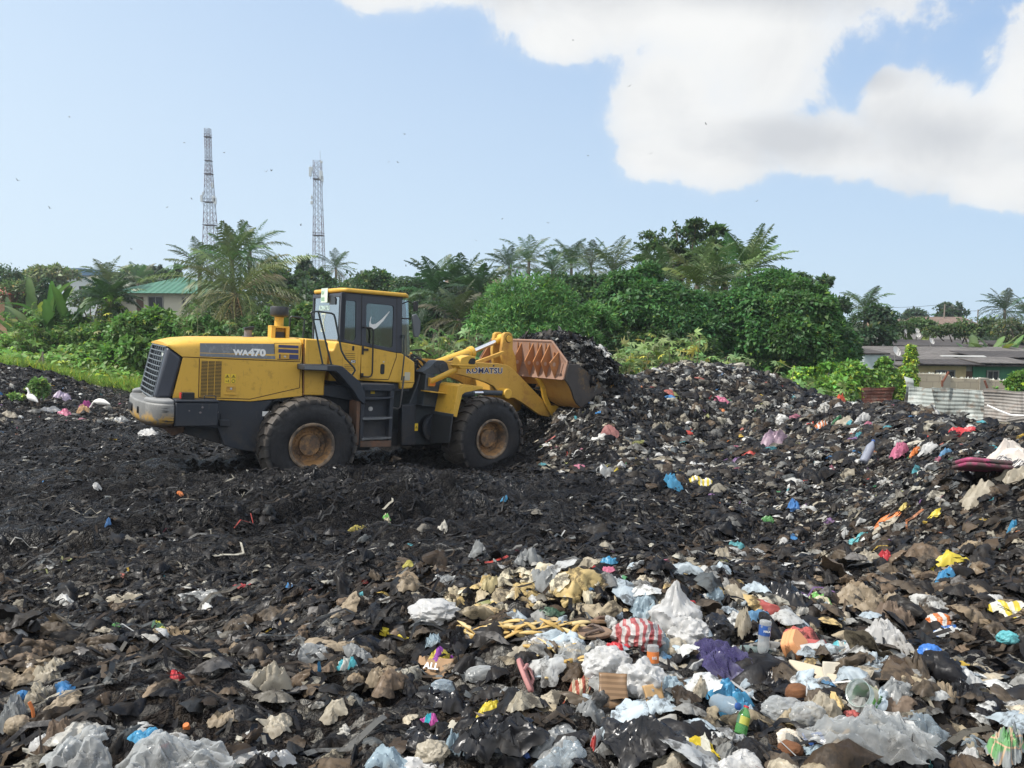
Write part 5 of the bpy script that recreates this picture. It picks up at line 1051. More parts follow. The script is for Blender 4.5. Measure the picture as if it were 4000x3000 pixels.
Bu('bush showing between the air intake and the cab',1130,25,[(1060,1280,50,60,0),(1130,1270,60,60,0),(1200,1270,60,70,.5)],6000,.17,.1,(.045,.085,.022),86)
Bu('yellow flowering creeper bush before the pale blue house',3280,24,[(3150,1480,60,40,0),(3230,1460,70,40,0),(3310,1480,70,50,0),(3260,1520,90,40,-.5),(3380,1500,60,50,0)],11000,.15,.11,(.085,.165,.03),87,yel=.12)
Bu('creeper bush climbing the broken grey wall',3420,25,[(3400,1515,40,28,0),(3452,1450,16,45,0),(3460,1500,50,40,0),(3400,1530,60,30,-.3)],6000,.14,.1,(.08,.15,.03),88,yel=.1)
Bu('tall narrow creeper column with yellow leaves on a post',3552,25,[(3556,1375,18,24,0),(3550,1410,24,30,0),(3545,1450,28,34,0),(3540,1500,32,34,0),(3520,1540,34,30,-.2)],5200,.13,.09,(.10,.165,.03),89,yel=.2)
Bu('bright creeper bush with yellow flowers at the right edge',3970,21,[(3940,1520,50,26,0),(4010,1500,60,36,0)],4500,.12,.09,(.09,.18,.03),90,yel=.14)
Bu('green vine skirt under the hanging brown stems',3040,25.5,[(3000,1420,70,45,0),(3090,1430,70,45,0),(3150,1450,60,36,0)],7000,.17,.1,(.035,.08,.022),92)
Bu('small green tuft growing on the old refuse mound at left',130,20.5,[(110,1530,36,26,0),(150,1520,30,30,0),(60,1550,40,22,0)],2600,.13,.08,(.06,.11,.025),91)
GW='tall weeds'
def Sk(label,u,D,h,nst,nl,size,col,seed,spread=.7,name='castor_plant',cat='weed'):
    b=PB(u,D); return stalk_plant(name,label,cat,b,h,nst,nl,size,col,seed,spread,GW)
Sk('tall pale weeds with bare stalks behind the loaded bucket',2440,21.8,2.0,16,9,.24,(.115,.165,.06),100,.8)
Sk('tall yellowish weeds in the middle of the thicket edge',2590,22,1.9,18,9,.24,(.12,.17,.055),101,1.0)
Sk('low pale weeds right of the tall yellowish ones',2745,22.5,1.5,14,8,.22,(.10,.15,.055),102,.9)
Sk('pale broad-leaved weeds on the crest before the dark thicket',2900,22.5,1.35,12,8,.24,(.095,.15,.055),103,.8)
Sk('pale green weeds above the pile end near the creeper bush',3050,22,1.3,12,8,.24,(.10,.155,.06),104,.8)
Sk('pale weeds in front of the rising vine mass',2820,21.5,1.0,8,8,.2,(.11,.16,.06),105,.6)
Sk('pale castor bush seen through and beside the windscreen',1680,21.5,2.35,18,12,.24,(.085,.135,.05),106,1.0)
Sk('castor bush above the boom pivot behind the hoses',1770,22.5,2.3,14,12,.22,(.08,.13,.045),107,.9)
Sk('tall thin weed with yellow leaves left of the shaggy palm bush',375,28,2.6,7,18,.2,(.095,.15,.03),108,.5)
Sk('tall leafy weed at the left behind the wire net',150,27.5,2.2,8,16,.2,(.075,.135,.03),109,.6)
Sk('cassava plants at the far left edge',20,27.5,1.2,12,14,.24,(.085,.16,.03),110,1.0)
Sk('cassava plants between the left edge and the wire net',90,28,1.3,12,14,.24,(.085,.155,.03),111,1.1)
Sk('cassava plants in the middle of the left field',260,28.3,1.4,14,14,.24,(.08,.15,.03),112,1.2)
Sk('pale trunked young papaya weed over the rear of the hood',800,24.6,2.6,5,16,.24,(.06,.11,.03),113,.5)
Sk('young weed with pale stems beside the exhaust pipe',960,24.6,2.5,5,16,.22,(.055,.10,.03),114,.5)
Sk('castor weed beside the brown sheet at the creeper bush',3240,22.5,1.2,9,9,.22,(.095,.16,.05),115,.7)
# -- ground cover and the woods far off
def field_cover():
    rng=np.random.default_rng(5); parts=[]
    def scatter(n,x0,x1,y0,y1,h0,h1,L,col,seed):
        x=rng.uniform(x0,x1,n); y=rng.uniform(y0,y1,n); P0=np.stack([x,y,0*x],-1); hh=np.clip(.55+.6*fbm(P0*.35+seed,2),.1,1.3); z=np.array([gz(a,b) for a,b in zip(x,y)])
        P=np.stack([x,y,z+(h0+(h1-h0)*rng.random(n)**.6)*hh],-1); Nn=unit(np.array([0,-.25,1])+rng.normal(size=(n,3))*.4); A=unit(np.cross(Nn,rng.normal(size=(n,3)))); s=L*rng.uniform(.6,1.3,n)
        parts.append(leaf_quads(P,A,Nn,s,s*.65,vary(col,n,.35,.1,rng)))
    scatter(26000,-24,-5,24.5,34,.05,.75,.2,(.10,.19,.034),1.)
    scatter(9000,-26,-3,31,38,.3,2.0,.24,(.055,.11,.026),2.)
    scatter(12000,1,14,22.5,29,.1,.7,.18,(.06,.115,.03),3.)
    scatter(8000,-4,8,26,31,.1,1.0,.2,(.035,.07,.02),4.)
    v,f,c=merge(parts); tag(mesh_np('undergrowth',v,f,LEAF,None,c),'low tangle of bright green leaves covering the field edge','undergrowth',kind='stuff')
    # grass on the slope behind the mounds
    n=64000; x=rng.uniform(-17.5,-6.5,n); y=rng.uniform(23.0,30,n); keep=(y>23.4+.4*np.sin(x*1.3)); x,y=x[keep],y[keep]; n=len(x); P=np.stack([x,y,hgt(x,y)-.03],-1)
    A=unit(np.array([0,0,1])+rng.normal(size=(n,3))*np.array([.35,.35,.1])); Nn=unit(np.stack([rng.normal(size=n),rng.normal(size=n),.15*np.ones(n)],-1)); L=rng.uniform(.12,.42,n)
    v,f,c=leaf_quads(P,A,Nn,L,.022+.02*rng.random(n),vary((.16,.24,.04),n,.3,.1,rng)); tag(mesh_np('grass',v,f,LEAF,None,c),'yellow-green grass on the bank between the mounds and bushes','grass',kind='stuff')
    bl=[]
    for i in range(170):
        x=-75+i*.86+rng.normal(0,.6); y=rng.uniform(78,100); h=rng.uniform(3.2,6.0)*(1 if x<25 else .62); bl.append((x,y,-1+h*.45,rng.uniform(2,3.4),2.2,h*.55))
    v,f,c=crown(bl,34000,.6,.36,(.036,.062,.030),77,gap=.0,gapf=.5); tag(mesh_np('far_woods',v,f,LEAF,None,c),'belt of far dull green woods along the horizon','woods',kind='stuff')
    bl=[]
    for i in range(60):
        x=-21+i*.72+rng.normal(0,.4); y=rng.uniform(38,44); h=rng.uniform(4.6,6.0); bl.append((x,y,-1+h*.45,rng.uniform(1.0,1.6),1.2,h*.55)) if x<13.5 and not -.53<x/y<-.415 else None
    v,f,c=crown([b for b in bl if b],26000,.3,.17,(.028,.055,.02),78,gap=-.05,gapf=.8); tag(mesh_np('thicket_undergrowth',v,f,LEAF,None,c),'dark continuous scrub filling in behind the named trees','undergrowth',kind='stuff')
field_cover()
# ---------------------------------------------------------------- buildings, fences, towers, birds
def corr(name,c1,c2,scale,axis=0,rust=0,rcol=(.16,.07,.03),rough=.6,metal=0):
    n=NT(name); s=n.new('ShaderNodeSeparateXYZ'); n.l.new(n.obj(),s.inputs[0]); w=n.math('SINE',n.math('MULTIPLY',s.outputs[axis],scale)); a=n.noise(1.2,detail=6,rough=.7); b=n.noise(7,detail=4)
    col=n.mix(n.ramp(a,.3,.7),c1,c2)
    if rust: col=n.mix(n.math('MULTIPLY',n.ramp(b,.5,.66),rust),col,rcol)
    st=n.noise(2.2,detail=5,rough=.7,stretch=(6,.5,.5) if axis==0 else (.5,.5,6)); col=n.mix(n.math('MULTIPLY',n.ramp(st,.48,.66),.6),col,tuple(q*.45 for q in c1)); n.bump(w,.7,.03); return n.fin(col,rough,metal)
def wallm(name,c,stain=.5,dirt=(.06,.055,.05)):
    n=NT(name); a=n.noise(1.6,detail=7,rough=.7); b=n.noise(5,detail=5,stretch=(1,1,.25)); col=n.mix(n.math('MULTIPLY',n.ramp(a,.5,.72),stain*.7),c,dirt); col=n.mix(n.math('MULTIPLY',n.ramp(b,.55,.75),stain*.6),col,tuple(x*.5 for x in c)); n.bump(a,.2,.02); return n.fin(col,.85)
DARKWIN=plain('dark_window',(.018,.022,.026),.25); FRAME=plain('window_frame_paint',(.25,.25,.24),.6)
WCREAM=wallm('cream_wall',(.52,.50,.42),.3); WBEIGE=wallm('beige_wall',(.62,.50,.29),.35); WGREEN=wallm('green_wall',(.055,.20,.115),.4); WBLUE=wallm('pale_blue_wall',(.42,.50,.51),.25); WGREY=wallm('stained_grey_wall',(.33,.32,.28),.9,(.03,.03,.028)); WWHITE=wallm('white_far_wall',(.58,.62,.64),.2)
RGREEN=corr('green_roof_sheet',(.03,.125,.08),(.045,.16,.10),16); RGREY=corr('old_grey_sheet',(.10,.092,.085),(.165,.15,.14),18,0,.5,(.05,.04,.033),.92); RDARK=corr('dark_roof_sheet',(.035,.031,.031),(.07,.062,.058),18,0,.5,(.06,.042,.032),.92); RRED=corr('red_roof_sheet',(.34,.05,.045),(.42,.07,.06),16); RBROWN=corr('brown_roof_sheet',(.15,.095,.065),(.21,.15,.11),14,0,.5)
RBLUE=plain('blue_roof_paint',(.09,.17,.28),.5)
def house(name,label,x0,x1,y0,y1,z0,ze,zr,roof,wm,rm,wins=(),doors=(),over=.35,cat='house',rise='back',group=None):
    """mono: eave at the front (ze) rising to zr at the back; gable: ridge along x; hip: ridge along x, pulled in"""
    t=empty(name,((x0+x1)/2,(y0+y1)/2,z0),label=label,cat=cat,group=group); ox,oy=(x0+x1)/2,(y0+y1)/2; hx,hy=(x1-x0)/2,(y1-y0)/2; H=ze-z0; HR=zr-z0
    m=MB()
    if roof=='mono': m.prism([(-hy,0),(hy,0),(hy,HR-.02),(-hy,H-.02)],-hx,hx,'yz')
    elif roof=='gable': m.prism([(-hy,0),(hy,0),(hy,H),(0,HR-.05),(-hy,H)],-hx,hx,'yz')
    elif roof=='front_gable': m.prism([(-hx,0),(hx,0),(hx,H),(0,HR-.05),(-hx,H)],-hy,hy)
    else: m.box(-hx,hx,-hy,hy,0,H)
    m.build('wall',wm,t,smooth=False); o=over; r=MB(); T=.05
    if roof=='mono':
        k=(HR-H)/(2*hy); r.prism([(-hy-o,H-k*o),(hy+o,HR+k*o),(hy+o,HR+k*o+T),(-hy-o,H-k*o+T)],-hx-o,hx+o,'yz')
    elif roof=='gable':
        k=(HR-H)/hy; r.prism([(-hy-o,H-k*o),(0,HR),(hy+o,H-k*o),(hy+o,H-k*o+T),(0,HR+T),(-hy-o,H-k*o+T)],-hx-o,hx+o,'yz')
    elif roof=='front_gable':
        k=(HR-H)/hx; r.prism([(-hx-o,H-k*o),(0,HR),(hx+o,H-k*o),(hx+o,H-k*o+T),(0,HR+T),(-hx-o,H-k*o+T)],-hy-o,hy+o)
    else:
        e=hy*.95; r.add([(-hx-o,-hy-o,H-.06),(hx+o,-hy-o,H-.06),(hx+o,hy+o,H-.06),(-hx-o,hy+o,H-.06),(-hx+e,0,HR),(hx-e,0,HR)],[(0,1,5,4),(1,2,5),(2,3,4,5),(3,0,4),(0,3,2,1)])
    r.build('roof',rm,t,smooth=False)
    for (a,b,c,d) in wins:
        w=MB(); w.ring([(a,c),(b,c),(b,d),(a,d)],[(a+.06,c+.06),(b-.06,c+.06),(b-.06,d-.06),(a+.06,d-.06)],-hy-.05,-hy+.02); w.box((a+b)/2-.025,(a+b)/2+.025,-hy-.045,-hy+.02,c+.05,d-.05); wo=w.build('window',FRAME,t,smooth=False)
        g=MB(); g.box(a+.05,b-.05,-hy-.012,-hy-.004,c+.05,d-.05); g.build('pane',DARKWIN,wo,smooth=False)
    for (a,b,c,d) in doors:
        w=MB(); w.box(a,b,-hy-.03,-hy+.02,c,d); w.build('door',plain('brown_door',(.10,.06,.04),.7),t,smooth=False)
    return t
# left side
house('green_roof_house','cream house with green corrugated hip roof behind the palms',-25.6,-19.6,50,56,-1,4.3,5.45,'hip',WCREAM,RGREEN,[(-2.4,-1.9,4.55,5.05),(-1.0,.0,4.2,5.05),(1.2,1.8,4.3,5.0)],[(-1.75,-1.3,3.0,5.0)],.6)
t=empty('office_building',(-44.5,84,-1),label='far white building with a curved blue roof edge at left',cat='building'); m=MB(); m.box(-2.6,2.4,-3,3,0,8.0); m.build('wall',WWHITE,t,smooth=False)
m=MB(); m.prism([(-3.1,8.0),(2.9,8.0),(3.0,8.25),(1.5,8.6),(-.6,8.75),(-3.2,8.7)],-3.5,3.4); m.build('roof',RBLUE,t,smooth=False)
for x in (-1.9,-.6,.7,1.7): m=MB(); m.box(x-.3,x+.3,-3.03,-2.98,5.9,6.9); m.build('window',DARKWIN,t,smooth=False)
house('red_roof_house','small house with red roof edge and ochre wall at the left border',-34,-29.9,46,50,-1,4.0,4.5,'mono',wallm('ochre_wall',(.40,.24,.15),.4),RRED,[(.5,1.3,1.8,2.8)],(),.3)
house('gable_house','pale grey gable end far behind the small dark palm',-17.2,-15.6,82,88,-1,5.9,7.55,'front_gable',WWHITE,plain('grey_gable_roof',(.25,.28,.31),.6),[(-.2,.2,4.9,5.5)],(),.25)
house('grey_roof_house','long brown and grey roof between the oil palms and feathery tree',-4.4,-1.2,53,58,-1,4.7,5.6,'gable',wallm('brown_wall',(.30,.20,.13),.4),RBROWN,[(-1.0,-.4,4.2,4.9),(.5,1.1,4.2,4.9)],(),.4)
# right village
HG='houses of the village'
t=house('blue_shed','pale blue rendered shed at the left end of the long low house',13.95,14.85,30.4,33,-1.3,1.42,1.55,'mono',WBLUE,RDARK,(),(),.08,'shed')
t=house('long_house','long low house with patched grey sheet roof, cream and green walls',14.9,24,31.5,37.2,-1.3,.98,1.42,'mono',WGREY,RGREY,(),(),.55,'house',group=HG)
m=MB(); m.box(-2.78,-.83,-2.915,-2.852,0,2.22); m.build('wall',WBEIGE,t,smooth=False,loc=None)
m=MB(); m.box(-.55,4.5,-2.91,-2.852,0,2.2); m.build('wall',WGREEN,t,smooth=False)
m=MB(); m.box(-.82,-.56,-2.9,-2.86,0,2.0); m.build('door',plain('brown_door',(.10,.06,.04),.7),t,smooth=False)
for a,b in ((-2.1,-1.3),(.0,.5),(1.35,2.1)):
    m=MB(); m.ring([(a,1.5),(b,1.5),(b,2.05),(a,2.05)],[(a+.05,1.55),(b-.05,1.55),(b-.05,2.0),(a+.05,2.0)],-2.97,-2.91); m.box((a+b)/2-.02,(a+b)/2+.02,-2.965,-2.91,1.55,2.0); wo=m.build('window',FRAME,t,smooth=False); m=MB(); m.box(a+.04,b-.04,-2.935,-2.925,1.54,2.01); m.build('pane',DARKWIN,wo,smooth=False)
for i,(xa,xb,ya,yb,dz,mt) in enumerate([(-3.0,-.5,-3.75,-2.2,.10,RDARK),(-.7,1.6,-3.6,-1.6,.14,RGREY),(1.4,4.6,-3.8,-2.3,.11,RDARK),(-1.3,.6,-2.0,-1.7,.20,plain('pale_batten',(.42,.42,.40),.7)),(-4.4,-2.8,-2.4,.5,.10,RDARK),(.4,4.7,-1.7,.6,.14,RDARK)]):
    k=.44/5.7; m=MB(); zz=lambda y: 2.28+(y+2.85)*k+dz; m.add([(xa,ya,zz(ya)),(xb,ya+.1,zz(ya)-.02),(xb,yb,zz(yb)),(xa,yb-.05,zz(yb)),(xa,ya,zz(ya)+.03),(xb,ya+.1,zz(ya)+.01),(xb,yb,zz(yb)+.03),(xa,yb-.05,zz(yb)+.03)],[(0,3,2,1),(4,5,6,7),(0,1,5,4),(1,2,6,5),(2,3,7,6),(3,0,4,7)]); m.build('roof_sheet',mt,t,smooth=False)
house('pale_house','pale rendered house with thin dark roof behind the long low house',18.6,24.5,41,45,-1.3,1.42,1.6,'mono',WBLUE,RDARK,[(1.4,2.0,1.6,2.2)],(),.3,group=HG)
house('brown_roof_house','house with grey sheet roof just behind the bright banana plant',24.6,30.5,50,54,-1.3,1.3,1.75,'mono',WBEIGE,RGREY,[(1.5,2.2,1.6,2.4)],(),.4,group=HG)
house('brown_roof_house','low house with stepped weathered roof behind the middle dishes',21.8,28.5,47,49.2,-1.3,1.15,1.5,'mono',WCREAM,RDARK,(),(),.35,group=HG)
house('brown_roof_house','far tan house with brown gable roof beside the thin pole',38,42,70,75,-1.3,2.5,3.15,'gable',WBEIGE,RBROWN,[(-.5,.1,2.5,3.2)],(),.4,group=HG)
house('brown_roof_house','tiny far house with reddish roof left of the blue-green tree',32.6,34.4,67,71,-1.3,2.75,3.0,'mono',wallm('tan_wall',(.42,.30,.20),.3),RBROWN,(),(),.2,group=HG)
house('dark_roof_house','far dark grey roof between the small far trees',30.8,33.2,61,65,-1.3,2.0,2.5,'mono',WCREAM,RDARK,(),(),.3,group=HG)
house('dark_roof_house','dark brown roofed house at the right edge above the green wall',26.6,32,39,43,-1.3,1.15,1.6,'mono',wallm('tan_wall2',(.30,.22,.17),.4),RDARK,(),(),.4,group=HG)
# block wall
def blockmat():
    n=NT('sandcrete_block'); b=n.new('ShaderNodeTexBrick'); mp=n.new('ShaderNodeMapping'); mp.inputs['Rotation'].default_value=(R(90),0,0); n.l.new(n.obj(),mp.inputs[0]); n.l.new(mp.outputs[0],b.inputs['Vector']); b.inputs['Scale'].default_value=1; b.inputs['Brick Width'].default_value=.45; b.inputs['Row Height'].default_value=.22; b.inputs['Mortar Size'].default_value=.012; b.inputs['Color1'].default_value=(.46,.40,.30,1); b.inputs['Color2'].default_value=(.38,.33,.25,1); b.inputs['Mortar'].default_value=(.29,.25,.20,1)
    a=n.noise(3,detail=6,rough=.7); col=n.mix(n.math('MULTIPLY',n.ramp(a,.58,.68),.7),b.outputs[0],(.17,.15,.125)); n.bump(n.math('ADD',b.outputs[1],a),.3,.02); return n.fin(col,.9)
BLOCK=blockmat()
t=empty('block_wall',(14.5,27.6,-1.2),label='sandcrete block wall with dark patched blocks and glass shards on top',cat='wall')
m=MB(); m.prism([(0,0),(3.6,0),(3.6,1.80),(1.3,1.90),(1.25,2.02),(0,2.06)],0,.2); m.build('wall',BLOCK,t,smooth=False)
for x in (1.12,2.5): m=MB(); m.box(x-.16,x+.16,-.05,.25,0,1.98 if x<2 else 1.90); m.build('pilaster',wallm('grey_pilaster',(.26,.24,.20),.5),t,bevel=.01)
m=MB(); rr=random.Random(3)
for i in range(120):
    x=rr.uniform(.05,3.55); z=2.03 if x<1.25 else 1.895-(x-1.3)*.043; y=rr.uniform(.02,.18); a=rr.uniform(0,3); s=rr.uniform(.02,.05); m.add([(x-s*math.cos(a),y-s*math.sin(a),z),(x+s*math.cos(a),y+s*math.sin(a),z),(x+rr.uniform(-s,s),y,z+s*1.8)],[(0,1,2)])
m.build('glass_shards',plain('shard',(.55,.58,.54),.2),t,smooth=False)['kind']='stuff'
t=empty('broken_wall',(14.0,28.6,-1.2),label='stained broken piece of block wall left of the creeper column',cat='wall'); m=MB(); m.prism([(-.3,0),(.52,0),(.52,2.15),(.2,2.28),(.1,2.22),(-.3,2.25)],0,.2); m.build('wall',WGREY,t,smooth=False); m=MB(); m.box(-.34,-.22,-.04,.22,0,2.3); m.build('post',wallm('pale_post',(.45,.42,.34),.3),t,bevel=.01)
# corrugated sheets
def sheet(name,label,c,waves,mat,seed,amp=.007,warp=.26,group='scrap metal sheets of the fence'):
    """c: four corners a(top left) b(top right) c d; waves run from left to right"""
    a,b,cc,d=[np.array(p,float) for p in c]; nu,nv=26,waves*6; u=np.linspace(0,1,nu)[None,:,None]; v=np.linspace(0,1,nv+1)[:,None,None]
    G=(a*(1-u)+b*u)*(1-v)+(d*(1-u)+cc*u)*v; nrm=np.cross(b-a,d-a); nrm/=np.linalg.norm(nrm)
    w=amp*np.sin(v*waves*2*PI); wp=warp*fbm(G*.9+seed,2)[...,None]; G=G+nrm*(w+wp); jag=np.zeros_like(G); jag[...,2]=.03*noise3(G*3+seed)*((v[...,0]<.02)|(v[...,0]>.98)); G=G+jag
    V=G.reshape(-1,3); org=V.mean(0); V=V-org; i=np.arange(nv)[:,None]*nu+np.arange(nu-1)[None]; F=np.stack([i,i+1,i+nu+1,i+nu],-1).reshape(-1,4)
    o=mesh_np(name,V,F,mat,None,smooth=True,loc=tuple(org)); s=o.modifiers.new('Solid','SOLIDIFY'); s.thickness=.004; return tag(o,label,'metal sheet',group)
ZINC=corr('white_zinc',(.26,.29,.275),(.40,.43,.405),1,0,.7,(.20,.14,.10),.5); ZGREY=corr('weathered_zinc',(.24,.225,.205),(.33,.31,.285),1,0,.35,(.20,.13,.09),.7); ZRUST=corr('rusty_zinc',(.13,.045,.03),(.20,.07,.045),1,0,.5,(.30,.22,.18),.8)
sheet('corrugated_sheet','tall narrow white zinc sheet standing at the left end of the fence',[at(3532,1470,20.5),at(3560,1478,20.5),at(3570,1600,20.5),at(3535,1600,20.5)],6,ZINC,1)
sheet('corrugated_sheet','wide pale white zinc sheet with torn corner between creeper and grey sheet',[at(3545,1512,20),at(3720,1522,19.4),at(3715,1650,19.4),at(3540,1650,20)],9,ZINC,2)
sheet('corrugated_sheet','white zinc sheet with a rust streak overlapping the weathered grey sheet',[at(3640,1514,19.3),at(3868,1530,18.4),at(3852,1660,18.4),at(3650,1665,19.3)],9,ZINC,3)
sheet('corrugated_sheet','weathered grey brown sheet at the right edge of the fence',[at(3848,1519,18.2),at(4060,1536,17.2),at(4060,1660,17.2),at(3850,1640,18.2)],10,ZGREY,4)
sheet('corrugated_sheet','low brown ribbed sheet leaning at the right border',[at(3930,1640,13.5),at(4050,1618,13.2),at(4050,1720,13.2),at(3945,1700,13.5)],6,ZGREY,5)
sheet('corrugated_sheet','small rusty red brown sheet under the creeper bush',[at(3372,1518,23.2),at(3498,1513,23.2),at(3495,1580,23.2),at(3370,1580,23.2)],5,ZRUST,6)
m=MB(); m.tube([at(3856,1583,16.9),at(3905,1605,16.7),at(3950,1622,16.5),at(4040,1625,16.2)],.022,6); tag(m.build('white_pipe',WHITE),'white plastic pipe lying across the weathered grey sheet','pipe')
for lab,p,q in (('rusty rod leaning right above the white sheets',(3678,1500),(3706,1452)),('short rusty rod upright beside the leaning rod',(3681,1510),(3680,1486)),('rusty rod at the seam of white and grey sheets',(3857,1516),(3846,1486))):
    m=MB(); m.tube([at(*p,19),at(*q,19)],.025,6); tag(m.build('iron_rod',plain('rust_iron',(.16,.06,.035),.85)),lab,'rod','rusty rods of the fence')
# dishes
def dish(label,u,v,D,r,az,el):
    p=at(u,v,D); t=empty('satellite_dish',p,label=label,cat='satellite dish',group='satellite dishes on the roofs'); M=Matrix.Rotation(az,4,'Z')@Matrix.Rotation(el,4,'X')
    m=MB(); m.lathe([(r*k/8,-.22*r*(k/8)**2) for k in range(1,9)],28,'y'); m.f=m.f[:-1]; o=m.build('dish',plain('dish_grey',(.62,.60,.56),.5,var=.2,scale=4),t); o.data.transform(M)
    m=MB(); m.tube([(0,0,-r*.95),(0,-r*.75,-r*.1)],.012,5); m.box(-.03,.03,-r*.82,-r*.68,-r*.14,-r*.02); o=m.build('feed_arm',FRAME,t); o.data.transform(M)
    m=MB(); m.tube([(0,.05,-.05),(.02,.12,-r-.35)],.02,6); m.build('mast',FRAME,t)
dish('large grey satellite dish on the roof edge by the blue shed',3500,1373,30.6,.21,R(30),R(-25)); dish('orange-marked satellite dish by the bright banana plant',3638,1333,38,.17,R(30),R(-25))
dish('small white dish standing highest over the grey roofs',3593,1271,47,.12,R(25),R(-20)); dish('white dish below the highest one, before the grey roof',3582,1292,46,.16,R(20),R(-20)); dish('faint grey dish against the pale house wall',3454,1360,39,.22,R(25),R(-20)); dish('round white dish left of the bright banana plant',3536,1296,46,.13,R(35),R(-20)); dish('white dish between the two stacked white ones',3586,1309,45,.15,R(5),R(-15))
# poles and wires
POLE=plain('weathered_pole',(.20,.17,.14),.85)
def pole(label,u,v0,v1,D,r=.09,arm=0):
    a=at(u,v0,D); t=empty('utility_pole',(a[0],a[1],-1.3),label=label,cat='utility pole',group='utility poles of the village'); h=a[2]+1.3; m=MB(); m.tube([(0,0,0),(.05,0,h)],r,8,r1=r*.75); m.build('pole',POLE,t)
    if arm: m=MB(); m.box(-arm,arm,-.05,.05,h-.35,h-.27); m.build('crossarm',POLE,t); [MB().lathe([(.03,h-.27),(.04,h-.22),(.03,h-.15)],8,'z',(x,0,0)).build('insulator',plain('porcelain',(.4,.36,.32),.3),t) for x in (-arm*.8,0.05,arm*.8)]
pole('stout wooden pole at the right with many drooping wires',3950,1240,1330,46,.10,.5); pole('pole standing second from right before the olive tree',3793,1246,1310,52,.08); pole('grey pole left of its twin before the far roofs',3776,1247,1310,50,.08); pole('thin far pole in the round far tree',3689,1187,1260,72,.08); pole('short pole stump on the far pale building',3819,1209,1240,70,.07); pole('thin pale pole with a lamp arm among the small roofs',3512,1243,1290,55,.05,.25)
WIRE=plain('wire',(.05,.05,.055),.6)
def wire(label,a,b,sag,r=.014,n=14):
    a=np.array(a);b=np.array(b); P=[tuple(a*(1-t)+b*t-np.array([0,0,sag*4*t*(1-t)])) for t in np.linspace(0,1,n)]; m=MB(); m.tube(P,r,4,False); tag(m.build('power_line',WIRE),label,'wire','wires of the village')
pA=at(3950,1246,46); 
for k,(u,v) in enumerate(((3776,1250),(3793,1250),(3776,1256),(3793,1258))): wire('slack wire strung between the right stout pole and the twin poles',(pA[0],pA[1],pA[2]-.15*k),at(u,v,51),.55+.2*k)
for k in range(5): wire('wire running off the right border from the stout pole',(pA[0],pA[1],pA[2]-.12*k),at(4150,1250+9*k,42),.4+.1*k)
wire('long straight wire left of the thin far pole over the village palm',at(3235,1185,72),at(3689,1188,72),.35,.02); wire('long straight wire from the thin far pole to the right',at(3689,1190,72),at(3850,1210,70),.3,.02)
for k in range(3): wire('faint cable behind the air intake, left of the cab',at(1085,1155+k*7,44),at(1260,1158+k*7,43),.15,.016)
# lattice towers
def tower(label,u,vtop,D,wb,wt,vtaper,bays,seed,plat,ants,whip=0):
    x,y,zt=at(u,vtop,D); z0=-1.2; H=zt-z0; t=empty('lattice_tower',(x,y,z0),label=label,cat='tower',group='lattice masts'); zk=at(u,vtaper,D)[2]-z0
    def w(z): return wb+(wt-wb)*min(1,z/zk)
    reds=[MB() for _ in range((bays+3)//4)]; zs=[]; z=0
    q=(wt/wb)**(1/(bays*.8)); hb=H*(1-q)/(1-q**bays); 
    for i in range(bays): zs.append(z); z+=hb*q**i
    zs.append(H); r0=.10
    for i in range(bays):
        m=reds[i//4]; a,b=zs[i],zs[i+1]; wa,wb_=w(a)/2,w(b)/2; C=[(-1,-1),(1,-1),(1,1),(-1,1)]; s=.6+.4*(1-i/bays)
        for k in range(4):
            p,qk=C[k],C[(k+1)%4]; A=(p[0]*wa,p[1]*wa,a); A2=(qk[0]*wa,qk[1]*wa,a); Bq=(p[0]*wb_,p[1]*wb_,b); B2=(qk[0]*wb_,qk[1]*wb_,b)
            m.tube([A,Bq],r0*s*.75,5); m.tube([A,B2],.028*s+.008,4,False); m.tube([A2,Bq],.028*s+.008,4,False); m.tube([Bq,B2],.028*s+.008,4,False)
    [q.build('mast_section',plain('tower_red',(.13,.085,.105),.6) if j%2==0 else plain('tower_grey',(.22,.24,.30),.6),t) for j,q in enumerate(reds)]
    m=MB(); m.tube([(.1,.1,0),(.1,.1,H)],.05,5); m.tube([(-.12,.1,0),(-.12,.1,H)],.04,5); m.build('ladder',plain('tower_grey2',(.25,.27,.32),.6),t)
    for vz in plat:
        z=at(u,vz,D)[2]-z0; ww=w(z)/2+.12; m=MB(); m.box(-ww,ww,-ww,ww,z-.06,z+.06); [m.tube([(-ww,sy*ww,z+.5),(ww,sy*ww,z+.5)],.03,4) for sy in (-1,1)]; m.build('platform',plain('tower_dark',(.07,.07,.09),.6),t)
    for (du,v0,v1,wd) in ants:
        za,zb=at(u,v1,D)[2]-z0,at(u,v0,D)[2]-z0; X=du*D/3000; m=MB(); m.box(X-wd/2,X+wd/2,-.9,-.6,za,zb); an=m.build('antenna',plain('antenna_grey',(.46,.50,.52),.5),t,bevel=.03); m=MB(); m.tube([(X*.7,-.4,(za+zb)/2),(X,-.7,(za+zb)/2)],.04,4); m.tube([(X,-.55,za-.5),(X,-.55,zb+.3)],.04,4); m.build('bracket',plain('tower_grey2',(.25,.27,.32),.6),an)
    if whip: m=MB(); m.tube([(wt*.4,0,H-.2),(wt*.4,0,H+whip)],.035,4); m.build('whip_antenna',plain('tower_grey2',(.25,.27,.32),.6),t)
tower('tall slim tapering lattice tower at left above the palms',811,503,150,3.7,.95,630,30,1,(535,628,680,880,790),((-24,765,790,.45),(22,768,790,.6),(27,775,800,.5),(19,716,736,.3),(-17,752,765,.3)))
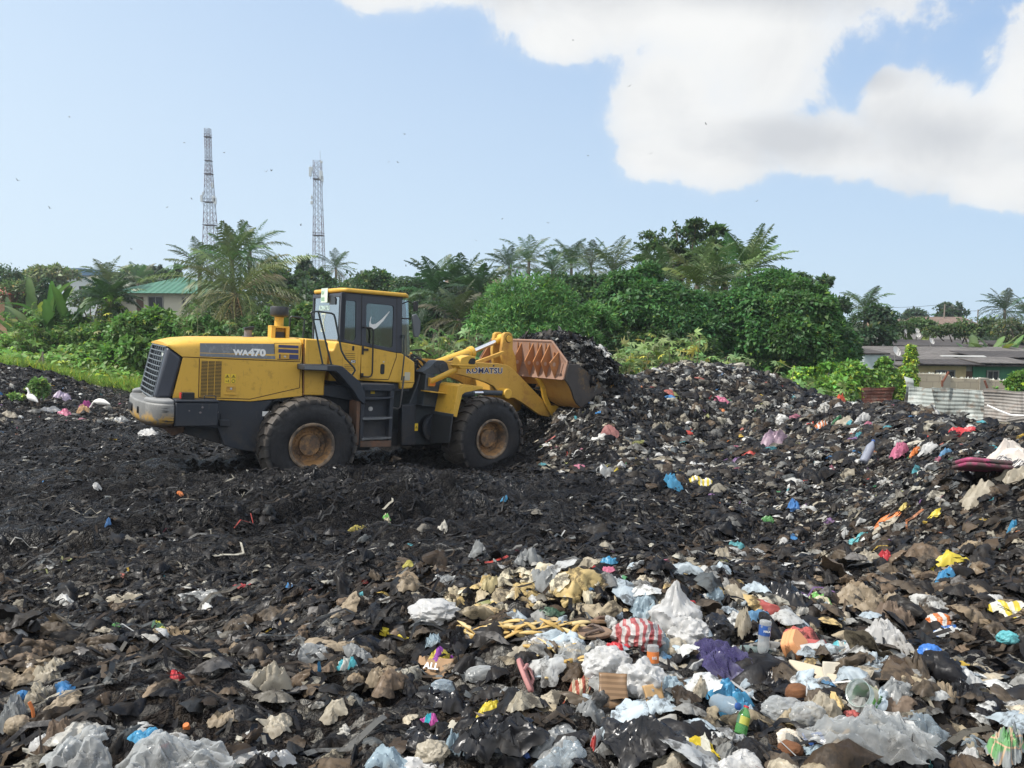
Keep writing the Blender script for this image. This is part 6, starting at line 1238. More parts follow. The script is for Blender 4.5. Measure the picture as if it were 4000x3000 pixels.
tower('shorter lattice tower with panel antennas near its top',1240,629,150,2.55,1.35,745,20,2,(700,920),((-24,655,692,.5),(17,670,704,.6),(22,690,712,.35),(-20,767,780,.3),(-20,788,800,.5),(-16,655,670,.25),(19,632,640,.4)),1.9)
# birds: kites and crows in the air, egrets on the refuse
BIRD=plain('dark_feather',(.03,.028,.028),.8)
def bird_mesh(flap):
    m=MB(); m.tube([(-.24,0,0),(-.12,0,.0),(0,0,.01),(.12,0,.015),(.19,0,.03),(.24,0,.02)],[.02,.05,.065,.05,.032,.006],8)
    for s in (-1,1):
        m.add([(.09,s*.04,.02),(.12,s*.28,.02+flap*.7),(.02,s*.62,flap*1.5),(-.06,s*.60,flap*1.45),(-.09,s*.3,flap*.7),(-.10,s*.04,.01)],[(0,1,4,5),(1,2,3,4)])
    m.add([(-.2,-.025,0),(-.2,.025,0),(-.36,.07,0),(-.36,-.07,0)],[(0,1,2,3)]); o=m.build('flying_bird',BIRD); return o
protos=[bird_mesh(f) for f in (.12,.3,-.1)]
BL=[(150,253,110,0,'dark bird alone high at the upper left'),(38,390,95,1,'bird near the left border, halfway up the sky'),(108,450,85,1,'bird with raised wings below the left border bird'),(284,538,110,0,'tiny bird low over the pale trees at left'),(398,308,110,2,'bird left of the tall tower top'),(414,430,120,0,'bird just left of the middle of the tall tower'),(361,448,130,0,'very small bird left of the tall tower, over the palm'),(484,330,110,0,'gliding bird right of the tall tower top'),(575,371,75,1,'left one of the close pair between the towers'),(586,369,75,1,'right one of the close pair between the towers'),(650,487,100,1,'bird between the tallest palm and the right tower'),(698,455,120,0,'tiny bird touching the right tower edge'),(875,290,110,0,'bird right of the right tower, level with its top'),(840,350,115,0,'left one of two level birds right of the right tower'),(860,351,115,0,'right one of two level birds right of the right tower'),(877,575,110,1,'low bird over the oil palms right of the cab'),(1238,87,85,0,'bird in front of the upper white cloud'),(1270,336,80,2,'bird in the blue left of the lower cloud'),(1029,520,110,0,'bird low over the palm row'),(1185,482,100,1,'bird above the palm row, right of its centre'),(1085,472,90,2,'bird with bent wings above the palm row'),(1406,332,110,0,'bird before the lower end of the big cloud'),(1525,268,130,0,'tiny bird inside the big cloud'),(1360,186,110,0,'bird at the left rim of the big cloud'),(1634,435,120,0,'bird under the grey cloud, over the broad tree')]
for i,(u,v,D,k,lab) in enumerate(BL):
    o=protos[k] if i in (0,1,4) else protos[k].copy()
    if i not in (0,1,4): COL.objects.link(o)
    o.location=at(u*1.8083,v*1.8083,D); o.rotation_euler=(R(RNG.uniform(-25,25)),R(RNG.uniform(-15,10)),R(RNG.uniform(0,360))); o.scale=(D/105*.5,)*3; tag(o,lab,'bird','birds circling over the dump')
EGW=plain('white_feather',(.78,.77,.73),.7)
def egret(label,u,v,rz,bent):
    x,y,z=on_ground(u,v,18); t=empty('egret',(x,y,z),(0,0,rz),label,'bird','white egrets on the refuse'); m=MB()
    if bent: pts=[(-.26,0,.24),(-.16,0,.27),(-.04,0,.30),(.08,0,.31),(.16,0,.31),(.22,0,.30),(.27,0,.25),(.31,0,.18),(.34,0,.15),(.37,0,.13)]
    else: pts=[(-.22,0,.20),(-.14,0,.25),(-.03,0,.30),(.06,0,.34),(.10,0,.38),(.09,0,.44),(.11,0,.49),(.13,0,.53),(.17,0,.545),(.20,0,.54)]
    m.tube(pts,[.012,.05,.085,.085,.055,.03,.025,.026,.03,.012],12); b=m.build('body',EGW,t); e=Vector(pts[-1]); d=(e-Vector(pts[-2])).normalized()
    m=MB(); m.tube([tuple(e-d*.01),tuple(e+d*.09)],.010,6,r1=.002); m.build('beak',plain('yellow_beak',(.6,.38,.05),.5),b)
    for s in (-1,1): m=MB(); m.tube([(-.02,s*.035,.24),(0,s*.035,.12),(-.015,s*.035,0),(.05,s*.04,-.005)],.007,5); m.build('leg',plain('dark_leg',(.05,.05,.045),.7),t)
egret('white egret standing upright under the mound at far left',126,1600,R(160),False); egret('white egret bent forward, pecking in the coloured refuse',398,1614,R(170),True); egret('small white egret standing behind the upright one',170,1585,R(20),False)
x,y,z=on_ground(170,1432,20); 
t=empty('net_fence',at(165,1420,24.2),label='brown net slung over a short post at the bank, left',cat='net'); m=MB(); m.tube([(.02,0,-.4),(.03,0,.38)],.025,6); m.build('post',POLE,t)
m=MB(); 
for k in range(9):
    a=k/8; m.tube([(-.24+.40*a,0,-.12),(.0,.0,.33-.1*abs(a-.5))],.006,3,False); m.tube([(-.24+.24*a,.0,-.12+.42*a),(.16-.13*a,0,-.12+.42*a)],.006,3,False)
m.build('net',plain('net_cord',(.22,.17,.12),.9),t)
# ---------------------------------------------------------------- refuse
def litter_mat(name='litter_plastic'):
    n=NT(name); c=n.attr(); p=n.pos(); a=n.noise(11,p,5,.7); b=n.noise(30,p,3)
    col=n.mix(n.math('MULTIPLY',n.ramp(a,.48,.62),.8),c,(.022,.018,.015)); n.bump(b,.35,.01)
    n.fin(col,n.ramp(a,.35,.6,.32,.66),0,.26); n.translucent(col,.12); return n.m
LIT=litter_mat()
def scrap_templates(k,n,seed,fold=.28):
    rng=np.random.default_rng(seed); g=np.linspace(-1,1,n); X,Y=np.meshgrid(g,g); out=[]
    for i in range(k):
        asp=rng.uniform(.45,1.0); Z=np.zeros_like(X)
        for j in range(4):
            a=rng.uniform(0,PI); ph=rng.uniform(0,6.28); f=rng.uniform(1.2,3.8); Z+=fold*rng.uniform(.3,1)*(np.abs(((X*math.cos(a)+Y*math.sin(a))*f+ph)/PI%2-1)-.5)
        Z+=.10*rng.normal(size=X.shape); jx=.16*rng.normal(size=X.shape); jy=.16*rng.normal(size=X.shape)
        ang=np.arctan2(Y,X); rr=1+.28*np.sin(ang*rng.integers(2,5)+rng.uniform(0,6))+.15*np.sin(ang*5+rng.uniform(0,6))
        V=np.stack([(X+jx)*rr*.5,(Y+jy)*rr*.5*asp,Z*.5+.10*(1-(X**2+Y**2)*.5)],-1).reshape(-1,3); out.append(V)
    i=np.arange(n-1)[:,None]*n+np.arange(n-1)[None]; F=np.stack([i,i+1,i+n+1,i+n],-1).reshape(-1,4); return np.array(out),F
def rot_from(nrm,yaw):
    n=unit(nrm); t=unit(np.cross(np.tile([0,1.,0],(len(n),1)),n)); b=np.cross(n,t); c,s=np.cos(yaw)[:,None],np.sin(yaw)[:,None]; X=t*c+b*s; Y=-t*s+b*c; return np.stack([X,Y,n],-1)
def place_scraps(TV,F,P,nrm,size,col,rng):
    n=len(P); k=rng.integers(0,len(TV),n); M=rot_from(nrm,rng.uniform(0,2*PI,n)); V=np.einsum('nij,nvj->nvi',M,TV[k]*size[:,None,None])+P[:,None]; m=TV.shape[1]
    Fo=(F[None]+(np.arange(n)*m)[:,None,None]).reshape(-1,4); C=np.repeat(col[:,None],m,1)*(.9+.2*rng.random((n,m,1))); return V.reshape(-1,3),Fo,C.reshape(-1,3)
BLACKS=[(.0045,.0045,.006),(.007,.007,.009),(.010,.010,.011),(.006,.007,.010)]; DARKS=[(.016,.015,.0145),(.026,.021,.017),(.019,.021,.023),(.031,.026,.021)]; BROWN=[(.045,.031,.020),(.062,.043,.027),(.032,.022,.014),(.088,.064,.042)]
GREYS=[(.11,.11,.105),(.16,.16,.15),(.08,.088,.09),(.13,.12,.10)]; PALES=[(.34,.33,.30),(.46,.46,.44),(.28,.25,.19),(.50,.50,.48),(.23,.21,.165),(.36,.34,.28)]; COLORS=[(.36,.05,.04),(.04,.15,.33),(.42,.29,.05),(.05,.18,.08),(.33,.12,.17),(.40,.15,.06),(.16,.09,.20),(.07,.26,.30),(.30,.10,.08),(.24,.25,.09)]
FAM=[BLACKS,DARKS,BROWN,GREYS,PALES,COLORS]
def zone_w(x,y):
    """mix of black, dark, brown, grey, pale, coloured by place"""
    n=len(x); w=np.tile(np.array([.82,.105,.03,.03,.013,.002]),(n,1))          # trodden black middle
    P=np.stack([x,y,0*x],-1); q=noise3(P*.55+40)
    pile=((y>12.2+.3*np.sin(x))&(x>.3+.1*(y-12)))|((x>3)&(y>8.5)); w[pile]=[.46,.14,.08,.15,.145,.022]
    left=(y>18.5)&(x<-6); w[left]=[.56,.17,.08,.11,.07,.01]
    right=(y<8.5)&(x>.28*y-.4); w[right]=[.30,.21,.26,.12,.095,.015]
    near=(y<5.4)&(~right); w[near]=[.48,.20,.17,.085,.055,.01]
    ridge=(y>=5.4)&(y<7.6)&(~right); w[ridge]=[.62,.16,.08,.08,.05,.01]
    w[:,4]*=np.clip(1+1.6*q,.25,3); w[:,3]*=np.clip(1+1.0*q,.4,2.5)
    return w/w.sum(1,keepdims=True)
def zone_cols(x,y,rng):
    w=zone_w(x,y).cumsum(1); f=(rng.random(len(x))[:,None]>w).sum(1).clip(0,5); c=np.empty((len(x),3))
    for i,fam in enumerate(FAM):
        k=f==i; a=np.array(fam); c[k]=a[rng.integers(0,len(a),k.sum())]
    return c*rng.uniform(.75,1.25,(len(x),1)),f
def wedge(n,y0,y1,rng,pw=1.0):
    """even over the dump floor in the photographed wedge"""
    y=y0+(y1-y0)*rng.random(n*2)**pw; x=(rng.random(n*2)*2-1)*(.74*y+1.2); return x,y
def terr_nrm(x,y,rng,j):
    sx,sy=slope(x,y,.2); return unit(np.stack([-sx,-sy,np.ones_like(sx)],-1)+rng.normal(size=(len(x),3))*j)
def on_dump(x,y):
    lx=(x+4.03)*math.cos(TH_R)+(y-13.75)*math.sin(TH_R); ly=-(x+4.03)*math.sin(TH_R)+(y-13.75)*math.cos(TH_R)
    veg=(y>23.2+.5*np.sin(x*1.3))&(x<-4)|(y>22.5)&(x>-4)|(y>20.3)&(x>7.5)|(x>9.8)&(y>13)
    return (~veg)&~((lx>-2.4)&(lx<4.4)&(abs(ly)<1.6)),(lx>-7)&(lx<6)&(abs(ly)<2.6)
def crumple(seed,nn=17,asp=.7,dome=.38,fold=1.1):
    rng=np.random.default_rng(seed); g=np.linspace(-1,1,nn); X,Y=np.meshgrid(g,g); ang=np.arctan2(Y,X); sq=np.maximum(abs(X),abs(Y)); rr=np.hypot(X,Y)+1e-9; wob=1+.22*np.sin(2*ang+rng.uniform(0,6))+.18*np.sin(3*ang+rng.uniform(0,6))+.12*np.sin(7*ang+rng.uniform(0,6)); cx=X/rr*sq*wob; cy=Y/rr*sq*wob
    a=rng.uniform(0,PI); q1=cx*math.cos(a)+cy*math.sin(a); q2=-cx*math.sin(a)+cy*math.cos(a); Pn=np.stack([q1*2.2,q2*1.1,0*q1],-1)+seed*3.1; f=ridged(Pn,3,.6)*.34+fbm(Pn*1.9+7,3)*.26
    z=((1-sq**2.2)*(.7+.35*f)+fold*f*.5*(1-.3*sq))*dome; cx=cx+.14*noise3(Pn*2+31); cy=cy+.14*noise3(Pn*2+57); V=np.stack([cx*.5,cy*.5*asp,z*.5-.03*sq],-1).reshape(-1,3); i=np.arange(nn-1)[:,None]*nn+np.arange(nn-1)[None]; return V,np.stack([i,i+1,i+nn+1,i+nn],-1).reshape(-1,4)
def fresh(rng):
    """dense tangle of torn film of the freshly tipped load and of the rag bank"""
    FRM=litter_mat('fresh_film'); TC=[crumple(500+i,13,rng.uniform(.3,.95),rng.uniform(.3,.8),1.2) for i in range(50)]; TV=np.array([t[0] for t in TC]); TF=TC[0][1]; out=[]
    def patch(n,cx,cy,rx,ry,pal,wts,sz,seed):
        a=rng.uniform(0,2*PI,n); r=rng.random(n)**.6; x=cx+rx*r*np.cos(a); y=cy+ry*r*np.sin(a); s=np.clip(np.exp(rng.normal(np.log(sz),.4,n)),.04,.28); k=rng.choice(len(pal),n,p=np.array(wts)/sum(wts)); c=np.array(pal)[k]*rng.uniform(.8,1.2,(n,1)); ok=free(x,y,.85); x,y,s,c=x[ok],y[ok],s[ok],c[ok]; P=np.stack([x,y,hgt(x,y)+s*rng.uniform(.0,.22,len(x))],-1); out.append(place_scraps(TV,TF,P,terr_nrm(x,y,rng,.35),s,c,rng))
    mixd=[(.50,.51,.50),(.36,.42,.46),(.42,.37,.28),(.30,.25,.17),(.012,.012,.014),(.09,.07,.05),(.22,.22,.21),(.45,.33,.15),(.10,.22,.36),(.40,.10,.09)]
    patch(260,1.15,4.25,1.15,.75,mixd,[5,4,3,2,4,3,3,2,.6,.5],.105,1); patch(240,1.0,3.2,1.5,.65,mixd,[4,4,2,2,5,4,4,.6,.5,.4],.11,2); patch(110,2.0,3.3,.8,.5,mixd,[4,3,3,3,4,5,4,.4,.3,.2],.11,3); patch(150,.15,4.45,.55,.35,[(.48,.36,.16),(.42,.32,.18),(.36,.30,.2),(.5,.45,.33)],[4,3,2,2],.075,4)
    tan=[(.21,.16,.105),(.28,.225,.155),(.14,.10,.066),(.09,.07,.05),(.02,.018,.017),(.16,.15,.14)]
    patch(170,-2.65,3.9,.55,.45,tan,[2,2,3,4,5,1.5],.11,5); patch(110,-.9,3.9,.9,.6,tan,[1,1,2,5,7,3],.10,6); patch(240,3.0,5.2,1.0,1.1,tan,[1.6,1,4,6,6,2],.12,7); patch(60,-1.3,4.9,.8,.5,tan,[.5,.5,1.5,4,7,2],.09,8)
    v,f,c=merge(out); tag(mesh_np('torn_film',v,f,FRM,None,c,smooth=True),'dense tangle of torn pale film and rags of the fresh load','litter',kind='stuff')
def build_litter():
    rng=np.random.default_rng(21)
    T3,F3=scrap_templates(80,4,1,.55); T5,F5=scrap_templates(70,7,2,.50)
    # small flakes
    A=.74*(24**2-2**2)+1.2*2*22
    x,y=wedge(52000,2.0,24,rng,.55); ok,tr=on_dump(x,y); md=(y>6.3)&(y<12.5)&(x<.22*(y-6)); ok&=~(md&(rng.random(len(x))<.5+.6*noise3(np.stack([x,y,0*x],-1)*.45+11))); ok&=~(in_lane(x,y)&(rng.random(len(x))<.9)); x,y=x[ok],y[ok]; s=np.exp(rng.normal(np.log(.055),.40,len(x)))*np.where(y>14,1.25,1); c,f=zone_cols(x,y,rng)
    cl=noise3(np.stack([x,y,0*x],-1)*1.1+70)+.5*noise3(np.stack([x,y,0*x],-1)*2.9+90); kk=cl>-.12+.25*rng.normal(size=len(x)); x,y,s,c=x[kk],y[kk],s[kk],c[kk]
    P=np.stack([x,y,hgt(x,y)+s*.0],-1); v,fc,cc=place_scraps(T3,F3,P,terr_nrm(x,y,rng,.30),s,c,rng)
    tag(mesh_np('small_litter',v,fc,LIT,None,cc,smooth=True),'countless small flakes of dark waste strewn all over the dump','litter',kind='stuff')
    x,y=wedge(24000,2.0,24,rng,.58); ok,tr=on_dump(x,y); ok&=~(tr&(rng.random(len(x))<.6)); mud=(y>6.5)&(x<.25*(y-6))&(y<18.5); ok&=~(mud&(rng.random(len(x))<.68)); ok&=~in_lane(x,y); x,y=x[ok],y[ok]; mud=mud[ok]
    xp=rng.uniform(.3,9.5,9000); yp=rng.uniform(9,20,9000); okp,_=on_dump(xp,yp); okp&=(yp>12.2)|(xp>2.4); x=np.r_[x,xp[okp]]; y=np.r_[y,yp[okp]]; mud=np.r_[mud,np.zeros(okp.sum(),bool)]
    pile=(x>.3+.1*(y-12))&(y>11); s=np.exp(rng.normal(np.log(.115),.40,len(x)))*np.where(pile,1.25,.9)*np.where(mud,.8,1)*np.where(y<6,.72,1); s=np.clip(s,.05,.34); c,f=zone_cols(x,y,rng)
    cl=noise3(np.stack([x,y,0*x],-1)*.9+120)+.6*noise3(np.stack([x,y,0*x],-1)*2.3+33); kk=cl>-.18+.3*rng.normal(size=len(x)); x,y,s,c=x[kk],y[kk],s[kk],c[kk]
    TC=[crumple(300+i,9,rng.uniform(.25,.95),rng.uniform(.25,.8),1.2) for i in range(70)]; TV=np.array([t[0] for t in TC]); TF=TC[0][1]
    P=np.stack([x,y,hgt(x,y)+s*.03],-1); v,fc,cc=place_scraps(TV,TF,P,terr_nrm(x,y,rng,.30),s,c,rng)
    tag(mesh_np('litter',v,fc,LIT,None,cc,smooth=True),'trampled plastic film and rags covering pile and mud','litter',kind='stuff')
    # strands and fibres trodden into the mud
    n=5200; x,y=wedge(n,2.2,20,rng,.6); ok,tr=on_dump(x,y); x,y=x[ok],y[ok]; n=len(x); a=rng.uniform(0,PI,n); L=rng.uniform(.08,.35,n); K=5; t=np.linspace(-.5,.5,K)[None]
    cx=x[:,None]+np.cos(a)[:,None]*L[:,None]*t+.25*L[:,None]*np.sin(t*5+a[:,None]*3)*-np.sin(a)[:,None]; cy=y[:,None]+np.sin(a)[:,None]*L[:,None]*t+.25*L[:,None]*np.sin(t*5+a[:,None]*3)*np.cos(a)[:,None]; cz=hgt(cx,cy)+.012+.05*rng.random((n,K)); C0=np.stack([cx,cy,cz],-1); w=rng.uniform(.004,.014,n)[:,None,None]; off=np.stack([-np.sin(a),np.cos(a),.4*np.ones(n)],-1)[:,None]*w
    V=np.stack([C0-off,C0+off],2).reshape(-1,3); i=(np.arange(n)[:,None]*K+np.arange(K-1)[None]).ravel()[:,None]*2; F=i+np.array([[0,1,3,2]]); c,f=zone_cols(x,y,rng); tag(mesh_np('fibres',V,F,LIT,None,np.repeat(c,K*2,0)),'stringy fibres and straps trodden into the black mud','litter',kind='stuff')
    # heap in the bucket and the lump sliding off its lip
    g=bmesh.new(); bmesh.ops.create_icosphere(g,subdivisions=6,radius=1); V=np.array([v.co[:] for v in g.verts]); F=np.array([[q.index for q in f_.verts] for f_ in g.faces]); g.free()
    n_=ridged(V*2.3+3,3)*.09+fbm(V*1.6,3)*.14; W_=V*(1+n_)[:,None]; M=np.array(MWF)
    Pl=W_*np.array([.98,1.28,.80])+np.array([6.34,-.02,1.22+ZO]); Pl[:,0]=np.maximum(Pl[:,0],5.36+.02*V[:,1]); Pw=Pl@M[:3,:3].T+M[:3,3]
    parts_v=[Pw]; soil=bpy.data.materials['black_refuse_soil']; o=mesh_np('bucket_load',Pw,F,soil,None,smooth=True); tag(o,'heap of black wet refuse filling the raised bucket','refuse heap',kind='stuff')
    k=rng.choice(len(V),5200); k=k[(V[k,2]>-.35)&(Pl[k,0]>5.42)]; nr=unit(V[k]*np.array([1/.86,1/1.34,1/.8]))@M[:3,:3].T; s=np.exp(rng.normal(np.log(.12),.4,len(k))); fam=rng.random(len(k)); c=np.where((fam<.62)[:,None],np.array(BLACKS)[rng.integers(0,4,len(k))],np.where((fam<.8)[:,None],np.array(DARKS)[rng.integers(0,4,len(k))],np.array(GREYS)[rng.integers(0,4,len(k))]*1.4)); c[fam>.965]=(.5,.5,.48)
    v,fc,cc=place_scraps(T5,F5,Pw[k]+nr*s[:,None]*.12,unit(nr+rng.normal(size=nr.shape)*.45),s,c,rng); tag(mesh_np('bucket_litter',v,fc,LIT,None,cc),'black and grey plastic scraps bristling on the bucket heap','litter',kind='stuff')
    return T5,F5
T5,F5=build_litter()
# ---- single pieces
FM={}
def film(col,trans=.25,rough=.32,dirt=.5,dcol=(.05,.04,.03),clear=0,key=None,spec=.5):
    k=(col,trans,rough,dirt,clear)
    if k in FM: return FM[k]
    n=NT('film'); a=n.noise(4.5,detail=7,rough=.72); b=n.noise(16,detail=5,rough=.7); c=n.mix(n.math('MULTIPLY',n.ramp(a,.48,.66),dirt),col,dcol); c=n.mix(n.math('MULTIPLY',n.ramp(b,.60,.70),min(1,dirt*1.3)),c,tuple(x*.5 for x in dcol)); n.bump(b,.25,.006); n.fin(c,n.ramp(a,.4,.7,rough,rough+.3),0,spec); n.translucent(c,trans)
    if clear:
        t=n.new('ShaderNodeBsdfTransparent'); x=n.new('ShaderNodeMixShader'); l=n.o.inputs['Surface'].links[0].from_socket; lw=n.new('ShaderNodeLayerWeight'); lw.inputs[0].default_value=.35
        n.put(x.inputs[0],n.math('MULTIPLY',n.math('SUBTRACT',1.0,lw.outputs['Facing']),clear)); n.l.new(l,x.inputs[1]); n.l.new(t.outputs[0],x.inputs[2]); n.l.new(x.outputs[0],n.o.inputs['Surface'])
    FM[k]=n.m; return n.m
F_WHITE=film((.60,.60,.59),.35,.35,.45,(.16,.13,.09)); F_CLEAR=film((.52,.54,.54),.35,.16,.45,(.14,.12,.09),.55); F_CLEARB=film((.40,.48,.54),.35,.16,.45,(.12,.11,.09),.6); F_BLACK=film((.008,.008,.010),.03,.24,.35,(.06,.052,.042)); F_GREY=film((.26,.27,.27),.2,.25,.5); F_TAN=film((.30,.24,.165),.2,.5,.6); F_BEIGE=film((.43,.385,.30),.3,.4,.5,(.10,.075,.05)); F_YEL=film((.62,.50,.05),.15,.3,.22,(.2,.18,.1)); F_RED=film((.52,.04,.05),.15,.3,.3); F_BLUE=film((.06,.28,.48),.25,.35,.25); F_DBLUE=film((.03,.09,.30),.15,.3,.3); F_TEAL=film((.12,.42,.45),.2,.35,.4); F_GREEN=film((.08,.24,.07),.2,.3,.35); F_PURP=film((.085,.075,.19),.2,.16,.4,(.30,.30,.36),.3); F_PINK=film((.55,.16,.26),.15,.4,.55); F_ORANGE=film((.62,.19,.05),.15,.35,.3); F_PBLUE=film((.36,.46,.52),.35,.25,.5,(.14,.12,.1)); F_BRN=film((.14,.10,.07),.08,.6,.6); F_MAUVE=film((.34,.24,.30),.2,.35,.4); F_LILAC=film((.50,.42,.55),.25,.35,.4)
def striped(name,c1,c2,scale,axis=0,dist=1.5):
    n=NT(name); w=n.new('ShaderNodeTexWave'); w.inputs['Scale'].default_value=scale; w.inputs['Distortion'].default_value=dist; w.bands_direction='XYZ'[axis]; n.l.new(n.obj(),w.inputs[0]); f=n.ramp(w.outputs['Fac'],.45,.55); c=n.mix(f,c1,c2); a=n.noise(9,detail=5,rough=.7); c=n.mix(n.math('MULTIPLY',n.ramp(a,.58,.72),.4),c,(.12,.1,.08)); n.fin(c,.35); n.translucent(c,.25); return n.m
def cloth_print():
    n=NT('green_pink_print_cloth'); v=n.new('ShaderNodeTexVoronoi'); v.feature='DISTANCE_TO_EDGE'; v.inputs['Scale'].default_value=16; n.l.new(n.obj(),v.inputs['Vector']); e=n.ramp(v.outputs['Distance'],.03,.07); a=n.noise(7,detail=2); inner=n.mix(n.ramp(a,.45,.52),(.13,.30,.12),(.25,.27,.27)); c=n.mix(e,(.50,.36,.24),inner); n.fin(c,.85); return n.m
S_REDW=striped('red_white_stripe',(.50,.47,.45),(.40,.10,.10),7,0,6); S_YELW=striped('yellow_white_print',(.70,.69,.60),(.66,.52,.05),5); S_GRNP=striped('green_print',(.16,.42,.10),(.60,.55,.40),6,1,4); S_BLUW=striped('blue_white_print',(.07,.19,.52),(.62,.63,.62),5,1,5); S_PURY=striped('purple_yellow_print',(.28,.06,.36),(.70,.58,.10),5,0,5); S_SILR=striped('silver_red_foil',(.70,.70,.70),(.50,.08,.07),4,1,6); S_CYAP=striped('cyan_pink_print',(.05,.45,.55),(.55,.10,.36),6,0,5); S_TEALW=striped('teal_white_print',(.60,.60,.55),(.10,.44,.50),5,0,4); S_CHECK=striped('check_paper',(.58,.50,.36),(.42,.12,.08),11,0,.6); S_ORW=striped('orange_white_print',(.66,.65,.62),(.66,.20,.06),5,0,5); S_CLOTH=cloth_print(); S_CL2=striped('patterned_white_cloth',(.60,.57,.54),(.10,.10,.11),16,1,6); S_PINKB=painted('scuffed_pink_case',(.34,.05,.13),dirt=(.055,.038,.034),amount=1.0,rough=.6,scale=5,rust=.5,rustcol=(.16,.06,.08)); S_GRNY=striped('green_yellow_packet',(.10,.20,.13),(.45,.45,.08),5,1,3)
def lift(V,x0,y0,k=1.0):
    return hgt(V[...,0]+x0,V[...,1]+y0)
HAND=[]
def base_pt(u,v): return on_ground(u,v,2.0,34)
def hand(x,y,r): HAND.append((x,y,r))
def free(x,y,k=.75):
    H=np.array(HAND); return (((x[:,None]-H[None,:,0])**2+(y[:,None]-H[None,:,1])**2)>(k*H[None,:,2])**2).all(1)
def bag(name,label,cat,u,v,w,h,mat,seed,rot=0,asp=.75,dome=.45,fold=1.0,group=None,nn=30,edge=.5,zoff=0,label_only=False):
    """crumpled film or rag lying on the refuse; w,h: size in survey pixels"""
    x0,y0,z0=base_pt(u,v+h*.30); s=y0/3000; W=w*s/2; Dp=W*asp if asp else W; Hh=h*s*dome; rng=np.random.default_rng(seed)
    g=np.linspace(-1,1,nn); X,Y=np.meshgrid(g,g); ang=np.arctan2(Y,X); sq=np.maximum(abs(X),abs(Y)); rr=np.hypot(X,Y)+1e-9; cx=X/rr*sq*(1+.22*np.cos(4*ang+PI)*.4); cy=Y/rr*sq
    wob=1+.20*np.sin(2*ang+rng.uniform(0,6))+.16*np.sin(3*ang+rng.uniform(0,6))+.10*np.sin(7*ang+rng.uniform(0,6)); cx*=wob; cy*=wob; r=np.clip(sq,0,1)
    a=rng.uniform(0,PI); st=np.array([math.cos(a),math.sin(a)]); q1=cx*st[0]+cy*st[1]; q2=-cx*st[1]+cy*st[0]
    kf=1.0 if nn<34 else 1.4; Pn=np.stack([q1*2.2*kf,q2*1.1*kf,0*q1],-1)+seed*3.1; f=ridged(Pn,4,.6)*.30+fbm(Pn*1.7+7,2)*.22; rad=ridged(np.stack([np.cos(ang)*1.6,np.sin(ang)*1.6,r*.6],-1)+seed*1.7,2)*.18
    z=(1-r**3.2)*(.42+.5*f)+fold*(f+rad)*.50*(1-.30*r); jx=.10*noise3(Pn*2+31); jy=.10*noise3(Pn*2+57); cx=cx+jx*fold; cy=cy+jy*fold
    hand(x0,y0,W*(.55+.45*asp)); c,s_=math.cos(rot),math.sin(rot); Vx=(cx*W*c-cy*Dp*s_); Vy=(cx*W*s_+cy*Dp*c); z=z*Hh-edge*.10*r*W
    V=np.stack([Vx,Vy,z],-1); V[...,2]+=hgt(Vx+x0,Vy+y0)-z0+.006
    V=V.reshape(-1,3); i=np.arange(nn-1)[:,None]*nn+np.arange(nn-1)[None]; F=np.stack([i,i+1,i+nn+1,i+nn],-1).reshape(-1,4)
    o=mesh_np(name,V,F,mat,None,smooth=True,loc=(x0,y0,z0+zoff)); o.data.set_sharp_from_angle(angle=R(38)); return tag(o,label,cat,group)
_ico={}
def ico(k):
    if k not in _ico:
        g=bmesh.new(); bmesh.ops.create_icosphere(g,subdivisions=k,radius=1); _ico[k]=(np.array([v.co[:] for v in g.verts]),np.array([[q.index for q in f.verts] for f in g.faces])); g.free()
    return _ico[k]
def lump(name,label,cat,u,v,w,h,mat,seed,depth=.8,crease=.16,knot=False,group=None,sub=5,tilt=0,sink=.22,zoff=0):
    """filled or knotted bag, husk, bundle"""
    x0,y0,z0=base_pt(u,v+h*.42); s=y0/3000; a,b,c=w*s/2,w*s/2*depth,h*s/2; hand(x0,y0,a); V,F=ico(sub); P=V+seed*2.3
    d=ridged(P*1.3,3,.55)*crease+fbm(P*2.2,2)*crease*.7; q=V*(1+d)[:,None]
    if knot: k=np.clip((V[:,2]-.45)/.55,0,1); q[:,:2]*=(1-.72*k**.7)[:,None]; q[:,2]+=k**2*.55; q[:,:2]*=(1+.25*k*np.sin(np.arctan2(V[:,1],V[:,0])*7))[:,None]
    q[:,2]=np.where(q[:,2]<-.6,-.6+(q[:,2]+.6)*.3,q[:,2]); q=q*np.array([a,b,c]); 
    if tilt: q=q@np.array(Matrix.Rotation(tilt,3,'Y')).T
    q[:,2]+=c*(.72-sink); o=mesh_np(name,q,F,mat,None,smooth=True,loc=(x0,y0,z0+zoff)); o.data.set_sharp_from_angle(angle=R(42)); return tag(o,label,cat,group)
def place(t,u,v,rx,ry,rz,dz=0):
    x,y,z=base_pt(u,v); t.location=(x,y,z+dz); t.rotation_euler=(rx,ry,rz); return y/3000
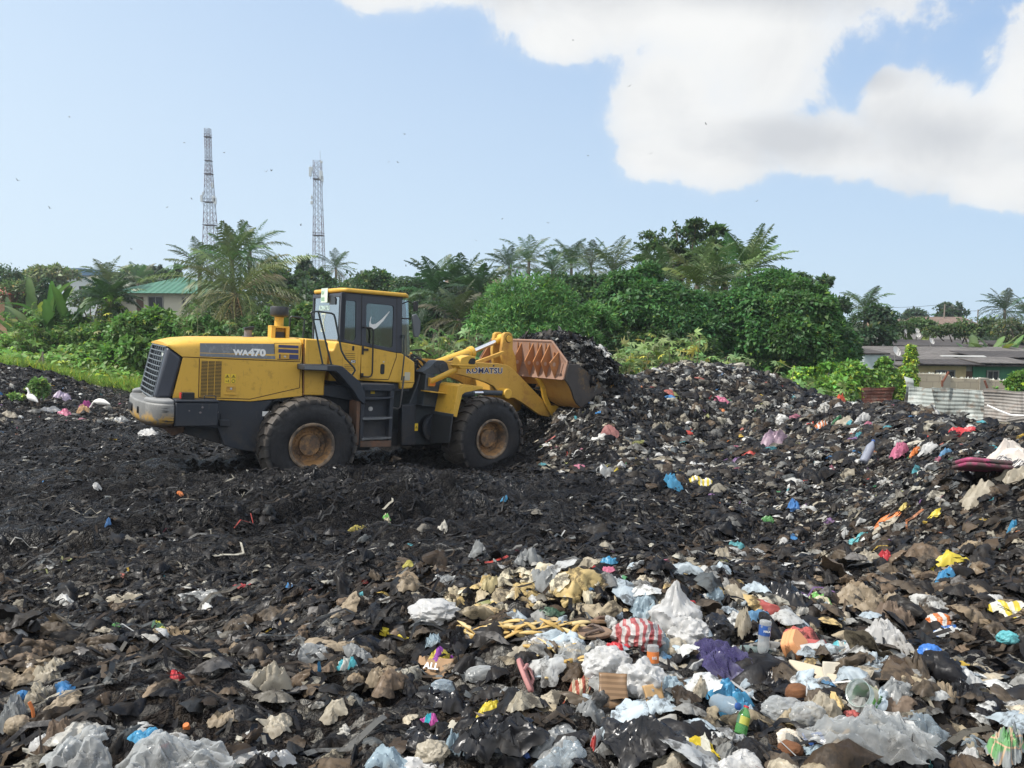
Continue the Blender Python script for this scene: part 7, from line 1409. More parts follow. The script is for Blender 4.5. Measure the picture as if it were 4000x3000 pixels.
def bottle(label,u,v,L,mat,rx,ry,rz,lab=None,labm=None,capm=None,r=.16,txt=None,dz=0,crush=0,seed=1):
    """L in survey pixels; axis along local z, cap at the top"""
    x,y,z=base_pt(u,v); s=y/3000; h=L*s; rr=h*r; hand(x,y,h*.4); t=empty('plastic_bottle',(x,y,z+dz*s),(rx,ry,rz),label,'bottle','drink bottles in the refuse'); m=MB()
    m.lathe([(rr*.55,0),(rr*.92,h*.015),(rr,h*.05),(rr*.94,h*.10),(rr,h*.15),(rr*.96,h*.30),(rr*.96,h*.55),(rr,h*.60),(rr*.92,h*.70),(rr*.6,h*.83),(rr*.38,h*.89),(rr*.36,h*.94)],26,'z')
    V=np.array(m.v); 
    if crush: V[:,:2]*=(1+crush*fbm(V*(.9/rr)+seed,2))[:,None]
    m.v=[tuple(p) for p in V]; m.build('body',mat,t,ang=60)
    c=MB(); c.lathe([(rr*.42,h*.93),(rr*.43,h*.99),(rr*.36,h*1.0)],16,'z'); c.build('cap',capm or F_BLUE,t)
    if labm:
        l=MB(); l.lathe([(rr*1.02,h*(lab[0])),(rr*1.02,h*lab[1])],26,'z'); l.f=l.f[:-2]; lo=l.build('label_band',labm,t)
        if txt: M=Matrix.Rotation(txt[2],4,'Z')@Matrix.Translation((0,-rr*1.06,h*(lab[0]+lab[1])/2))@Matrix.Rotation(R(90),4,'X')@Matrix.Rotation(txt[1],4,'Z')@Matrix.Translation((-rr*.8,-rr*.22,0)); text_mesh('lettering',txt[0],rr*(.6 if len(txt[0])<4 else .46),WHITE,lo,M,bold=rr*.02,ext=.0005)
    return t
def sole(L,W,T,n=40):
    """flat slipper outline"""
    out=[]
    for k in range(n):
        a=2*PI*k/n; y=math.sin(a); x=math.cos(a); wy=.5*W*(1.0+.18*x-.16*math.cos(2*a+.5)); out.append((x*L/2+.0,y*wy+.02*L*math.sin(a*1+1)))
    m=MB(); m.prism(out,-T/2,T/2,'xy'); return m
def slipper(label,u,v,L,mat,strapm,rx,ry,rz,dz=0,name='slipper'):
    x,y,z=base_pt(u,v); s=y/3000; l=L*s; hand(x,y,l*.4); hand(x,y-.08,l*.3); t=empty(name,(x,y,z+dz*s),(rx,ry,rz),label,'slipper','worn slippers in the refuse'); sole(l,l*.42,l*.09).build('sole',mat,t,bevel=l*.02)
    m=MB(); T=l*.05
    for sg in (-1,1): m.tube([(l*.30,0,T),(l*.20,sg*l*.07,l*.12),(l*.02,sg*l*.17,l*.10),(-l*.08,sg*l*.19,T*.6)],l*.035,7)
    m.build('strap',strapm,t); return t
def husk(label,u,v,L,rz,mat,seed,group):
    x,y,z=base_pt(u,v); s=y/3000; l=L*s; rng=np.random.default_rng(seed); n=9; m=MB(); vs=[]; b=rng.uniform(-.6,.9)
    for k in range(n+1):
        q=k/n; w=l*.13*math.sin(PI*min(1,.12+.85*q))*rng.uniform(.85,1.1); xx=(q-.5)*l; zz=l*.16*(1-(2*q-1)**2)*b+l*.05; yy=.12*l*math.sin(q*3+seed)
        vs += [(xx,yy-w,zz),(xx,yy-w*.3,zz+w*.5),(xx,yy+w*.3,zz+w*.5),(xx,yy+w,zz)]
    m.add(vs,[(4*k+j,4*k+j+1,4*k+j+5,4*k+j+4) for k in range(n) for j in range(3)]); o=m.build('corn_husk',mat); o.location=(x,y,z+l*.03+rng.uniform(0,.03)); o.rotation_euler=(rng.normal(0,.35),rng.normal(0,.3),rz); s_=o.modifiers.new('Solid','SOLIDIFY'); s_.thickness=.003; return tag(o,label,'husk',group)
B_='plastic_bag'; WR='food_wrapper'; RG='rag'
# the fresh tipped heap in the near middle
lump(B_,'knotted white carrier bag lying on the ridge beside the red bottle cap','plastic bag',1693,2392,160,80,F_WHITE,1,crease=.2)
bottle('clear bottle with red cap behind the white bag on the ridge',1780,2380,95,F_CLEAR,0,R(-82),R(8),capm=F_RED,dz=10)
bag('shoe_insole','folded black insole pointing left of the yellow tool','insole',1430,2500,190,40,F_BLACK,3,rot=.1,asp=.4,dome=.5,fold=.4)
m_=slipper('brown sandal lying sole up above the other brown sandal','2330' and 2330,2455,185,film((.27,.165,.09),.0,.6,.4),film((.16,.10,.07),0,.6,.3),R(-28),R(4),R(6),dz=22); 
slipper('brown sandal with dark strap right under the upturned sandal',2305,2500,180,film((.20,.13,.085),.0,.6,.4),film((.10,.07,.055),0,.6,.3),R(8),R(-3),R(-14),dz=16)
slipper('dusty pink slipper standing on its heel in the dark hollow',2052,2700,200,film((.34,.15,.14),.0,.6,.35,(.2,.13,.1)),film((.36,.17,.16),.0,.5,.3),R(62),R(-8),R(100),dz=55)
lump(B_,'red and white striped carrier bag next to the brown sandals','plastic bag',2490,2470,165,110,S_REDW,5,crease=.2)
lump(B_,'upright white carrier bag with open handles, tallest of the heap','plastic bag',2635,2400,175,190,F_WHITE,6,knot=True,crease=.17,sink=.1)
lump(B_,'knotted white bag tucked below the upright carrier bag','plastic bag',2690,2475,140,120,F_WHITE,7,crease=.22)
lump(B_,'pure white lumpy bag left of its twin over the cardboard','plastic bag',2375,2590,160,130,F_WHITE,8,crease=.24)
lump(B_,'pure white lumpy bag right of its twin, beside the carton','plastic bag',2500,2655,160,140,F_WHITE,9,crease=.24)
bag(B_,'clear crinkled bag spread over the corn husks','plastic bag',2235,2545,175,120,F_CLEAR,10,dome=.5)
bag(B_,'pale torn film between husks and clear bag','plastic bag',2060,2515,150,70,F_BEIGE,11,rot=.3)
bag(B_,'white shredded film in the husk pile beside the red scrap','plastic bag',2130,2490,140,60,F_WHITE,12,rot=-.2)
bag(B_,'bright red torn bag left of the striped carrier bag','plastic bag',2395,2530,130,60,F_RED,13,rot=-.2,asp=.5)
bag(B_,'small white bag with brown content at the left end of the husks','plastic bag',1890,2500,80,60,F_WHITE,14)
bag(B_,'small clear white bag in front of the ridge','plastic bag',1690,2500,75,70,F_PBLUE,15,dome=.6)
bag(B_,'black tied bag standing beside the purple wrapper','plastic bag',1785,2510,70,110,F_BLACK,16,dome=.8)
def carton(name,label,cat,u,v,w,h,mat,seed,rx,rz,dz=.0,letters=None):
    x,y,z=base_pt(u,v+h*.4); s=y/3000; W,H=w*s,h*s; hand(x,y,W*.5); hand(x,y-.1,W*.5); t=empty(name,(x,y,z+dz*s),(rx,0,rz),label,cat); rng=np.random.default_rng(seed); n=12; X,Z=np.meshgrid(np.linspace(-.5,.5,n),np.linspace(0,1,n)); Y=.05*fbm(np.stack([X*2,Z*2,0*X],-1)+seed,2); V=np.stack([X*W*(1+.06*np.sin(Z*5+seed)),Y*W,Z*H],-1).reshape(-1,3); i=np.arange(n-1)[:,None]*n+np.arange(n-1)[None]; F=np.stack([i,i+1,i+n+1,i+n],-1).reshape(-1,4); o=mesh_np('board',V,F,mat,t,smooth=True); sd=o.modifiers.new('Solid','SOLIDIFY'); sd.thickness=.012
    m=MB(); m.prism([(0,0),(.35*W,-.1*H),(.45*W,.5*H),(.05*W,.62*H)],.46*W,.475*W,'yz'); m.build('flap',mat,t)
    if letters: M=Matrix.Translation((-W*.28,-.035*W-.012,H*.35))@Matrix.Rotation(R(90),4,'X'); text_mesh('lettering',letters,H*.42,WHITE,t,M,bold=H*.012,ext=.002)
    return t
CARD=film((.30,.19,.105),0,.8,.3,(.10,.07,.05)); CORRC=striped('corrugated_card',(.28,.175,.095),(.19,.115,.06),14,2,.2)
carton('cardboard','ribbed brown corrugated cardboard under the white twin bags','cardboard',2395,2720,120,140,CORRC,1,R(-38),R(-6))
carton('cardboard','crushed tan carton right of the ribbed cardboard','cardboard',2570,2735,85,95,film((.44,.28,.13),0,.7,.25),2,R(-30),R(20))
carton('cardboard','dirty brown cardboard printed with white letters in dark bags','cardboard',1685,2620,140,90,CARD,3,R(-50),R(-12),letters='ALL')
bag(WR,'crumpled check-patterned paper below the husks','wrapper',2265,2695,125,90,S_CHECK,17,rot=.4,dome=.7)
lump('pillow_packet','inflated clear packet lying alone in the dark soil','packet',1885,2632,135,68,F_CLEAR,18,crease=.07,depth=.55)
lump('pillow_packet','bluish clear packet on black film, left of the inflated one','packet',1727,2682,95,62,F_CLEARB,19,crease=.1,depth=.7)
bag(B_,'twisted clear film trailing right of the bluish packet','plastic bag',1810,2620,110,110,F_CLEAR,20,rot=-.9,asp=.35)
bag(WR,'yellow sachet with green script, left one of the pair','wrapper',1900,2772,115,85,F_YEL,21,rot=.75,asp=.45,dome=.35,fold=.6)
bag(WR,'dirty yellow sachet, right one of the pair','wrapper',1990,2764,80,60,F_YEL,22,rot=-.5,asp=.6,dome=.35,fold=.6)
bag(B_,'torn greyish film above the yellow sachets','plastic bag',1985,2705,120,75,F_GREY,23,rot=.4)
bag(B_,'huge shiny black bin bag spread in the near middle','bin bag',1940,2905,320,190,F_BLACK,24,dome=.55,nn=44,zoff=.05)
bag(B_,'flat black bin bag at the right, under the silver foil','bin bag',2500,2890,300,170,F_BLACK,25,rot=-.3,dome=.4,nn=40,zoff=.05)
bag(B_,'black bag bunched under the bluish packet','bin bag',1760,2725,180,90,F_BLACK,26,dome=.5)
bag(B_,'small black bag right of the cyan crumple','bin bag',1640,2870,160,80,F_BLACK,27,dome=.5)
bag(B_,'clear greyish film draped between the two big black bags','plastic bag',2180,2895,260,100,F_GREY,28,rot=.2,nn=38)
bag(B_,'transparent bluish bag under the draped greyish film','plastic bag',2190,2965,200,90,F_CLEARB,29,dome=.5)
bag(WR,'silver and red foil packet standing before the black bag','wrapper',2325,2885,80,130,S_SILR,30,rot=1.1,asp=.4,dome=.5)
bag(WR,'purple and yellow snack wrapper above the lettered cardboard','wrapper',1712,2552,105,80,S_PURY,31,dome=.5)
m=MB(); m.tube([(-.07,0,.02),(.0,0,.03),(.08,0,.02)],.010,7); m.box(-.10,-.06,-.02,.02,.01,.045); t=m.build('yellow_brush',F_YEL,bevel=.003); place(t,1550,2500,0,R(8),R(-15)); tag(t,'bright yellow plastic brush lying on the ridge','brush')
bag(WR,'cyan and pink printed wrapper in the near rubble','wrapper',1670,2818,80,55,S_CYAP,32,dome=.6)
bag(B_,'pale blue ice-water bag at the bottom left of the near middle','plastic bag',1515,2955,190,110,F_PBLUE,33,dome=.5)
lump(B_,'dirty beige knotted bag between the pale blue bags','plastic bag',1690,2935,110,85,F_BEIGE,34,crease=.22)
bag(B_,'pale blue film bag standing beside the huge bin bag','plastic bag',1775,2920,70,130,F_PBLUE,35,dome=.7)
bag(B_,'dirty white film along the bottom edge left of the bin bag','plastic bag',1640,2985,170,60,F_WHITE,36)
bag(WR,'navy and gold sachet in front of the huge bin bag','wrapper',2045,2950,50,70,F_DBLUE,37,dome=.5)
bag(B_,'crumpled grey-white bag over the foil packet','plastic bag',2310,2770,110,90,F_GREY,38,dome=.6)
bottle('upside-down clear cola bottle with orange label beside the white twins',2548,2640,125,F_CLEAR,R(168),R(6),R(20),lab=(.2,.55),labm=F_ORANGE,capm=F_ORANGE,r=.19,txt=('BIG',R(180),R(180)),dz=120)
bag(B_,'pale bluish bag behind the orange label bottle','plastic bag',2585,2510,95,100,F_PBLUE,39,dome=.7)
lump(B_,'round beige bag of scraps right of the orange label bottle','plastic bag',2645,2530,90,95,F_BEIGE,40,crease=.12)
bag(B_,'bluish torn bags under the orange label bottle','plastic bag',2620,2690,160,110,F_PBLUE,41,dome=.5)
bag(B_,'brown bag with food rest left of the lettered cardboard','plastic bag',1470,2640,110,110,F_TAN,42,dome=.6)
bag(B_,'grey mottled film left of the brown food bag','plastic bag',1400,2570,120,80,F_GREY,43,dome=.5)
bag(WR,'turquoise-white packet at the left of the near heap','wrapper',1352,2590,75,85,S_TEALW,44,dome=.5)
HK=[film((.62,.44,.16),.25,.5,.2,(.3,.2,.08)),film((.66,.52,.26),.25,.5,.2,(.3,.2,.08)),film((.55,.36,.11),.2,.5,.25,(.2,.13,.06))]
rng_=np.random.default_rng(9)
for i in range(64):
    if i<46: u=1800+480*rng_.random(); v=2445+65*rng_.random()+ (20 if u<1950 else 0)
    else: u=2080+270*rng_.random(); v=2540+150*rng_.random()
    husk('yellow corn husk strip in the fresh food waste heap',u,v,rng_.uniform(55,125),rng_.uniform(-.6,.6)+(PI if rng_.random()<.5 else 0),HK[i%3],i,'corn husks in the fresh heap')
# left foreground
bag('plastic_sheet','yellowish white torn sheet standing up on the bank edge','plastic sheet',1065,2640,200,230,F_BEIGE,50,rot=.75,asp=.34,dome=.42,nn=33,fold=.6,zoff=.03)
bag('plastic_sheet','large clear whitish sheet along the bottom left edge','plastic sheet',640,2975,560,140,F_CLEAR,51,asp=.5,dome=.55,nn=60,fold=1.2,zoff=.05)
bag('plastic_sheet','greyish bubble sheet joined to the left of the large clear sheet','plastic sheet',310,2965,300,130,F_CLEAR,52,dome=.5,nn=44,zoff=.05)
bag(WR,'light blue printed film lying on the large clear sheet','wrapper',572,2948,110,60,F_BLUE,53,dome=.4,zoff=.07)
bag('paper_sheet','single bright white paper strip on the black mud at left','paper',100,2508,95,36,F_WHITE,54,rot=-.4,asp=.4,dome=.4,fold=.5)
bag(WR,'glossy red foil scrap in the trench at left','wrapper',688,2640,60,42,F_RED,55,dome=.6)
bag(RG,'frayed red net rag on the far side of the trench','rag',945,2290,80,24,film((.34,.035,.04),.15,.5,.5),56,dome=.5,fold=1.4)
bag(RG,'long beige cloth roll on the mud left of the red net rag','rag',472,2348,165,40,F_BEIGE,57,asp=.25,dome=.6)
bag('plastic_sheet','grey white film strip beside the beige cloth roll','plastic sheet',800,2328,180,50,F_GREY,58,asp=.3,dome=.5)
bag(WR,'green and yellow packet on the dark lumps at left','wrapper',628,2458,70,72,S_GRNY,59,dome=.6)
bag(WR,'small light green scrap left of the green and yellow packet','wrapper',456,2440,36,34,F_GREEN,60)
for i,(u,v,w,h,mt,lab) in enumerate([(60,2650,140,70,F_TAN,'tan rag at the left border on top of the brown bank'),(190,2630,150,90,F_BEIGE,'beige rag bunch crowning the brown bank at left'),(140,2700,100,60,F_BEIGE,'beige folded rag in the middle of the brown bank'),(45,2790,110,140,F_GREY,'grey plastic hanging down the brown bank at the border'),(225,2870,120,120,F_BRN,'dark brown rag hanging under the bank at left'),(250,2760,150,60,F_TAN,'brown strap-like rag across the bank'),(150,2920,110,40,F_WHITE,'small white bag at the foot of the brown bank')]): bag(RG if mt in (F_TAN,F_BEIGE,F_BRN) else B_,lab,'rag' if mt in (F_TAN,F_BEIGE,F_BRN) else 'plastic bag',u,v,w,h,mt,61+i,rot=rng_.uniform(-.6,.6),dome=.7)
lump(B_,'round dirty bag bulging from the brown bank at left','plastic bag',70,2830,90,75,F_TAN,70,crease=.1)
m=MB(); m.tube([(0,0,.03),(.012,0,.0),(.02,0,-.07),(.015,0,-.11)],.007,6); t=m.build('orange_strap',F_ORANGE); place(t,118,2830,0,0,0,.05); tag(t,'orange strap dangling from the brown bank','strap')
m=MB(); m.lathe([(.013,0),(.014,.018),(.012,.026)],14,'z'); t=m.build('bottle_cap',F_ORANGE); place(t,731,2872,R(20),0,0,.01); tag(t,'small orange bottle cap above the large clear sheet','bottle cap')
bag(WR,'narrow blue foil strip right of the standing sheet','wrapper',1247,2630,30,70,F_BLUE,71,dome=.9,rot=1.4,asp=.4)
bag(B_,'dirty beige bag in the rubble left of the cyan crumple','plastic bag',1080,2830,150,70,F_BEIGE,72,rot=.5)
bag(B_,'tan film right of the clear sheet, top of the near rubble','plastic bag',880,2800,130,70,F_TAN,73,rot=.4)
bag(B_,'whitish bag at the end of the large clear sheet','plastic bag',960,2950,130,80,F_WHITE,74,dome=.5)
bag(B_,'second whitish bag right of the sheet end','plastic bag',1090,2960,120,70,F_WHITE,75,dome=.6,rot=.5)
bag(WR,'cream folded packet in the rubble right of the standing sheet','wrapper',1300,2770,110,60,F_BEIGE,76,rot=-.6)
bag(B_,'grey dirty bag half buried right of the standing sheet','plastic bag',1210,2560,170,60,F_GREY,77,rot=.3,asp=.4)
bag('insulated_bag','black tarred rag flap left of the yellow brush','rag',1290,2520,190,40,F_TAN,78,asp=.4)
# right foreground
bag('plastic_banner','large crushed purple printed film lying across the heap','printed film',2830,2560,330,230,F_PURP,80,rot=-.75,asp=.42,dome=.5,nn=48)
t=bottle('crushed blue capped water bottle half under the purple film',2705,2450,170,F_CLEARB,R(35),R(100),R(-40),capm=F_DBLUE,crush=.15,dz=25)
lump(B_,'round shiny black bag behind the purple film','bin bag',2795,2445,120,95,F_BLACK,81,crease=.18)
bag(B_,'large black bag on the dark slope behind the round one','bin bag',3075,2310,190,95,F_BLACK,82,dome=.6)
bottle('upside-down crushed water bottle with blue label and red cap',2985,2590,165,F_CLEAR,R(172),R(8),R(10),lab=(.12,.36),labm=F_DBLUE,capm=F_RED,r=.14,txt=('PERLA',R(180),R(180)),crush=.12,dz=160)
bottle('greenish bottle lying left of the upside-down bottle',2890,2560,140,film((.20,.27,.27),.2,.15,.4,(.1,.1,.1),.45),R(4),R(84),R(-6),capm=F_GREY,dz=14)
# foam box: two shells
def foam_box():
    x,y,z=base_pt(3095,2580); s=y/3000; t=empty('foam_box',(x,y,z+62*s),(R(72),R(-12),R(62)),'peach coloured open foam food box standing on its edge','food box'); t['category']='food box'; PEACH=film((.72,.34,.15),.12,.5,.1,(.4,.2,.1)); a,b=62*s,46*s
    for k,(dz,rot) in enumerate(((0,0),(.012,R(24)))):
        m=MB(); o=rpoly([(-a,-b),(a,-b),(a,b),(-a,b)],20*s); i=rpoly([(-a*.78,-b*.74),(a*.78,-b*.74),(a*.78,b*.74),(-a*.78,b*.74)],16*s); n=len(o); vs=[(p[0],p[1],0) for p in o]+[(p[0]*.96,p[1]*.95,0.004) for p in o]+[(p[0],p[1],-30*s) for p in i]; m.add(vs,[(q,(q+1)%n,n+(q+1)%n,n+q) for q in range(n)]+[(n+q,n+(q+1)%n,2*n+(q+1)%n,2*n+q) for q in range(n)]+[tuple(2*n+q for q in range(n))])
        ob=m.build('lid' if k else 'tray',PEACH,t,ang=50); ob.rotation_euler=(PI-rot if k else 0,0,0); ob.location=(0,-b*1.02 if k else 0,dz*0+(0.0)); sd=ob.modifiers.new('Solid','SOLIDIFY'); sd.thickness=.004
        if k: ob.location=(0,b*2*math.cos(rot)*0,4*s)
foam_box()
bag('paper_sheet','white paper with black stains left of the foam box','paper',2985,2608,150,50,F_WHITE,83,asp=.5,fold=.5)
bag(B_,'black film on the stained paper under the foam box','bin bag',3010,2640,160,70,F_BLACK,84)
def insole():
    x,y,z=base_pt(3200,2670); s=y/3000; l=245*s; m=sole(l,l*.24,l*.05); V=np.array(m.v); V[:,2]+=.10*l*((V[:,0]/l*2)**2); m.v=[tuple(p) for p in V]; t=m.build('shoe_sole',film((.46,.40,.30),0,.7,.4),bevel=.003); t.location=(x,y,z+28*s); t.rotation_euler=(R(35),R(6),R(-40)); tag(t,'long curved cream shoe sole right of the foam box','shoe sole')
insole()
carton('paper_board','cream paper bag panel behind the curved sole','paper',3268,2640,92,85,film((.50,.46,.38),.1,.7,.3),5,R(-35),R(-8))
BROWNH=NT('coconut_fibre'); _q=BROWNH.noise(40,detail=5,stretch=(.25,1,1)); BROWNH.bump(_q,.9,.01); BROWNH.fin(BROWNH.mix(_q,(.06,.025,.012),(.22,.095,.04)),.95)
lump('coconut','brown hairy coconut in the near right heap','coconut',3113,2703,92,82,BROWNH.m,86,crease=.05,sub=4)
lump('coconut','brown coconut husk half buried at the bottom edge','coconut',3085,2935,95,65,BROWNH.m,87,crease=.08,sub=4)
bag(B_,'bright sky blue torn bag in the near right heap','plastic bag',2855,2730,190,110,F_BLUE,88,dome=.75,rot=.2)
def cup():
    x,y,z=base_pt(3385,2770); s=y/3000; t=empty('plastic_cup',(x,y,z+42*s),(R(0),R(-62),R(25)),'clear printed drinking cup tipped over in the right heap','cup'); L=130*s; m=MB(); m.lathe([(L*.30,-L*.5),(L*.31,-L*.48),(L*.40,L*.46),(L*.425,L*.47),(L*.42,L*.5)],30,'z'); m.f=m.f[:-1]; m.build('cup_body',film((.55,.64,.60),.3,.12,.2,(.2,.2,.16),.35),t,ang=50)
    m=MB(); m.lathe([(L*.335,-L*.36),(L*.375,L*.2)],30,'z'); m.f=m.f[:-2]; m.build('print_band',S_GRNP,t); M=Matrix.Translation((-L*.24,-L*.40,-L*.1))@Matrix.Rotation(R(97),4,'X'); text_mesh('lettering','FRESH',L*.17,F_GREEN,t,M,bold=.001)
cup()
bottle('clouded blue water bottle with blue cap, lying near the sky blue bag',2790,2790,140,F_CLEARB,R(25),R(70),R(-35),capm=F_DBLUE,crush=.2,dz=35,r=.24)
bag(WR,'long yellow and white seasoning sachet at the bottom right of the bin bag','wrapper',2752,2870,190,180,S_YELW,90,rot=-.95,asp=.32,dome=.35,fold=.7,nn=36)
bottle('small green bottle with red cap before the sky blue bag',2890,2880,115,film((.10,.34,.10),.2,.12,.2,(.1,.1,.08),.4),R(-25),R(22),R(0),lab=(.35,.62),labm=S_GRNY,capm=F_RED,r=.22,dz=10)
lump(B_,'clear bag with pink content beneath the coconut','plastic bag',3060,2770,150,90,F_CLEAR,91,crease=.16)
lump(B_,'clear bulging bag right of the pink-content one','plastic bag',3155,2785,120,95,F_CLEAR,92,crease=.15)
bag('plastic_sheet','very large clear whitish sheet in the near right corner','plastic sheet',3420,2880,520,230,F_CLEAR,93,rot=-.25,asp=.5,dome=.5,nn=64,fold=1.2,zoff=.05)
bag(B_,'transparent film trailing right from the very large sheet','plastic sheet',3620,2850,200,110,F_CLEARB,94,rot=-.5)
lump(B_,'pointed black bag at the bottom right before the large sheet','bin bag',3560,2955,105,140,F_BLACK,95,knot=True,crease=.2)
carton('blue_carton','navy blue carton edge between the clear bags','carton',3187,2895,90,50,F_DBLUE,6,R(-45),R(5))
bag('printed_cloth','green and pink printed cloth hanging in the right corner','cloth',3925,2900,190,200,S_CLOTH,96,rot=1.0,asp=.6,dome=.6,nn=40,fold=.7)
bag(B_,'long white ribbed sack lying diagonally on the brown slope','plastic bag',3465,2465,230,160,F_WHITE,97,rot=-.85,asp=.34,dome=.5,nn=40)
bag(RG,'large tan tarpaulin crumple on the slope at right','rag',3370,2335,230,110,F_TAN,98,dome=.6,nn=38)
bag(RG,'dark brown stiff rag below the tan tarpaulin','rag',3490,2390,130,110,F_BRN,99,dome=.6)
bag(WR,'green printed packet left of the tan tarpaulin','wrapper',3215,2335,110,90,S_GRNP,100,rot=-.6,asp=.5)
lump(WR,'orange and clear crisp bag on the right slope','wrapper',3672,2420,95,60,S_ORW,101,crease=.15)
bag(WR,'blue and white printed film under the orange crisp bag','wrapper',3690,2458,100,45,S_BLUW,102)
lump(WR,'royal blue padded packet left of the dark rags at right','wrapper',3630,2552,90,85,film((.04,.16,.50),.1,.3,.3),103,crease=.12)
bag(WR,'cream packet with turquoise corner behind the cream panel','wrapper',3290,2548,120,55,S_TEALW,104,rot=.2)
bag(WR,'yellow and white sack with print at the right border','wrapper',3945,2375,130,70,S_YELW,105,rot=-.4)
bag(B_,'white bag above the yellow and white sack at the border','plastic bag',3890,2335,110,50,F_WHITE,106)
bag(B_,'off-white stiff bag right of the coconut','plastic bag',3210,2745,130,110,F_BEIGE,107,dome=.6)
bag('plastic_sheet','dirty white bubble wrap along the bottom edge','plastic sheet',2880,2985,260,80,F_WHITE,108,dome=.5,nn=40)
bag(B_,'cream waffle plastic at the bottom edge beside the flat bin bag','plastic bag',2625,2975,140,70,F_BEIGE,109,dome=.5)
m=MB(); m.tube([(-.09,0,0),(0,0,.005),(.09,0,.0)],.009,7); t=m.build('wooden_stick',plain('stick_wood',(.40,.28,.15),.8)); place(t,3262,2962,0,R(-20),R(35),.05); tag(t,'pale wooden stick poking up at the bottom edge','stick')
bag('paper_sheet','torn white carton piece above the navy carton','paper',3085,2870,120,60,film((.62,.56,.46),.1,.6,.25),110,fold=.6)
bag(B_,'pale bag in front of the bubble wrap, right side','plastic bag',3200,2940,120,70,F_PBLUE,111)
bag(B_,'turquoise scrap of bag at the bottom right corner','plastic bag',3625,2985,60,50,F_TEAL,112)
bag(B_,'grey bag sagging on the dark slope at the right','plastic bag',3500,2700,150,90,F_GREY,113,dome=.6)
bag(RG,'brown striped rag under the grey sagging bag','rag',3500,2760,170,80,F_BRN,114)
bag(B_,'black bag round the lower right rags','bin bag',3760,2700,140,110,F_BLACK,115,dome=.6)
bag(B_,'light grey bag beside the black bag at right','plastic bag',3700,2700,90,90,F_TAN,116,dome=.6)
bag(B_,'pale plastic bottle wrapper near the printed cloth','plastic bag',3820,2910,140,60,F_CLEARB,117,rot=-.6,asp=.4)
bag(B_,'white torn bag on the bottom edge right of the pointed black bag','plastic bag',3790,2980,90,80,F_WHITE,118,dome=.7)
lump(B_,'white and green bag on the far slope at the right border','plastic bag',3935,2490,70,50,F_TEAL,119)
bag(B_,'pale bag left of the round black bag, with blue edge','plastic bag',2790,2340,90,70,F_PBLUE,120,dome=.6)
bag(B_,'dirty white long bag leaning on the black film slope','plastic bag',2890,2340,150,80,F_BEIGE,121,rot=-.6,asp=.4,dome=.6)
bag(B_,'clear long bag hanging beside the black paper','plastic bag',2905,2420,70,110,F_BEIGE,122,dome=.7)
bag(B_,'red knotted bag at the handle of the tall white bag','plastic bag',2700,2385,60,60,F_RED,123,dome=.8)
bag(B_,'pale blue shredded bag behind the tall white bag','plastic bag',2520,2385,130,70,F_PBLUE,124,dome=.6)
bag(B_,'green soda wrapper behind the upturned sandal','wrapper',2330,2395,70,28,F_GREEN,125,asp=.5)
bag(B_,'dark green film left of the green soda wrapper','plastic bag',2150,2388,110,32,film((.05,.10,.06),.1,.3,.4),126,asp=.5)
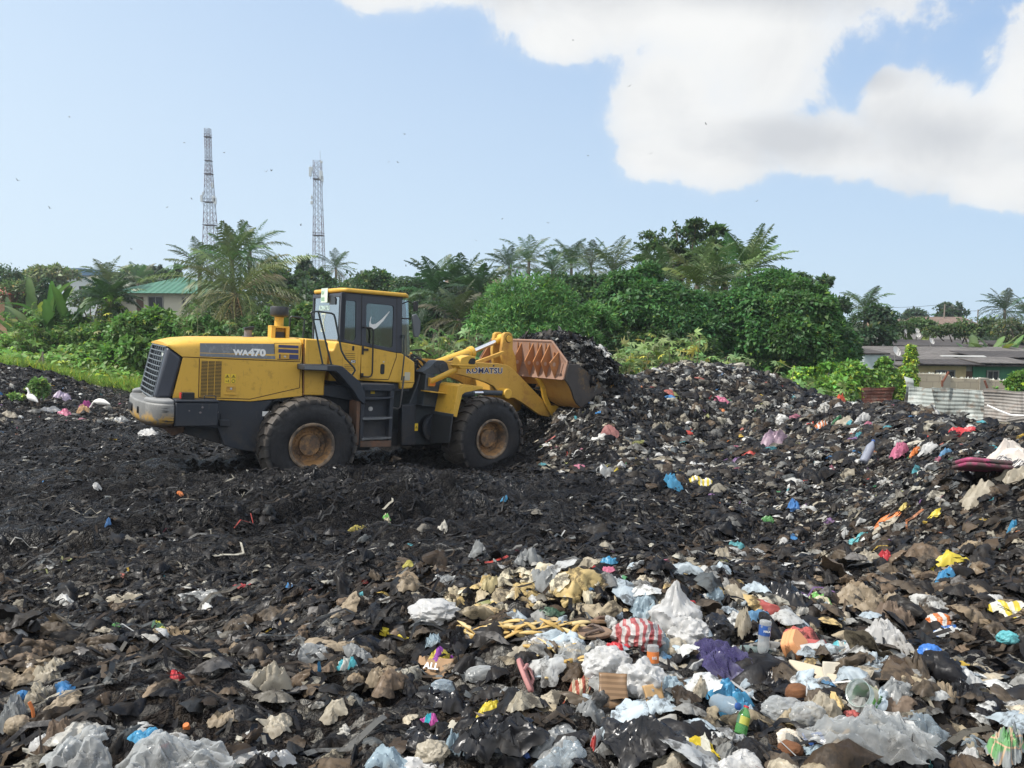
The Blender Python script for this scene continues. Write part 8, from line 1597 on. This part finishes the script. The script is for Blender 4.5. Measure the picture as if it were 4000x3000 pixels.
# farther pieces on pile and mud
for i,(nm,cat,u,v,w,h,mt,lab) in enumerate([
 (B_,'plastic bag',2618,1875,80,60,F_BLUE,'blue bag with yellow scrap on the lower face of the pile'),(WR,'wrapper',2650,1855,36,28,F_YEL,'yellow scrap stuck to the blue bag on the pile'),(WR,'wrapper',2735,1885,80,46,S_YELW,'pale yellow packet right of the blue bag on the pile'),(B_,'plastic bag',3098,1980,52,50,film((.05,.17,.42),.15,.4,.3),'navy blue rag bag in the middle of the right slope'),(B_,'plastic bag',3690,2250,66,55,film((.06,.26,.48),.2,.35,.3),'blue knotted bag on the brown bank at right'),(B_,'plastic bag',3952,2058,34,48,F_BLUE,'bright blue scrap near the right border'),
 (B_,'plastic bag',3510,1760,70,64,F_PINK,'dusty pink bag pair on the right pile'),(WR,'wrapper',3572,1768,44,34,F_ORANGE,'orange-red scrap between the pink and white bags'),(B_,'plastic bag',3620,1755,80,46,F_WHITE,'white oval dish-like bag right of the orange-red scrap'),(B_,'plastic bag',3692,1768,60,26,film((.08,.2,.34),.1,.4,.3),'dull blue crumple right of the white oval bag'),
 (RG,'rag',3940,1765,170,80,film((.66,.60,.54),.15,.6,.2),'white pink-tinged cloth draped at the right border'),(RG,'rag',3925,1808,150,45,S_CL2,'black patterned white cloth under the draped cloth'),(RG,'rag',3960,1860,100,60,F_BEIGE,'cream twisted rag right of the pink case'),
 ('card_panel','panel',3465,2032,90,22,F_ORANGE,'orange panel lying in the trough at right'),('card_panel','panel',3460,2052,90,24,F_BEIGE,'cream panel directly before the orange panel'),(WR,'wrapper',3345,2105,74,18,F_TEAL,'turquoise strip in the trough at right'),(WR,'wrapper',3645,2013,56,22,F_YEL,'yellow strip on the right bank'),(WR,'wrapper',3530,1985,50,30,film((.5,.4,.12),.1,.4,.4),'mustard scrap above the trough'),
 (B_,'plastic bag',3015,1715,120,60,F_MAUVE,'mauve filled bag bundle on the right half of the pile'),(WR,'wrapper',2290,2207,85,30,film((.55,.06,.05),.1,.3,.15),'red packet with yellow print beyond the fresh heap'),(B_,'plastic bag',2372,2198,90,34,F_BLUE,'blue film right beside the red packet'),(WR,'wrapper',2375,2235,46,28,F_PINK,'crimson scrap below the blue film'),
 (B_,'plastic bag',2065,2185,90,85,F_GREY,'greyish printed bag standing beyond the ridge'),(B_,'plastic bag',1870,2145,80,80,F_GREY,'grey-white bag with green print beyond the ridge'),(B_,'plastic bag',2130,2265,130,90,F_GREY,'long pale film draped left of the shreds beyond the ridge'),(B_,'plastic bag',1735,2275,90,44,F_GREY,'silvery crumpled film on the mud left of the draped film'),(B_,'plastic bag',1910,2285,70,55,film((.45,.38,.2),.2,.4,.4),'yellowish bag on the mud before the silvery film'),(WR,'wrapper',1595,2212,44,28,film((.4,.36,.08),.1,.4,.4),'olive yellow packet on the black mud'),
 ('plastic_sheet','plastic sheet',585,1690,95,32,F_WHITE,'long white foam scrap on the mud behind the loader'),(B_,'plastic bag',378,1898,32,20,F_WHITE,'lone white scrap on the black ruts at left'),(WR,'wrapper',424,2045,20,34,film((.08,.2,.42),.1,.4,.3),'small blue scrap standing in the mud at left'),(WR,'wrapper',705,1933,24,18,F_ORANGE,'tiny orange scrap on the mud below the rear wheel'),(WR,'wrapper',1512,2027,36,32,S_GRNP,'green and white packet on the mud in front of the loader'),(WR,'wrapper',1400,2065,70,26,film((.34,.28,.06),.1,.4,.4),'dull yellow strip on the mud left of the green packet'),
 (B_,'plastic bag',1732,2062,40,40,film((.52,.50,.44),.2,.4,.4),'dirty white crumple on the mud below the front wheel'),(WR,'wrapper',1970,1950,24,16,F_BLUE,'tiny sky blue scrap at the foot of the pile'),(B_,'plastic bag',3286,1562,40,44,film((.62,.10,.04),.2,.4,.2),'orange-red bag on the crest under the creeper bush'),(B_,'plastic bag',3275,1592,30,40,F_WHITE,'white strip hanging below the orange-red crest bag'),('paper_sheet','paper',2185,1636,44,18,F_WHITE,'white board scrap beneath the bucket hinge'),(WR,'wrapper',2408,1842,28,24,F_YEL,'yellow scrap beside the grey sheet on the pile'),('plastic_sheet','plastic sheet',2360,1838,80,46,F_GREY,'broad grey plastic on the lower pile face'),(B_,'plastic bag',2380,1688,60,44,film((.36,.16,.15),.2,.4,.4),'reddish netted bag under the bucket side'),
 (B_,'plastic bag',335,1582,40,34,film((.36,.05,.22),.2,.4,.2),'magenta bag in the coloured refuse behind the loader'),(B_,'plastic bag',245,1545,50,30,F_LILAC,'pale lilac bag in the coloured refuse at far left'),(B_,'plastic bag',205,1602,64,24,F_WHITE,'flat white sheet beside the pecking egret'),(B_,'plastic bag',255,1612,60,30,F_PINK,'pink rag behind the flat white sheet'),(B_,'plastic bag',325,1600,40,40,film((.6,.38,.2),.2,.4,.3),'peach coloured bag below the magenta bag'),(B_,'plastic bag',470,1640,60,26,F_GREY,'pale bag left of the loader counterweight'),(B_,'plastic bag',40,1620,60,26,F_BEIGE,'cream heap of film at the far left border'),
 (WR,'wrapper',3205,1665,44,34,S_ORW,'orange and white packet on the upper right pile'),(B_,'plastic bag',3365,1640,60,50,F_WHITE,'white torn bag with gold print on the upper right pile'),(B_,'plastic bag',3300,1650,60,40,F_BEIGE,'triangular cream film left of the torn white bag'),(RG,'rag',3750,1690,80,40,F_RED,'red and white strip on the dark crest at right'),(WR,'wrapper',2820,1565,50,24,F_PINK,'rosy bag near the crest of the pile'),(B_,'plastic bag',3300,2085,30,28,F_WHITE,'small white board in the trough'),(B_,'plastic bag',3390,2185,90,60,F_BEIGE,'beige container rim before the trough'),(WR,'wrapper',3455,2180,50,50,film((.45,.04,.05),.1,.3,.2),'red foil packet right of the beige rim'),(B_,'plastic bag',3475,2120,40,34,film((.25,.16,.36),.1,.4,.3),'violet scrap right of the turquoise strip'),(WR,'wrapper',3000,2030,40,26,F_GREEN,'green film tuft on the dark slope'),(B_,'plastic bag',2870,2140,60,36,film((.1,.33,.36),.2,.4,.3),'teal film tuft above the trough'),(B_,'plastic bag',2830,2175,80,60,F_BEIGE,'cream bag below the teal film tuft'),
 (RG,'rag',3700,2180,110,40,F_YEL,'yellow and cream rag on the right bank'),(RG,'rag',3815,1920,130,60,F_BEIGE,'cream shredded rag pile under the pink case')]):
    bag(nm,lab,cat,u,v,w*1.1,h*1.1,mt,200+i,rot=rng_.uniform(-.5,.5),asp=.6,dome=.75,nn=18)
# pink case, grey bottle on the pile
x,y,z=base_pt(3832,1885); s=y/3000; t=empty('suitcase',(x,y,z+.16),(R(-18),R(4),R(-6)),'scuffed pink suitcase shell lying on the right bank','suitcase'); m=MB(); m.prism(rrect(-88*s,88*s,-75*s,75*s,26*s),-.0,18*s,'xy'); m.build('shell',S_PINKB,t,bevel=8*s,seg=3); m=MB(); m.prism(rrect(-90*s,90*s,-77*s,77*s,27*s),-16*s,-1*s,'xy'); m.build('shell',S_PINKB,t,bevel=6*s,seg=3); m=MB(); m.tube([(-20*s,-76*s,2*s),(-16*s,-86*s,2*s),(16*s,-86*s,2*s),(20*s,-76*s,2*s)],3*s,6); m.build('handle',F_BLACK,t)
bottle('dull grey bottle lying diagonally on the right pile',3372,1815,115,film((.24,.26,.32),.1,.3,.4),R(-28),R(38),R(0),capm=F_DBLUE,r=.15,dz=8)
# nearer loose pieces, one object each
def loose():
    rng=np.random.default_rng(33); fams=[('black',BLACKS,'crumpled black film scrap pressed into the near refuse'),('brown',BROWN,'mud-brown rag scrap pressed into the near refuse'),('grey',GREYS,'dirty grey film scrap in the near refuse'),('pale',PALES,'dirty white film scrap in the near refuse'),('tan',[(.30,.23,.15),(.36,.28,.18),(.24,.18,.12)],'tan paper-like scrap in the near refuse'),('colour',COLORS,'small coloured sachet scrap in the near refuse')]
    probs=np.array([.34,.24,.14,.15,.09,.04]); meshes={}
    for k,(nm,pal,lab) in enumerate(fams):
        for j in range(7):
            c=np.array(pal[j%len(pal)])*rng.uniform(.85,1.2); V,F9=crumple(k*11+j+5,asp=rng.uniform(.4,.9),dome=rng.uniform(.3,.7)); o=mesh_np('tmp_scrap',V,F9,LIT,None,np.tile(c,(len(V),1)),smooth=True); o.data.set_sharp_from_angle(angle=R(35)); o.data.name=nm+'_scrap'; meshes[(k,j)]=o.data; bpy.data.objects.remove(o)
    n=0; cand=0
    while n<290 and cand<9000:
        cand+=1; y=2.35+(6.0-2.35)*rng.random()**1.1; x=(rng.random()*2-1)*(.70*y+.2)
        if x<-.35*y and rng.random()<.35: continue
        if not free(np.array([x]),np.array([y]),.95)[0]: continue
        k=rng.choice(6,p=probs); j=rng.integers(7); s=float(np.clip(np.exp(rng.normal(np.log(.125),.34)),.07,.24)); o=bpy.data.objects.new('plastic_scrap',meshes[(k,j)]); COL.objects.link(o); xx,yy=np.array([x]),np.array([y]); nr=terr_nrm(xx,yy,rng,.2); M=rot_from(nr,np.array([rng.uniform(0,6.28)]))[0]
        o.matrix_world=Matrix.Translation((x,y,float(hgt(x,y))+s*.06))@Matrix([list(r_) for r_ in M]).to_4x4()@Matrix.Diagonal((s,s,s,1)); tag(o,fams[k][2],'scrap','loose scraps of the near refuse'); n+=1
fresh(np.random.default_rng(77))
loose()
